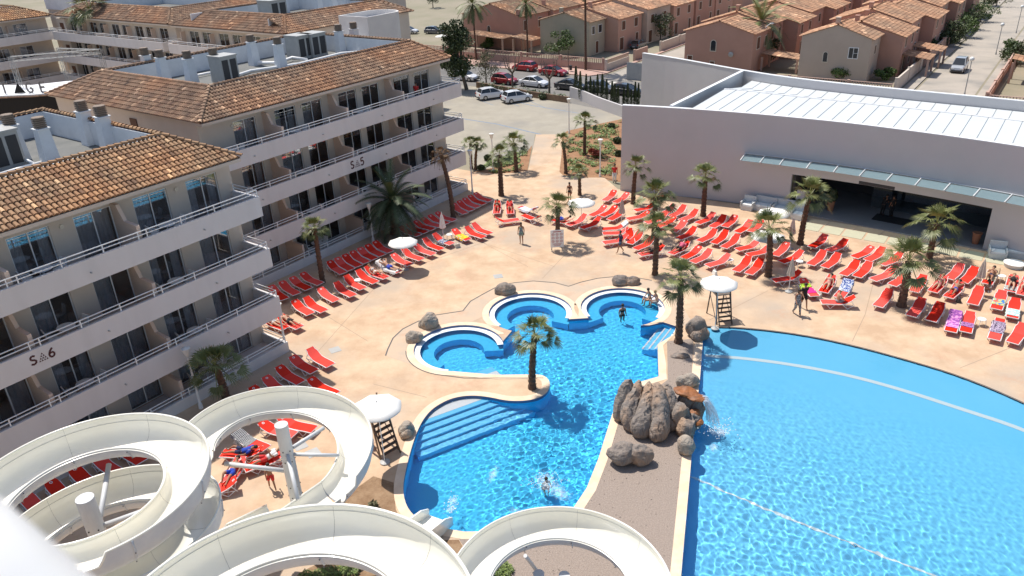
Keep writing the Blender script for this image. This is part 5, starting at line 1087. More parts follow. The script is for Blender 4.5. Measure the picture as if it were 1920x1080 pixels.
lrow('K', [((1799, 497), (1781, 521)), ((1827, 502), (1806, 529)), ((1864, 503), (1850, 532)), ((1902, 516), (1893, 548)), ((1926, 523), (1916, 552))], 'in the short row by the beige towel')
lrow('L', [((1495, 509), (1452, 526)), ((1505, 522), (1530, 557)), ((1560, 517), (1543, 548)), ((1591, 526), (1571, 559)), ((1598, 556), (1540, 566)), ((1669, 541), (1643, 577)), ((1730, 558), (1706, 595)), ((1764, 567), (1744, 603)), ((1792, 588), (1783, 619)), ((1820, 585), (1810, 624)), ((1875, 601), (1864, 635)), ((1920, 606), (1896, 645))], 'in the row nearest the big pool')
# towels lying on loungers
def towel(o_v, x0, x1, m, label, w=.58, lift=.018):
    o, v = o_v; prof = LV[v][2]; mb = MB(); q = random.Random(len(ALL_L) + int(x0 * 10)); n = 14; vs = []
    def zz(x):
        for (xa, za), (xb, zb) in zip(prof, prof[1:]):
            if xa <= x <= xb: return za + (zb - za) * (x - xa) / (xb - xa)
        return prof[-1][1] if x > prof[-1][0] else prof[0][1]
    for i in range(n + 1):
        x = x0 + (x1 - x0) * i / n; ys = [-w / 2 - .06, -w / 2, -w / 4, 0, w / 4, w / 2, w / 2 + .06]
        for j, y in enumerate(ys): drop = .14 if j in (0, 6) else 0; vs.append((x + q.uniform(-.01, .01), y + .02 * math.sin(i), zz(x) + lift + q.uniform(0, .012) - drop))
    mb.add(vs, [(i * 7 + j, (i + 1) * 7 + j, (i + 1) * 7 + j + 1, i * 7 + j + 1) for i in range(n) for j in range(6)]); t = mb.build('towel', m, loc=o.location, rz=o.rotation_euler.z); t.scale = (1.06,) * 3; tag(t, label, 'towel'); return t
def pat(name, cols, sc=4.0, wave=False):
    m = bpy.data.materials.new(name); m.use_nodes = True; nt = m.node_tree; b = nt.nodes['Principled BSDF']; b.inputs['Roughness'].default_value = .9; nd = nt.nodes.new; L = nt.links.new
    tc = nd('ShaderNodeTexCoord'); n = nd('ShaderNodeTexWave' if wave else 'ShaderNodeTexNoise'); n.inputs['Scale'].default_value = sc; L(tc.outputs['Object'], n.inputs['Vector'])
    if wave: n.inputs['Distortion'].default_value = 1.5
    else: n.inputs['Detail'].default_value = 3
    r = nd('ShaderNodeValToRGB'); r.color_ramp.interpolation = 'CONSTANT'; k = len(cols); lo, hi = (0.0, 1.0) if wave else (.36, .64)
    r.color_ramp.elements[0].position = 0; r.color_ramp.elements[0].color = (*cols[0], 1); r.color_ramp.elements[1].position = lo + (hi - lo) * (k - 1) / k; r.color_ramp.elements[1].color = (*cols[-1], 1)
    for i in range(1, k - 1): e = r.color_ramp.elements.new(lo + (hi - lo) * i / k); e.color = (*cols[i], 1)
    L(n.outputs[1 if wave else 0], r.inputs[0]); L(r.outputs[0], b.inputs['Base Color']); return m
byo = {id(o): (o, v) for o, v in ALL_L}
def ov(o): return byo[id(o)]
towel(ov(LR['L', 3]), .95, 1.9, pat('blue_white_print', [(.02, .06, .28), (.7, .75, .8), (.05, .1, .35)], 9), 'towel with a blue and white print over a lounger back near the big pool')
towel(ov(LR['L', 8]), .45, 1.9, pat('purple_pink_print', [(.3, .08, .35), (.6, .2, .5), (.75, .35, .6)], 6), 'purple and pink towel covering a lounger left of a round white side table')
towel(ov(LR['L', 9]), .6, 1.15, pat('purple_dark_print', [(.1, .05, .12), (.45, .2, .45), (.3, .12, .3)], 9), 'crumpled purple and black cloth across a lounger seat')
towel(ov(LR['L', 10]), .8, 1.65, pat('grey_floral_print', [(.1, .07, .12), (.5, .4, .5), (.25, .2, .3)], 10), 'grey and violet patterned cloth on a front lounger near the big pool')
towel(ov(LR['J', 10]), .5, 1.3, pat('rainbow_print', [(.05, .2, .5), (.7, .55, .05), (.1, .5, .5), (.7, .15, .1)], 3.5), 'rainbow coloured towel on a lounger by the right edge')
towel(ov(LR['J', 11]), .2, 1.1, pat('mint_print', [(.35, .6, .55), (.7, .75, .7)], 8), 'mint green and white towel on a lounger at the right edge')
towel(ov(LR['L', 1]), .35, 1.05, mat('magenta_towel', (.7, .02, .22), .9), 'magenta towel on the lounger beside the walking couple')
towel(ov(LR['L', 1]), 1.15, 1.45, mat('lime_towel', (.5, .75, .06), .9), 'lime green cloth on the backrest beside the magenta towel', lift=.03)
towel(ov(LA[15]), .3, 1.25, pat('yellow_orange_print', [(.85, .55, .02), (.8, .25, .03), (.4, .6, .1)], 4), 'yellow and orange towel on a lounger near the closed beige parasol')
towel(ov(LA[14]), .55, 1.2, pat('navy_white_print', [(.02, .03, .08), (.6, .6, .6), (.03, .06, .25)], 8), 'navy and white cloth on the lounger beneath the closed beige parasol')
towel(ov(LR['K', 2]), .5, 1.9, mat('beige_towel', (.62, .45, .28), .9), 'beige towel over the lounger right of the closed parasol at the right')
towel(ov(LR['D', 3]), .3, 1.9, pat('sky_blue_towel', [(.55, .62, .8), (.75, .78, .85)], 3), 'pale blue and white towel on a lounger in the cluster above the walking woman')
towel(ov(LR['K', 3]), .1, .8, pat('black_white_stripe', [(.02, .02, .02), (.75, .75, .72)], 8, True), 'black and white striped towel under the seated woman at the right')
towel(ov(LA[9]), .1, 1.9, mat('white_towel', (.75, .74, .72), .9), 'white towel under the man in blue shorts')
towel(ov(LR['H', 0]), 1.5, 1.9, mat('white_towel_small', (.7, .7, .72), .9), 'small white cloth on a lounger beside the leftmost fan palms')
# side tables
tb = MB(); tb.lathe([(.23, .40), (.25, .42), (.23, .44)], n=12); [tb.tube([(.16 * sx, .16 * sy, .41), (.2 * sx, .2 * sy, 0)], .02, 5) for sx in (-1, 1) for sy in (-1, 1)]; TBM = tb.mesh('side_table', M['whiteplastic'])
for (px, py), lb_ in (((1368, 497), 'small white side table behind the front loungers, left of the tall fan palm'), ((1498, 500), 'small white side table right of the closed grey parasol'), ((1838, 610), 'round white side table between the purple cloth and the patterned cloth'), ((1876, 528), 'white side table beside the beige towel lounger'), ((672, 535), 'white side table between loungers in the long row'), ((843, 449), 'white side table under the closed beige parasol')):
    p = at(px, py); o = bpy.data.objects.new('side_table', TBM); COL.objects.link(o); o.location = p; tag(o, lb_, 'side table', 'small white side tables')
for (px, py), lb_, mm in (((1264, 471), 'black beach bag below the crown of the fan palm in the dense block', 'dark'), ((1797, 566), 'small dark bag on the ground below the man in bright blue trunks', 'dark'), ((1536, 560), 'pale beach bag at the foot of the lounger with the reclining dark haired woman', 'cloth2'), ((962, 402), 'dark red bag between the two upright loungers of the small cluster', 'reddark'), ((1340, 515), 'white bag beside the small table behind the front loungers', 'cloth'), ((858, 464), 'beige bag next to the yellow and orange towel', 'cloth2')):
    p = at(px, py); mb = MB(); mb.box((0, 0, .15), (.42, .22, .3), top=(.85, .55)); mb.tube([(-.12, 0, .29), (-.08, 0, .42), (.08, 0, .42), (.12, 0, .29)], .012, 5); o = mb.build('beach_bag', M[mm], loc=p, rz=px * .7); tag(o, lb_, 'bag')
# ============================================================ PARASOLS
def parasol_open(label, p, rad=1.02, h=2.45, pat_=False, tilt=0.0):
    r = empty('parasol', Vector((p.x, p.y, 0)), rng.uniform(0, 1), label, 'parasol', 'white parasols')
    mb = MB(); n = 8; ns = 4; vs = []; rings = [(.04, h), (rad * .35, h - .09), (rad * .7, h - .19), (rad, h - .30)]
    for rr, z in rings:
        for k in range(n * ns): a = 2 * PI * k / (n * ns); f = (k % ns) / ns; sc = 1 - .05 * (math.sin(PI * f)) * rr / rad; vs.append((rr * sc * math.cos(a), rr * sc * math.sin(a), z - .03 * math.sin(PI * f) * rr / rad))
    m = n * ns; fs = [(i * m + k, i * m + (k + 1) % m, (i + 1) * m + (k + 1) % m, (i + 1) * m + k) for i in range(3) for k in range(m)]
    base = 3 * m
    for k in range(m): x, y, z = vs[base + k]; vs.append((x * 1.0, y * 1.0, z - .045))
    fs += [(3 * m + k, 3 * m + (k + 1) % m, 4 * m + (k + 1) % m, 4 * m + k) for k in range(m)]; mb.add(vs, fs)
    c = mb.build('canopy', M['cloth'], r, smooth=True); 
    if pat_:
        e = MB(); q = random.Random(4)
        for k in range(5):
            a = .8 + k * .5; P = [(.25 * rad * math.cos(a + d) * f, .25 * rad * math.sin(a + d) * f) for d, f in ((0, 1.0), (.12, 3.1), (-.15, 3.0))]
            e.add([(x, y, h - .12 - (math.hypot(x, y) / rad) * .25 + .06) for x, y in P], [(0, 1, 2)])
        e.build('printed_leaf', mat('grey_print', (.16, .18, .17), .9), c)
    rb = MB(); [rb.tube([(0, 0, h - .1), (rad * .95 * math.cos(a), rad * .95 * math.sin(a), h - .3)], .012, 4) for a in [2 * PI * k / 8 for k in range(8)]]; rb.build('ribs', M['grey'], r)
    po = MB(); po.tube([(0, 0, 0), (0, 0, h + .08)], .022, 8); po.build('pole', M['white'], r); ba = MB(); ba.lathe([(.24, 0), (.24, .06), (.06, .12)], n=12); ba.build('base', M['grey'], r); return r
def parasol_closed(label, p, h=2.35, m='cloth2', lean=0.0):
    r = empty('parasol', Vector((p.x, p.y, 0)), rng.uniform(0, 1), label, 'parasol', 'closed parasols'); mb = MB(); n = 16; vs = []; rings = [(.03, h), (.09, h - .25), (.15, h - .7), (.21, h - 1.15), (.16, h - 1.2)]
    for i, (rr, z) in enumerate(rings):
        for k in range(n): a = 2 * PI * k / n; f = 1 + (.28 if k % 2 else -.22) * (i > 0); vs.append((rr * f * math.cos(a), rr * f * math.sin(a), z))
    mb.add(vs, [(i * n + k, i * n + (k + 1) % n, (i + 1) * n + (k + 1) % n, (i + 1) * n + k) for i in range(4) for k in range(n)]); mb.build('canopy', M[m], r)
    po = MB(); po.tube([(0, 0, 0), (0, 0, h + .1)], .022, 8); po.build('pole', M['white'], r); ba = MB(); ba.lathe([(.24, 0), (.24, .06), (.06, .12)], n=12); ba.build('base', M['grey'], r); return r
def under(px, py, z): p = at(px, py, z); return Vector((p.x, p.y, 0))
parasol_open('open white parasol with grey leaf prints below the date palm', under(755, 452, 2.2), 1.05, 2.4, True)
parasol_open('open white parasol beside the sign board palm', under(1090, 379, 2.2), 1.1, 2.45)
parasol_open('open white parasol half hidden behind a fan palm, nearest the hall wall', under(1452, 398, 2.25), 1.15, 2.5)
parasol_open('open white parasol low behind the same fan palm trunk', under(1440, 442, 2.1), 1.15, 2.35)
for px, py, lb_, mm in ((829, 417, 'closed pale beige parasol at the end of the long lounger row', 'cloth'), (1166, 390, 'closed pinkish parasol in the dense block left of the fan palms', 'cloth2'), (1486, 428, 'closed pink beige parasol beside the palm in front of the hall entrance', 'cloth2'), (1484, 505, 'closed grey parasol between the loungers nearest the big pool', 'cloth2'), (1842, 508, 'closed beige parasol near the right edge in front of the round white table', 'cloth2')):
    parasol_closed(lb_, under(px, py, 1.6), 2.35, mm)
M['greywood'] = mat('grey_weathered_wood', (.17, .14, .12), .9, (.12, .10, .085), 5.0)
# ============================================================ LIFEGUARD CHAIRS
def guard_chair(p, rz, label, wd='wood'):
    r = empty('lifeguard_chair', Vector((p.x, p.y, 0)), rz, label, 'lifeguard chair', 'wooden lifeguard chairs', 1.08 if wd == 'wood' else 1.0); w_ = .95; H_ = 1.75
    for sx in (-1, 1):
        for y0, y1 in ((-.75, -.3), (.75, .35)): mb = MB(); mb.tube([(sx * w_ / 2, y0, 0), (sx * w_ / 2 * .9, y1, H_ + (.75 if y0 > 0 else .25))], .045, 4); mb.build('leg', M[wd], r)
    mb = MB(); mb.box((0, 0, H_), (w_, .75, .06)); mb.build('seat', M[wd], r)
    mb = MB(); [mb.box((0, .36, H_ + .15 + .14 * k), (w_ * .9, .04, .09)) for k in range(4)]; mb.build('backrest', M[wd], r)
    mb = MB(); 
    for k in range(6): t = (k + 1) / 7; mb.box((0, -.95 + .62 * t, H_ * t), (w_ * .8, .16, .04))
    for sx in (-1, 1): mb.tube([(sx * w_ * .42, -1.0, 0), (sx * w_ * .42, -.33, H_)], .04, 4)
    mb.build('ladder', M['darkwood'], r); mb = MB()
    for sx in (-1, 1): mb.tube([(sx * w_ / 2, -.7, .1), (sx * w_ / 2, .5, 1.5)], .025, 4); mb.box((sx * w_ / 2, 0, H_ + .3), (.07, .8, .05))
    mb.build('brace', M[wd], r); return r
g1 = at(712, 838); guard_chair(g1, .75, 'dark wooden lifeguard chair right of the white slide loop, with a red box'); g2 = at(1348, 596); guard_chair(g2, .15, 'wooden lifeguard chair at the edge of the big pool under an open parasol', 'greywood')
parasol_open('open white parasol above the lifeguard chair beside the slides', under(707, 762, 3.15), 1.12, 3.4); parasol_open('open white parasol above the lifeguard chair at the big pool', under(1348, 530, 3.05), 1.1, 3.3)
mb = MB(); mb.box((0, 0, .22), (.42, .3, .44)); mb.box((0, 0, .47), (.44, .32, .06)); p = at(702, 836); b_ = mb.build('rescue_box', mat('orange_red_box', (.75, .07, .02), .5), loc=(p.x - .25, p.y - .1, .0)); tag(b_, 'orange red box at the lifeguard chair beside the slides', 'box')
# ============================================================ SIGN BOARD
p = at(1045, 472); r = empty('sign_board', p, R(4), 'white standing sign board with nine round pictograms in front of a fan palm', 'sign board')
mb = MB(); mb.box((0, 0, 1.05), (.98, .05, 1.35)); mb.build('panel', M['white'], r); mb = MB()
for sx in (-1, 1): mb = MB(); mb.tube([(sx * .4, .02, 0), (sx * .4, .02, .4)], .03, 6); mb.tube([(sx * .4, .02, .39), (sx * .4, .5, .0)], .02, 5); mb.build('leg', M['grey'], r)
mb = MB(); mb2 = MB()
for i in range(3):
    for j in range(3):
        x, z = -.3 + .3 * i, .85 + .27 * j
        for rr, mm, yy in ((.105, mb, -.028), (.078, mb2, -.031)):
            vs = [(x + rr * math.cos(2 * PI * k / 14), yy, z + rr * math.sin(2 * PI * k / 14)) for k in range(14)]; mm.add(vs, [tuple(range(14))])
        mb.box((x, -.034, z), (.07, .004, .05))
for k in range(3): mb.box((0, -.029, .66 - .08 * k), (.7 - .12 * k, .006, .025))
mb.box((0, -.029, 1.6), (.6, .006, .06)); mb.build('pictogram', M['sign_red'], r); mb2.build('pictogram_ground', M['white'], r)
# ============================================================ WHITE WICKER FURNITURE AT THE HALL WALL
wick = mat('white_wicker', (.62, .65, .66), .7, (.5, .53, .54), 14.0)
def armchair(p, rz, label, w_=.95):
    r = empty('wicker_seat', p, rz, label, 'wicker seat', 'white wicker lounge furniture'); mb = MB(); mb.box((0, 0, .2), (w_, .85, .4)); mb.build('seat', wick, r); mb = MB(); mb.box((0, .42, .62), (w_ + .1, .1, .85)); mb.build('backrest', wick, r); 
    for s_ in (-1, 1): mb = MB(); mb.box((s_ * (w_ / 2 + .03), .0, .45), (.08, .9, .5)); mb.build('armrest', wick, r)
    mb = MB(); mb.box((0, -.03, .45), (w_ - .08, .72, .1)); mb.build('cushion', mat('pale_cushion', (.72, .74, .74), .9), r); return r
fa = R(-38)
for (px, py), w_, lb_, a_ in (((1402, 392), .9, 'white wicker armchair leftmost at the hall wall', fa), ((1432, 394), 1.6, 'grey white wicker sofa at the hall wall, left of two sofas', fa), ((1466, 399), 1.6, 'grey white wicker sofa at the hall wall, right of two sofas', fa), ((1497, 410), .9, 'white wicker armchair beside the entrance pier', fa), ((1868, 482), .95, 'white wicker armchair right of the terracotta pot', fa + .2), ((1912, 482), 1.7, 'white wicker sofa at the right edge beside the round table', fa + .1)):
    p = at(px, py); armchair(Vector((p.x, p.y, 0)), a_, lb_, w_)
p = at(1900, 500); r = empty('round_table', Vector((p.x, p.y, 0)), 0, 'low round white table in front of the wicker sofa at the right edge', 'table'); mb = MB(); mb.lathe([(.55, 0), (.6, .26), (.02, .26)], n=24); mb.build('table_base', wick, r); mb = MB(); mb.lathe([(.64, .265), (.64, .3), (.02, .3)], n=24); mb.build('table_top', M['white'], r)
def pot(p, label, c, h=.75, plant=False):
    r = empty('plant_pot', Vector((p.x, p.y, 0)), 0, label, 'plant pot'); mb = MB(); mb.lathe([(.2, 0), (.3, h), (.33, h), (.33, h + .05), (.02, h + .02)], n=14); mb.build('pot', c, r); return r
terr = mat('terracotta_pot', (.38, .16, .09), .9); p_ = at(1828, 458); r1 = pot(p_, 'tall terracotta pot at the right jamb of the hall entrance', terr, .85); p_ = at(1556, 396); r2 = pot(p_ , 'dark terracotta pot inside the shaded hall entrance', terr, .85)
mb = MB(); mb.ball((0, 0, 1.3), (.4, .4, .55), 10, 8, 3, .25); mb.build('topiary', M['leaf'], r2); p_ = at(1856, 452); pot(p_, 'short dark planter behind the wicker armchair', M['dark'], .4)
# ============================================================ LAMP POSTS
def lamp(base, h, label, style=0, head=.28):
    r = empty('street_lamp', Vector((base.x, base.y, 0)), rng.uniform(0, 6), label, 'lamp post', 'lamp posts'); mb = MB(); mb.tube([(0, 0, 0), (0, 0, h)], [.07, .05], 8); mb.lathe([(.12, 0), (.1, .3)], n=8); mb.build('post', M['white'] if style == 0 else M['grey'], r); mb = MB()
    if style == 0: mb.lathe([(.05, h), (.1, h + .1), (.22, h + .5), (.24, h + .54), (.02, h + .62)], n=10); mb.build('lamp_head', M['lampwhite'], r)
    elif style == 1: mb.ball((0, 0, h + head), head, 12, 8); mb.build('globe', M['lampwhite'], r, smooth=True)
    else: mb.tube([(0, 0, h), (.5, 0, h + .9), (1.1, 0, h + 1.2)], .05, 6); mb.build('arm', M['white'], r); mb = MB(); mb.ball((1.35, 0, h + 1.2), (.38, .18, .13), 10, 6); mb.build('lamp_head', M['lampwhite'], r, smooth=True); r.rotation_euler.z = .3
    return r
for b, h, lb_, st_ in (((886, 362), 3.4, 'slim lamp post at the end of the middle block', 0), ((1125, 331), 3.0, 'slim lamp post in the planted bed beside the hall corner', 0), ((1067, 250), 3.3, 'slim lamp post between the parking and the planted bed', 0), ((925, 322), 3.2, 'lantern lamp post behind the palms at the parking edge', 0), ((377, 765), 3.1, 'slim lamp post with a grey bell head before the near block', 0), ((700, 452), 2.6, 'thin white post beside the date palm', 0), ((536, 652), 2.4, 'white lamp at the corner of the near block', 0),
        ((1808, 178), 4.0, 'globe lamp post behind the hall roof at the side street', 1), ((1867, 102), 4.0, 'globe lamp post halfway up the side street', 1), ((1905, 62), 4.0, 'globe lamp post far up the side street', 1), ((1424, 128), 5.0, 'curved white street lamp behind the hall next to the big palm', 2)):
    lamp(at(*b), h, lb_, st_)
mb = MB(); p = at(1070, 135); r = empty('litter_bin', p, 0, 'dark litter bin on the pavement right of the red cars', 'bin'); mb.lathe([(.22, .3), (.25, 1.0), (.02, 1.02)], n=10); mb.build('bin', M['dark'], r); mb = MB(); mb.tube([(-.35, 0, 0), (-.35, 0, 3.2)], .04, 6); mb.build('post', M['dark'], r)
# ============================================================ ROCKS
from mathutils import noise as mn
def rockmesh(parts, m, seed=0, amp=.16, fr=1.4, sub=4):
    bm = bmesh.new()
    for c, r, rot in parts:
        q = bmesh.ops.create_icosphere(bm, subdivisions=sub, radius=1.0); Mx = Matrix.Translation(c) @ (Matrix.Rotation(rot[2], 4, 'Z') @ Matrix.Rotation(rot[1], 4, 'Y') @ Matrix.Rotation(rot[0], 4, 'X')) @ Matrix.Diagonal((*r, 1))
        for v in q['verts']: v.co = Mx @ v.co
    for v in bm.verts:
        p = v.co * fr + Vector((seed * 7.3, seed * 3.1, 0)); n = mn.noise_vector(p) * amp + mn.noise_vector(p * 2.7) * amp * .45 + mn.noise_vector(p * 6) * amp * .16; v.co += n
        if v.co.z < -.05: v.co.z = -.05
    for f in bm.faces: f.smooth = True
    me = bpy.data.meshes.new('rock'); bm.to_mesh(me); bm.free(); me.materials.append(m); return me
def rock(label, base, parts, seed, m='rock', amp=.12, fr=1.4, name='boulder', sub=4):
    o = bpy.data.objects.new(name, rockmesh(parts, M[m], seed, amp, fr, sub)); COL.objects.link(o); o.location = Vector((base.x, base.y, 0)); tag(o, label, 'boulder', 'boulders round the pools'); return o
Z0 = (0, 0, 0)
rock('grey round boulder behind the middle spa lobe', at(948, 549), [((0, 0, .25), (.72, .45, .5), Z0)], 1, 'rock')
rock('low double grey boulder behind the right spa lobe', at(1172, 532), [((-.35, 0, .2), (.6, .42, .42), Z0), ((.5, -.05, .15), (.5, .38, .36), Z0)], 2, 'rock')
rock('upper larger boulder of the pair left of the left spa lobe', at(806, 612), [((0, 0, .3), (.62, .5, .55), (0, 0, .5)), ((-.3, .1, .2), (.45, .4, .4), Z0)], 3, 'rockpale', .15)
rock('lower smaller boulder of the pair left of the left spa lobe', at(778, 638), [((0, 0, .2), (.5, .42, .42), Z0), ((-.25, -.1, .12), (.35, .3, .3), Z0)], 4, 'rockpale', .14)
rock('small pale boulder beside the wooden lifeguard chair at the steps', at(762, 812), [((0, 0, .25), (.4, .42, .42), Z0), ((.1, -.3, .15), (.3, .3, .3), Z0)], 5, 'rockpale', .12)
rock('lumpy grey boulder lying on the gravel below the rock waterfall', at(1184, 868), [((-.45, .05, .5), (.62, .5, .6), Z0), ((.3, 0, .45), (.62, .42, .5), Z0), ((.62, -.05, .45), (.35, .35, .4), Z0)], 6, 'rock', .13)
rock('grey boulder at the head of the gravel strip beside the lifeguard chair', at(1306, 630), [((0, .1, .55), (.6, .5, .65), Z0), ((.1, -.35, .3), (.5, .4, .4), Z0)], 7, 'rock', .14)
rock('small pale round boulder at the foot of the waterfall on the coping', at(1285, 848), [((0, 0, .38), (.42, .42, .52), Z0)], 8, 'rockpale', .07)
rock('small boulder on the coping above the orange waterfall stone', at(1294, 722), [((0, 0, .25), (.45, .35, .4), Z0), ((-.4, .05, .2), (.35, .3, .35), Z0)], 9, 'rockpale', .1)
rock('dark low boulder in the gravel strip below the fan palm', at(1275, 668), [((0, 0, .0), (.55, .28, .16), Z0)], 10, 'rock', .05)
# the fluted waterfall rock: five tall folds leaning together
B = at(1222, 818); o = empty('waterfall_rock', Vector((B.x, B.y, 0)), 0, 'big fluted grey rock formation with a waterfall between the two pools', 'rock waterfall')
folds = []
for i, (bx, by, tx, ty, top, rad) in enumerate([(1160, 782, 1181, 716, 2.0, .46), (1178, 806, 1197, 716, 1.9, .5), (1203, 820, 1216, 720, 1.95, .56), (1232, 826, 1236, 722, 1.95, .6), (1258, 806, 1252, 724, 1.7, .55), (1224, 780, 1222, 730, 1.6, .7), (1200, 770, 1205, 730, 1.5, .7)]):
    b_ = at(bx, by, .05); t_ = at(tx, ty, top); folds.append((b_ - Vector((B.x, B.y, 0)), t_ - Vector((B.x, B.y, 0)), rad))
bm = bmesh.new()
for i, (b_, t_, rad) in enumerate(folds):
    q = bmesh.ops.create_icosphere(bm, subdivisions=5, radius=1.0); ax = (t_ - b_); Ln = ax.length / 2 + .12; mid = (b_ + t_) / 2; Rm = ax.to_track_quat('Z', 'Y').to_matrix().to_4x4(); ph = i * 1.7
    for v in q['verts']:
        c = v.co.copy(); sgn = 1 if c.z > 0 else -1; cz = sgn * abs(c.z) ** .8; taper = 1.15 - .36 * cz + .08 * math.sin(cz * 3 + ph); v.co = Matrix.Translation(mid) @ Rm @ Vector((c.x * rad * taper * .76 + .08 * math.sin(cz * 2.2 + ph), c.y * rad * taper * .88, cz * Ln))
for v in bm.verts:
    p = Vector((v.co.x * 1.6 + 3, v.co.y * 1.6, v.co.z * .5)); rdg = abs(mn.noise(v.co * Vector((1, 1, .5)).length * .0 + Vector((v.co.x * 3.2, v.co.y * 3.2, v.co.z * .7)))); v.co += mn.noise_vector(p) * .07 + mn.noise_vector(p * 2.6) * .04 + mn.noise_vector(p * 6) * .02; v.co += (v.co - Vector((0, 0, v.co.z))).normalized() * (-.09 * (1 - min(1, rdg * 6)))
    if v.co.z < -.1: v.co.z = -.1
for f in bm.faces: f.smooth = True
me = bpy.data.meshes.new('folds'); bm.to_mesh(me); bm.free(); me.materials.append(M['rock']); part('fluted_rock', me, o)
side = rockmesh([(at(1272, 782, .6) - B, (.55, .6, .8), Z0), (at(1285, 800, .4) - B, (.5, .5, .55), Z0), (at(1300, 790, .3) - B, (.4, .4, .5), Z0), (at(1290, 752, .9) - B, (.5, .45, .6), Z0), (at(1306, 770, .5) - B, (.38, .4, .7), Z0)], M['rock'], 12, .16, 1.8); part('side_rock', side, o)
lip = rockmesh([(at(1286, 735, 1.45) - B, (.62, .42, .14), (0, .12, -.35)), (at(1303, 745, 1.35) - B, (.5, .38, .12), (0, .15, -.4))], M['rust'], 13, .07, 2.4); part('orange_ledge', lip, o)
low = rockmesh([(at(1304, 775, .7) - B, (.28, .25, .2), Z0), (at(1309, 790, .4) - B, (.25, .25, .2), Z0)], M['rust'], 14, .08, 2.4); part('orange_ledge', low, o)
# falling water: strands and drops
mb = MB(); q = random.Random(8); L0 = at(1318, 745, 1.35)
for k in range(46):
    s = L0 + Vector((q.uniform(-.1, .1), q.uniform(-.35, .25), q.uniform(-.1, .05))); pts = []; vx = q.uniform(.35, .95); vy = q.uniform(-.5, .1)
    for j in range(6): t = j / 5 * .52; pts.append(s + Vector((vx * t * 1.6, vy * t, -4.9 * t * t)))
    mb.tube([p for p in pts if p.z > -.05], q.uniform(.006, .016), 4)
for k in range(150):
    c = at(1349, 808, .1) + Vector((q.gauss(0, .35), q.gauss(0, .3), abs(q.gauss(0, .25)))); mb.ball(c, q.uniform(.01, .035), 5, 3)
w_ = mb.build('falling_water', mat('white_water', (.85, .9, .93), .3)); w_['kind'] = 'stuff'
mb = MB()
for k in range(160):
    c = at(1026, 905, WZ) + Vector((q.gauss(0, .5), q.gauss(0, .32), abs(q.gauss(0, .12)))); mb.ball(c, q.uniform(.01, .03), 5, 3)
for k in range(90):
    c = at(846, 955, WZ) + Vector((q.gauss(0, .15), q.gauss(.1, .3), abs(q.gauss(0, .12)))); mb.ball(c, q.uniform(.01, .03), 5, 3)
w_ = mb.build('splash_drops', bpy.data.materials['white_water']); w_['kind'] = 'stuff'
# pebbles in the gravel
mb = MB(); ing = clip_to(None, gpoly)
for k in range(1500):
    x, y = q.uniform(-6, 11), q.uniform(12, 39)
    if ing(x, y): mb.col = None; mb.ball((x, y, .01), (q.uniform(.02, .05), q.uniform(.02, .05), q.uniform(.015, .03)), 5, 3)
w_ = mb.build('pebbles', mat('pebble', (.36, .3, .25), .9, (.2, .16, .14), 9.0)); w_['kind'] = 'stuff'
# ============================================================ PALMS
def palm_trunk(h, r0, r1, seed, lean=(0, 0)):
    q = random.Random(seed); mb = MB(); n = max(6, int(h / .28)); pts = []
    for i in range(n + 1): t = i / n; pts.append(Vector((lean[0] * t * t, lean[1] * t * t, h * t)))
    rs = []
    P2 = []
    for i in range(n):
        for d, f in ((0, .9), (.62, 1.12), (.95, 1.0)):
            t = (i + d) / n; P2.append(Vector((lean[0] * t * t, lean[1] * t * t, h * t))); rs.append((r0 * 1.35 if i == 0 and d < .5 else r0 + (r1 - r0) * t) * f * q.uniform(.95, 1.05))
    mb.tube(P2, rs, 9)
    for i in range(int(h * 26)):
        t = q.random(); a = q.uniform(0, 2 * PI); r = (r0 + (r1 - r0) * t) * 1.02; c = Vector((lean[0] * t * t + r * math.cos(a), lean[1] * t * t + r * math.sin(a), h * t)); o_ = Vector((math.cos(a), math.sin(a), .9)) * q.uniform(.05, .11); s_ = Vector((-math.sin(a), math.cos(a), 0)) * .035
        mb.add([c - s_, c + s_, c + o_], [(0, 1, 2)])
    return mb
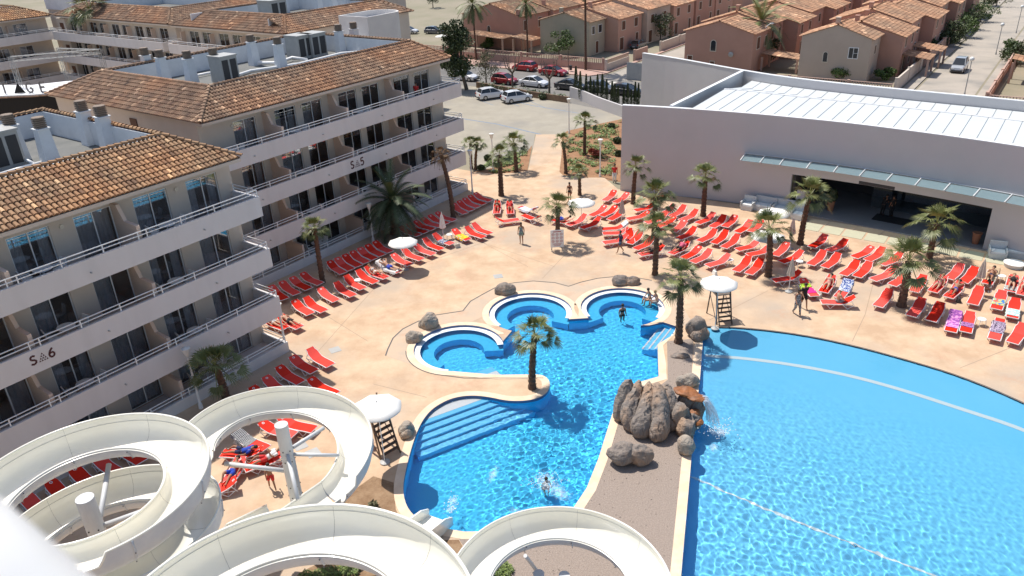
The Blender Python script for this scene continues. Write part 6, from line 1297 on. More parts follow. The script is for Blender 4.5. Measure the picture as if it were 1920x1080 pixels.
def fan_crown(seed, nf=18, size=1.0, droop=.2, spread=1.0):
    q = random.Random(seed); mb = MB()
    for i in range(nf):
        lvl = (i + .5) / nf; az = i * 2.399 + q.uniform(-.3, .3); el = R(86 - 112 * lvl ** .9 * spread) + q.uniform(-.15, .15); pl = size * q.uniform(.5, .78) * (.62 + .42 * lvl); d = Vector((math.cos(az) * math.cos(el), math.sin(az) * math.cos(el), math.sin(el))); mb.col = .75
        s = d.cross(Vector((0, 0, 1)));
        if s.length < .05: s = Vector((1, 0, 0))
        s.normalize(); P0 = d * .05; P1 = P0 + d * pl * .55; P2 = P1 + d * pl * .45 - Vector((0, 0, .05 * size * lvl)); w_ = .013 * size
        for a, b in ((P0, P1), (P1, P2)): mb.add([a - s * w_, a + s * w_, b + s * w_, b - s * w_], [(0, 1, 2, 3)])
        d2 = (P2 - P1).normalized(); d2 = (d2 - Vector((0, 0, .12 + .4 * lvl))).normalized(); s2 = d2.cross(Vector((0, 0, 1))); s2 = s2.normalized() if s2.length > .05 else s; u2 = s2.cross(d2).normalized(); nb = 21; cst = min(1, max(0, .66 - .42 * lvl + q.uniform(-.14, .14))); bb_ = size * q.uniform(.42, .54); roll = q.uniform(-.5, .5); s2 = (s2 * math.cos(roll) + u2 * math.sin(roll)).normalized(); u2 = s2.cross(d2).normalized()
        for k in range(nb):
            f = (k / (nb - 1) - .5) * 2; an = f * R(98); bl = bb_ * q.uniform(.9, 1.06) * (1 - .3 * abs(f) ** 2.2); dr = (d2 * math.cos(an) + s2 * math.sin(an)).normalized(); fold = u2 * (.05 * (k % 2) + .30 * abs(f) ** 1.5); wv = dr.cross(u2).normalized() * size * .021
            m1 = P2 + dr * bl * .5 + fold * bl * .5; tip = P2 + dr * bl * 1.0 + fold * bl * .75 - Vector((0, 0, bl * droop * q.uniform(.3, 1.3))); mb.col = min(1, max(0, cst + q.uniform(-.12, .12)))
            mb.add([P2, m1 - wv, tip, m1 + wv], [(0, 1, 2, 3)])
    for i in range(22):
        az = q.uniform(0, 2 * PI); mb.col = .1; p = Vector((math.cos(az) * .13, math.sin(az) * .13, -.05)); t = p + Vector((math.cos(az) * .16, math.sin(az) * .16, -.25 * size * q.uniform(.6, 1.3))); s = Vector((-math.sin(az), math.cos(az), 0)) * .03; mb.add([p - s, p + s, t], [(0, 1, 2)])
    return mb
def feather_crown(seed, nf=46, size=1.0, m=None, lo=-35):
    q = random.Random(seed); mb = MB()
    for i in range(nf):
        az = i * 2.399 + q.uniform(-.15, .15); lvl = i / nf; el = R(82 + (lo - 82) * lvl ** .9); Ln = size * q.uniform(1.7, 2.1); p = Vector((0, 0, .0)); d = Vector((math.cos(az) * math.cos(el), math.sin(az) * math.cos(el), math.sin(el))); n = 11; pts = [p.copy()]
        for k in range(n): d = (d + Vector((0, 0, -.115 - .03 * lvl))).normalized(); p = p + d * Ln / n; pts.append(p.copy())
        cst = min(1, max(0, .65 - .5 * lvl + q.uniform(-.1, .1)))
        for k in range(1, n):
            dd = (pts[k + 1] - pts[k - 1]).normalized(); s = dd.cross(Vector((0, 0, 1))); s = s.normalized() if s.length > .05 else Vector((1, 0, 0)); u_ = s.cross(dd)
            for sub in (0, .33, .66):
                base = pts[k] + (pts[k + 1] - pts[k]) * sub
                for sg in (-1, 1):
                    l_ = size * .36 * math.sin(PI * (k + sub) / (n + .6)) ** .6 * q.uniform(.85, 1.1); dr = (s * sg + dd * .75 + u_ * .25).normalized(); tip = base + dr * l_ - Vector((0, 0, l_ * .3)); w_ = dd * .028 * size; mb.col = min(1, max(0, cst + q.uniform(-.12, .12))); mb.add([base - w_, base + w_, tip], [(0, 1, 2)])
            mb.col = .5; w_ = s * .014 * size; mb.add([pts[k - 1] - w_, pts[k - 1] + w_, pts[k] + w_, pts[k] - w_], [(0, 1, 2, 3)])
    return mb
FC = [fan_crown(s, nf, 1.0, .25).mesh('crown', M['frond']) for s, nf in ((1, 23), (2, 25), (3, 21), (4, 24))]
def fan_palm(label, base, crown_px, rad_px, k, h=None, r0=.2, name='fan_palm', crown=None, extra=None):
    b = at(*base); r = empty(name, b, 0, label, 'palm tree', 'palm trees round the pools')
    if h is None:
        best = 9e9
        for z10 in range(10, 160):
            z = z10 / 10; c = at(crown_px[0], crown_px[1], z); e = abs((c - b).dot(Vector((b.x, b.y, 0)).normalized()))
            if e < best: best = e; h = z
    c = at(crown_px[0], crown_px[1], h) - b; 
    if math.hypot(c.x, c.y) > 1.3: c = Vector((c.x * 1.3 / math.hypot(c.x, c.y), c.y * 1.3 / math.hypot(c.x, c.y), 0))
    dist = (at(crown_px[0], crown_px[1], h) - Vector((0, 0, CAM_H))).length; rad = rad_px * dist / F_PX
    t = palm_trunk(h, r0, r0 * .72, k, (c.x, c.y)); t.build('trunk', M['trunk'], r)
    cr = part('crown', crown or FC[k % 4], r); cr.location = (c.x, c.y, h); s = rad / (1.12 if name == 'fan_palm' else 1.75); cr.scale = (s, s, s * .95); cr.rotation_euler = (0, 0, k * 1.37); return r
fan_palm('fan palm on the rounded tip between the left spa and the lower pool', (998, 728), (1003, 628), 55, 1, r0=.2)
fan_palm('fan palm in the gravel at the pool steps, its shadow in the big pool', (1272, 642), (1276, 522), 54, 2, r0=.22)
fan_palm('fan palm in front of the dense loungers, with another crown just above it', (1228, 515), (1232, 425), 46, 3, r0=.2)
fan_palm('fan palm whose trunk hides behind another fan palm crown', (1226, 443), (1229, 368), 48, 5, r0=.2)
fan_palm('fan palm with two white parasols behind it', (1440, 518), (1443, 428), 50, 7, r0=.23)
fan_palm('tall leaning fan palm at the left of the hall entrance', (1500, 458), (1518, 366), 48, 6, r0=.22)
fan_palm('bushy fan palm among the front loungers below the entrance slabs', (1690, 574), (1704, 490), 60, 9, r0=.26)
fan_palm('fan palm in front of the right end of the hall entrance', (1741, 487), (1757, 420), 52, 8, r0=.22)
fan_palm('fan palm standing against the blank hall wall, right one', (1318, 405), (1323, 332), 36, 11, r0=.22)
fan_palm('fan palm at the left end of the blank hall wall', (1187, 382), (1192, 312), 32, 10, r0=.2)
fan_palm('small fan palm with a round crown between path and sun deck', (1087, 366), (1086, 322), 22, 13, r0=.16)
fan_palm('fan palm right behind the standing sign board', (1046, 460), (1046, 386), 40, 12, r0=.2)
fan_palm('fan palm with a thick tall trunk left of the deck path', (940, 367), (937, 290), 30, 14, r0=.24)
fan_palm('fan palm with splayed fronds at the corner of the soil bed', (968, 322), (963, 268), 32, 15, r0=.2)
fan_palm('fan palm right beside the pale path', (1061, 325), (1055, 265), 24, 17, r0=.17)
fan_palm('fan palm standing alone in the middle of the planted bed', (1096, 290), (1097, 226), 26, 16, r0=.18)
fan_palm('left of two dark twin fan palms by the middle block corner', (884, 316), (882, 268), 20, 19, r0=.15)
fan_palm('right of two dark twin fan palms by the middle block corner', (892, 318), (895, 271), 22, 18, r0=.15)
fan_palm('small fan palm in front of the middle block wall, left of the date palm', (605, 530), (590, 428), 32, 21, r0=.19)
fan_palm('fan palm before the lowest balcony of the near block', (425, 750), (403, 686), 58, 20, h=2.6, r0=.22)
DC = fan_crown(33, 16, 1.0, 1.2, 1.15).mesh('crown', M['deadfrond'])
fan_palm('fan palm with a bare brown dead crown in front of the middle block', (850, 408), (826, 290), 25, 22, r0=.2, crown=DC)
FE = feather_crown(5, 52, 1.0).mesh('crown', M['datefrond'])
fan_palm('large dark date palm in the shade of the middle block', (740, 438), (735, 377), 72, 24, r0=.33, name='date_palm', crown=FE, h=2.9).children
FE2 = feather_crown(6, 34, 1.0, lo=-50).mesh('crown', M['frond'])
fan_palm('tall thin date palm left of the pink gabled house', (893, 113), (877, 24), 40, 25, r0=.16, name='date_palm', crown=FE2, h=9.0)
fan_palm('tall thin palm behind the red hatchback', (990, 115), (980, 22), 30, 26, r0=.16, name='date_palm', crown=FE2, h=9.0)
fan_palm('very tall palm trunk crossing the grey green house, crown cut off by the top edge', (1098, 132), (1084, -26), 40, 27, r0=.19, name='date_palm', crown=FE2, h=13.0)
fan_palm('big date palm behind the hall roof beside the curved street lamp', (1418, 120), (1427, 42), 58, 28, r0=.24, name='date_palm', crown=FE2, h=6.0)
tp_ = at(167, 18, 12.5); tb0 = Vector((tp_.x, tp_.y, 0)); dv_ = RM @ (tb0 - Vector((0, 0, CAM_H))); fan_palm('lone tall fan palm against the far balcony block', (960 + F_PX * dv_.x / dv_.z, 540 + F_PX * dv_.y / dv_.z), (167, 18), 46, 29, r0=.24, h=12.5)
# ============================================================ TREES AND SHRUBS
def leafy(mb, c, r, n, q, ls=.16, lo=-.4):
    for _ in range(n):
        while True:
            v = Vector((q.uniform(-1, 1), q.uniform(-1, 1), q.uniform(-1, 1)))
            if v.length < 1 and v.length > q.random() ** 2 * .8: break
        p = Vector((c[0] + v.x * r[0], c[1] + v.y * r[1], c[2] + v.z * r[2])); a = Vector((q.gauss(0, 1), q.gauss(0, 1), q.gauss(0, 1))).normalized(); b = a.cross(Vector((q.gauss(0, 1), q.gauss(0, 1), q.gauss(0, 1)))).normalized(); s = ls * q.uniform(.6, 1.3)
        mb.col = min(1, max(0, q.gauss(.42, .2))); mb.add([p - a * s, p - b * s * .5, p + a * s, p + b * s * .5], [(0, 1, 2, 3)])
def tree(label, base, h, cr, m, seed, clumps=14, leaves=170, ls=.2, trunk=.16, name='tree', th=.35, lean=0):
    q = random.Random(seed); r = empty(name, Vector((base.x, base.y, base.z)), 0, label, 'tree', 'trees beyond the hotel'); mb = MB(); mb.tube([(0, 0, 0), (lean * .3, 0, h * th * .6), (lean * .6, 0, h * th), (lean, 0, h * .8)], [trunk * 1.3, trunk, trunk * .8, trunk * .3], 8)
    cl = []
    for i in range(clumps):
        t = q.uniform(th * .8, .95); a = q.uniform(0, 2 * PI); rr = cr * q.uniform(.2, .8) * (1.15 - abs(t - .6)); cl.append((rr * math.cos(a) + lean, rr * math.sin(a), h * t))
    for c in cl[:8]: mb.tube([(lean * .5, 0, h * th * q.uniform(.8, 1.4)), ((c[0]) * .5, c[1] * .5, c[2] * .8), c], [trunk * .45, trunk * .3, trunk * .12], 5)
    mb.build('trunk', M['bark'], r); lf = MB()
    for c in cl:
        s = q.uniform(.30, .55) * cr; leafy(lf, c, (s, s, s * .8), int(leaves * .75), q, ls * .8)
        leafy(lf, (c[0] + q.uniform(-.5, .5) * cr * .6, c[1] + q.uniform(-.5, .5) * cr * .6, c[2] + q.uniform(-.3, .3)), (s * .5, s * .5, s * .4), int(leaves * .25), q, ls * .8)
    lf.build('crown', M[m], r); return r
tree('large dark tree at the street end of the middle block', at(875, 168), 10.0, 2.5, 'leaf', 1, 26, 260, .24, .22, th=.3, lean=-1.2)
tree('wispy olive tree beside the large dark tree', at(912, 160), 4.6, 1.9, 'leaf3', 2, 16, 110, .13, .1)
tree('round bushy tree at the top edge above the stair tower', un(92, -97), 5.6, 2.6, 'leaf3', 3, 18, 200, .22, .18)
tree('dark tree left of the pink house, beyond the road', un(99, -96), 6.0, 2.2, 'leaf', 4, 16, 190, .22, .18)
for i, (px, py, h, cr, m_, lb_) in enumerate([(1048, 108, 4.2, 2.3, 'leaf2', 'leafy shrub tree against the grey green house wall'), (1238, 78, 4.6, 2.6, 'leaf', 'broad palm-like shrub in the yard right of the pink house'), (1440, 118, 3.6, 1.6, 'leaf', 'dark round tree beside the curved street lamp'), (1572, 148, 1.8, 1.7, 'leaf2', 'bright green shrub in front of the grey beige house'), (1660, 150, 1.8, 1.3, 'leaf2', 'green shrub right of the grey beige house'), (1800, 70, 3.4, 2.4, 'leaf2', 'leafy tree over the garden wall of the side street, lower one'), (1838, 42, 3.2, 2.4, 'leaf2', 'leafy tree over the garden wall of the side street, middle one'), (1868, 12, 3.6, 2.8, 'leaf', 'dark tree at the far top of the side street'), (1905, 120, 2.6, 2.2, 'leaf', 'dark shrub in the garden right of the side street'), (1845, 5, 3.5, 2.6, 'leaf', 'dark tree behind the far garden wall'), (1325, 22, 3.0, 2.0, 'leaf', 'dark tree between the house rows at the top'), (1775, 88, 2.2, 1.6, 'leaf', 'shrub by the carport roof'), (912, 92, 1.8, 1.4, 'leaf2', 'small bush behind the pink street wall'), (812, 15, 5.5, 2.2, 'leaf', 'dark tree right of the far wing roof'), (1782, 82, 3.0, 2.2, 'leaf', 'dark tree over the wall just above the carports'), (1818, 55, 3.2, 2.2, 'leaf', 'dark tree between the two leafy trees of the side street'), (1893, 110, 2.6, 1.9, 'leaf2', 'rounded garden shrub tree at the right edge beyond the street'), (1745, 100, 2.0, 1.4, 'leaf', 'dark shrub between the two carports'), (1530, 118, 2.2, 1.3, 'leaf', 'dark shrub left of the grey beige house')]):
    tree(lb_, at(px, py), h, cr, m_, 40 + i, 12, 130, .2, .1)
# pollarded bare street trees
def bare(label, base, h, seed):
    q = random.Random(seed); r = empty('bare_tree', base, 0, label, 'tree', 'bare pollarded street trees'); mb = MB(); mb.tube([(0, 0, 0), (0.05, 0, h * .5)], [.17, .13], 7)
    for k in range(6):
        a = k * 1.05 + q.uniform(-.2, .2); e = (math.cos(a) * .8, math.sin(a) * .8, h * .5 + .7); e2 = (math.cos(a) * 1.1, math.sin(a) * 1.1, h * .5 + 1.6 + q.uniform(0, .6)); mb.tube([(0.05, 0, h * .48), e, e2], [.1, .07, .035], 5)
        for j in range(3): mb.tube([e2, (e2[0] + q.uniform(-.4, .4), e2[1] + q.uniform(-.4, .4), e2[2] + q.uniform(.2, .6))], [.03, .012], 3)
    mb.build('trunk', M['bark'], r)
bare('bare pollarded tree in front of the red hatchback and coupe', at(961, 166), 4.4, 1); bare('bare pollarded tree in front of the red saloon', at(1030, 180), 4.6, 2)
# cypresses
def cypress(seed):
    q = random.Random(seed); lf = MB()
    for k in range(900):
        t = q.random() ** .8; z = .15 + 2.6 * t; rr = .26 * math.sin(PI * min(1, (t * .9 + .1))) ** .5 * (1.02 - .75 * t) * q.uniform(.55, 1.1) + .03; a = q.uniform(0, 2 * PI); p = Vector((rr * math.cos(a), rr * math.sin(a), z)); o_ = Vector((math.cos(a) * .35, math.sin(a) * .35, 1)) * .11; s = Vector((-math.sin(a), math.cos(a), 0)) * .035; lf.col = min(1, max(0, q.gauss(.3, .18))); lf.add([p - s, p + s, p + o_], [(0, 1, 2)])
    tr = MB(); tr.tube([(0, 0, 0), (0, 0, 2.3)], [.06, .02], 5); return lf.mesh('crown', M['leaf']), tr.mesh('trunk', M['bark'])
CY = [cypress(s) for s in (1, 2, 3)]
cyp = [(1080, 183, 1.25), (1088, 188, 1.15), (1099, 186, 1.0), (1107, 189, .95), (1113, 191, .85), (1120, 192, 1.1), (1129, 194, 1.15), (1137, 197, 1.0), (1147, 204, 1.05), (1152, 207, 1.0), (1158, 208, .95), (1169, 205, .85), (1176, 206, 1.0), (1183, 205, .75), (1190, 203, 1.0), (1196, 203, .95)]
for i, (px, py, s) in enumerate(cyp):
    r = empty('cypress', at(px, py), rng.uniform(0, 6), f'slim dark cypress in the row behind the low curved wall, {ordinal(i)} from the left', 'cypress', 'row of slim cypresses', s * 1.15); part('crown', CY[i % 3][0], r); part('trunk', CY[i % 3][1], r)
# ground cover in the beds, red bush, hedge at the wall
def cover(name, polys, n, m, hh, ls, seed, label=None):
    q = random.Random(seed); mb = MB(); tot = 0
    for poly, k in polys:
        ins = clip_to(None, poly); x0, x1 = min(p[0] for p in poly), max(p[0] for p in poly); y0, y1 = min(p[1] for p in poly), max(p[1] for p in poly); c = 0; g = 0
        while c < k and g < k * 30:
            g += 1; x, y = q.uniform(x0, x1), q.uniform(y0, y1)
            if not ins(x, y) or mn.noise(Vector((x * .8, y * .8, 3))) < -.05: continue
            c += 1; z = q.uniform(0, hh); p = Vector((x, y, z)); a = Vector((q.gauss(0, 1), q.gauss(0, 1), q.uniform(0, .8))).normalized(); b = a.cross(Vector((0, 0, 1))).normalized(); s = ls * q.uniform(.6, 1.3); mb.col = min(1, max(0, q.gauss(.5, .22))); mb.add([p - a * s, p - b * s * .55, p + a * s, p + b * s * .55], [(0, 1, 2, 3)])
    o = mb.build(name, M[m]); o['kind'] = 'stuff'; return o
gb_ = [W2(1060, 322), W2(1066, 262), W2(1100, 240), W2(1165, 228), W2(1160, 250), W2(1150, 330), W2(1128, 328)]
cover('ground_cover', [(gb_, 3600), ([W2(895, 318), W2(925, 300), W2(985, 282), W2(990, 276), W2(986, 300), W2(975, 318), W2(930, 326)], 1500)], 0, 'ivy', .22, .13, 3)
cover('ground_cover', [([W2(900, 168), W2(1000, 184), W2(1062, 192), W2(1060, 186), W2(1000, 178), W2(900, 160)], 900)], 0, 'leaf', .9, .16, 5)
cover('grass', [([W2(575, 1070), W2(640, 1040), W2(700, 1045), W2(760, 1079), W2(560, 1085)], 1500), ([W2(915, 1079), W2(950, 1040), W2(975, 1045), W2(955, 1090)], 700)], 0, 'ivy', .2, .05, 6)
def bush(label, base, s, m, seed, n=500, ls=.1):
    q = random.Random(seed); r = empty('shrub', Vector((base.x, base.y, 0)), 0, label, 'shrub', 'shrubs'); mb = MB(); leafy(mb, (0, 0, s * .6), (s, s, s * .7), n, q, ls); mb.build('foliage', M[m], r); st_ = MB(); [st_.tube([(0, 0, 0), (q.uniform(-.4, .4) * s, q.uniform(-.4, .4) * s, s * .8)], [.03, .01], 4) for _ in range(5)]; st_.build('stem', M['bark'], r)
bush('red leaved bush in the middle of the planted bed', at(1118, 294), .55, 'redleaf', 1, 420); bush('smaller red leaved bush left of the lamp post in the bed', at(1110, 287), .4, 'redleaf', 2, 260)
for i, (px, py, s, lb_) in enumerate([(1146, 240, .7, 'dark green shrub at the top of the planted bed'), (1158, 268, .8, 'dark shrub against the hall corner, upper'), (1160, 292, .7, 'dark shrub against the hall corner, lower'), (902, 318, .6, 'low dark shrub below the twin palms'), (915, 300, .7, 'green shrub behind the thick palm trunk'), (1000, 178, .8, 'green shrub behind the right white parked car'), (1018, 186, 1.0, 'upright green shrub at the end of the brown stone wall'), (700, 952, .35, 'dry little shrub on the bare soil')]):
    bush(lb_, at(px, py), s * .62, 'leaf' if i != 7 else 'leaf3', 10 + i, 600 if i != 7 else 150, .1)
# ============================================================ CARS
def car_meshes(kind, paint):
    """x forward. lofted body with an inset glasshouse"""
    L = {'hatch': 3.9, 'sedan': 4.4, 'van': 4.3}[kind]; W_ = 1.7
    if kind == 'hatch': top = [(-1.95, .62, .5), (-1.9, .86, .95), (-1.2, .86, .98), (.75, .86, .95), (1.45, .82, .86), (1.85, .74, .7), (1.95, .6, .5)]; roof = [(-1.75, .95), (-1.5, 1.4), (-.6, 1.47), (.2, 1.42), (1.05, .96)]
    elif kind == 'sedan': top = [(-2.2, .62, .55), (-2.15, .84, .9), (-1.5, .86, .96), (.8, .86, .95), (1.6, .82, .84), (2.1, .72, .66), (2.2, .6, .45)]; roof = [(-1.65, .95), (-1.0, 1.36), (-.3, 1.42), (.25, 1.38), (1.1, .95)]
    else: top = [(-2.1, .62, .5), (-2.08, .86, 1.05), (-1.2, .86, 1.08), (.8, .86, 1.05), (1.55, .82, .95), (2.05, .74, .75), (2.12, .6, .5)]; roof = [(-2.02, 1.05), (-1.9, 1.72), (-.6, 1.8), (.3, 1.74), (1.2, 1.04)]
    b = MB(); secs = []
    for x, w, z in top: secs.append([(x, -w, .24), (x, -w * 1.02, .5 * (z + .24)), (x, -w * .95, z * .93), (x, -w * .8, z), (x, w * .8, z), (x, w * .95, z * .93), (x, w * 1.02, .5 * (z + .24)), (x, w, .24)])
    n = 8; vs = [p for s in secs for p in s]; b.add(vs, [(i * n + k, i * n + (k + 1) % n, (i + 1) * n + (k + 1) % n, (i + 1) * n + k) for i in range(len(secs) - 1) for k in range(n)] + [tuple(range(n)), tuple((len(secs) - 1) * n + k for k in range(n))])
    rf = MB(); rv = []
    for x, z in roof[1:4]: rv += [(x, -.6, z), (x, -.5, z + .03), (x, .5, z + .03), (x, .6, z)]
    rf.add(rv, [(4 * i + k, 4 * i + k + 1, 4 * i + k + 5, 4 * i + k + 4) for i in range(2) for k in range(3)])
    for sy in (-1, 1):
        for a, c in ((roof[0], roof[1]), (roof[3], roof[4])): rf.tube([(a[0], sy * (.78 if a[1] < 1.1 else .61), a[1] - .02), (c[0], sy * (.61 if c[1] > 1.1 else .78), c[1] - .02)], .04, 4)
        rf.tube([(-.35, sy * .78, .95), (-.4, sy * .61, roof[2][1] - .02)], .04, 4)
    g = MB(); gv = []
    for i, (x, z) in enumerate(roof): w = .585 if 0 < i < 4 else .76; zz = z - .03; gv += [(x, -w, zz), (x, w, zz)]
    g.add(gv, [(2 * i, 2 * i + 1, 2 * i + 3, 2 * i + 2) for i in range(4)])
    for sy in (0, 1):
        z0 = roof[0][1] - .04; poly = [gv[2 * i + sy] for i in range(5)] + [(roof[4][0], (-.76, .76)[sy], z0), (roof[0][0], (-.76, .76)[sy], z0)]; g.add(poly, [tuple(range(7))])
    bp = MB(); fx = top[-1][0]; rx = top[0][0]
    bp.box((fx + .0, 0, .36), (.12, 1.35, .2)); bp.box((rx, 0, .38), (.12, 1.4, .2))
    hl = MB(); tl = MB(); hls = []; 
    return dict(body=b.mesh('body', paint), roof=rf.mesh('roof_panel', paint), glass=g.mesh('windows', M['carglass']), bumper=bp.mesh('bumper', M['dark']), fx=fx, rx=rx, z=top[-2][2])
wt = MB(); wt.lathe([(.18, -.1), (.3, -.1), (.32, -.06), (.32, .06), (.3, .1), (.18, .1)], n=16, cap=False); wt.v = [(x, z, y) for x, y, z in wt.v]; WT = wt.mesh('tyre', M['tyre'])
wr = MB(); wr.lathe([(.02, -.105), (.19, -.1), (.19, .1), (.02, .105)], n=12); wr.v = [(x, z, y) for x, y, z in wr.v]; WR = wr.mesh('rim', M['rim'])
hm = MB(); hm.box((0, 0, 0), (.14, .34, .13)); HM = hm.mesh('headlight', M['lampwhite']); tm_ = MB(); tm_.box((0, 0, 0), (.08, .22, .2)); TM = tm_.mesh('tail_light', mat('tail_red', (.35, .01, .01), .3)); pm_ = MB(); pm_.box((0, 0, 0), (.02, .5, .11)); PM = pm_.mesh('number_plate', M['white'])
def car(label, p, rz, kind, paint):
    r = empty('parked_car', Vector((p.x, p.y, p.z)), rz, label, 'car', 'parked cars'); d = car_meshes(kind, paint)
    for k, nm in (('body', 'body'), ('roof', 'roof_panel'), ('glass', 'windows'), ('bumper', 'bumper')): part(nm, d[k], r)
    for x in (d['rx'] + .78, d['fx'] - .78):
        for sy in (-1, 1): w = empty('wheel', (x, sy * .8, .32), 0); w.parent = r; part('tyre', WT, w); part('rim', WR, w)
    for sy in (-1, 1): h = part('headlight', HM, r); h.location = (d['fx'] - .06, sy * .55, .64); t = part('tail_light', TM, r); t.location = (d['rx'] + .02, sy * .68, .78)
    t = part('number_plate', PM, r); t.location = (d['rx'] - .07, 0, .5); return r
RP = carpaint('red', (.42, .012, .02)); WP = carpaint('white', (.72, .73, .75)); DP = carpaint('dark', (.02, .022, .028)); SP = carpaint('silver', (.42, .44, .46)); GP = carpaint('grey', (.12, .13, .15)); RP2 = carpaint('crimson', (.35, .006, .015))
aN = math.atan2(N.y, N.x)
z_ = -.01
car('white hatchback parked on the pale lot, left of two', at(921, 184, z_), aN + 1.05, 'hatch', WP); car('white hatchback parked on the pale lot, right of two', at(969, 190, z_), aN + 1.05, 'hatch', WP)
car('dark red hatchback on the far side of the road, left of two', at(984, 132, z_), aN + PI, 'hatch', RP); car('bright red saloon on the far side of the road, right of two', at(1038, 141, z_), aN, 'sedan', RP2)
car('red coupe on the near side of the road behind the brown wall', at(947, 157, z_), aN, 'hatch', RP2); car('white saloon on the near side of the road beside the red coupe', at(1002, 162, z_), aN, 'sedan', WP); car('dark saloon on the near side of the road behind the first cypresses', at(1070, 168, z_), aN, 'sedan', DP)
car('pale car under the large dark tree at the road', at(872, 150, z_), aN, 'sedan', WP); car('dark car behind the middle cypresses', at(1125, 172, z_), aN, 'hatch', GP); car('grey car behind the right cypresses beside the hall wall', at(1175, 178, z_), aN, 'hatch', DP)
car('silver people carrier parked in the side street', at(1797, 133, z_), AZ + PI + .0, 'van', SP)
for i, px in enumerate((835, 850, 868)): car(f'distant parked car beyond the lawn at the top edge, {ordinal(i)} from the left', un(122 - .0 + 2 * i, -120 + 5.2 * i), aN + .3, 'hatch', (SP, WP, GP)[i])
car('dark blue car in the yard behind the pink street wall', at(1198, 90), AZ, 'hatch', GP)
# ============================================================ HOUSES
def gable_house(label, u0, n0, du, dn, h, wallm, seed, rise=1.5, ridge_along='u', wins_front=(), wins_side=(), chimneys=(), tile='tile_c', arch=None, shut=True):
    """box with a low gable roof; the ridge runs along +u; the gable end faces -u (towards the hotel)"""
    r = empty('house', un(u0, n0), AZ, label, 'house', 'terraced houses beyond the hall'); b = MB()
    # local: x = +u, y = -n ; footprint x 0..du, y 0..-? use y from -dn..0 -> towards +n is negative y
    y0, y1 = -dn, 0; ym = -dn * .5
    P = [(0, y0), (0, y1)]; 
    vs = [(0, y0, 0), (du, y0, 0), (du, y1, 0), (0, y1, 0), (0, y0, h), (du, y0, h), (du, y1, h), (0, y1, h), (0, ym, h + rise), (du, ym, h + rise)]
    b.add(vs, [(0, 1, 5, 4), (2, 3, 7, 6), (3, 0, 4, 8, 7), (1, 2, 6, 9, 5)]); b.build('wall', M[wallm], r)
    rt = MB(); rt.keep = True; ov = .35
    for sg, ye in ((1, y0), (-1, y1)):
        run = Vector((0, (ym - ye), rise)); s = run.normalized(); L = du + 2 * .15
        o = Vector((-.15, ye, h)) - s * ov + Vector((0, 0, .07)); e = Vector((1, 0, 0))
        if sg < 0: o = Vector((du + .15, ye, h)) - s * ov + Vector((0, 0, .07)); e = -e
        tiles(rt, o, e, s, L, run.length + ov, 0, 0, .33, .5, 2, seed + sg)
    ridge(rt, (-.15, ym, h + rise + .1), (du + .15, ym, h + rise + .1), .13, seed, .45)
    rf = rt.build('roof', M[tile], r)
    for cx, cy in chimneys:
        zc = h + rise * (1 - abs(cy - ym) / (dn / 2)); c = MB(); c.box((cx, cy, zc + .35), (.6, .5, 1.1)); c.box((cx, cy, zc + .95), (.72, .62, .1)); c.build('chimney', M[wallm], rf)
    for (y, z, w, hh, st_) in wins_front:
        f = MB(); arch_ = st_ == 'arch'; t = .09
        f.b2(-.05, .0, y - w / 2 - t, y - w / 2, z, z + hh); f.b2(-.05, 0, y + w / 2, y + w / 2 + t, z, z + hh); f.b2(-.05, 0, y - w / 2 - t, y + w / 2 + t, z - t, z)
        if arch_: f.add([(-.05, y + (w / 2 + t) * math.cos(PI * k / 8), z + hh + (w / 2 + t) * math.sin(PI * k / 8)) for k in range(9)] + [(-.05, y + w / 2 * math.cos(PI * k / 8), z + hh + w / 2 * math.sin(PI * k / 8)) for k in range(9)], [(k, k + 1, 10 + k, 9 + k) for k in range(8)])
        else: f.b2(-.05, 0, y - w / 2 - t, y + w / 2 + t, z + hh, z + hh + t)
        if st_ == 'white': f.b2(-.045, 0, y - .03, y + .03, z, z + hh); f.b2(-.04, 0, y - w / 2, y - .031, z + hh / 2 - .02, z + hh / 2 + .02)
        wf = f.build('window', M['white'] if st_ == 'white' else M['trim'], r); g = MB(); g.b2(-.02, -.004, y - w / 2, y + w / 2, z, z + hh)
        if arch_: g.add([(-.02, y, z + hh)] + [(-.02, y + w / 2 * math.cos(PI * k / 8), z + hh + w / 2 * math.sin(PI * k / 8)) for k in range(9)], [(0, k + 1, k + 2) for k in range(8)])
        g.build('pane', M['carglass'] if st_ in ('white', 'arch') else M['shutter'], wf)
    for (x, z, w, hh, st_) in wins_side:
        y = y0; t = .09; f = MB(); f.b2(x - w / 2 - t, x - w / 2, y - .05, y, z, z + hh); f.b2(x + w / 2, x + w / 2 + t, y - .05, y, z, z + hh); f.b2(x - w / 2 - t, x + w / 2 + t, y - .05, y, z - t, z); f.b2(x - w / 2 - t, x + w / 2 + t, y - .05, y, z + hh, z + hh + t)
        wf = f.build('window', M['white'] if st_ == 'white' else M['trim'], r); g = MB(); g.b2(x - w / 2, x + w / 2, y - .02, y - .003, z, z + hh); g.build('pane', M['carglass'] if st_ == 'white' else M['shutter'], wf)
    return r
SW = lambda du: [(x, z, 1.0, 1.25, 's') for x in ([du * .25, du * .75] if du > 5 else [du / 2]) for z in (3.6,)] + [(du * .3, .3, 1.0, 2.0, 's'), (du * .75, .9, 1.1, 1.2, 's')]
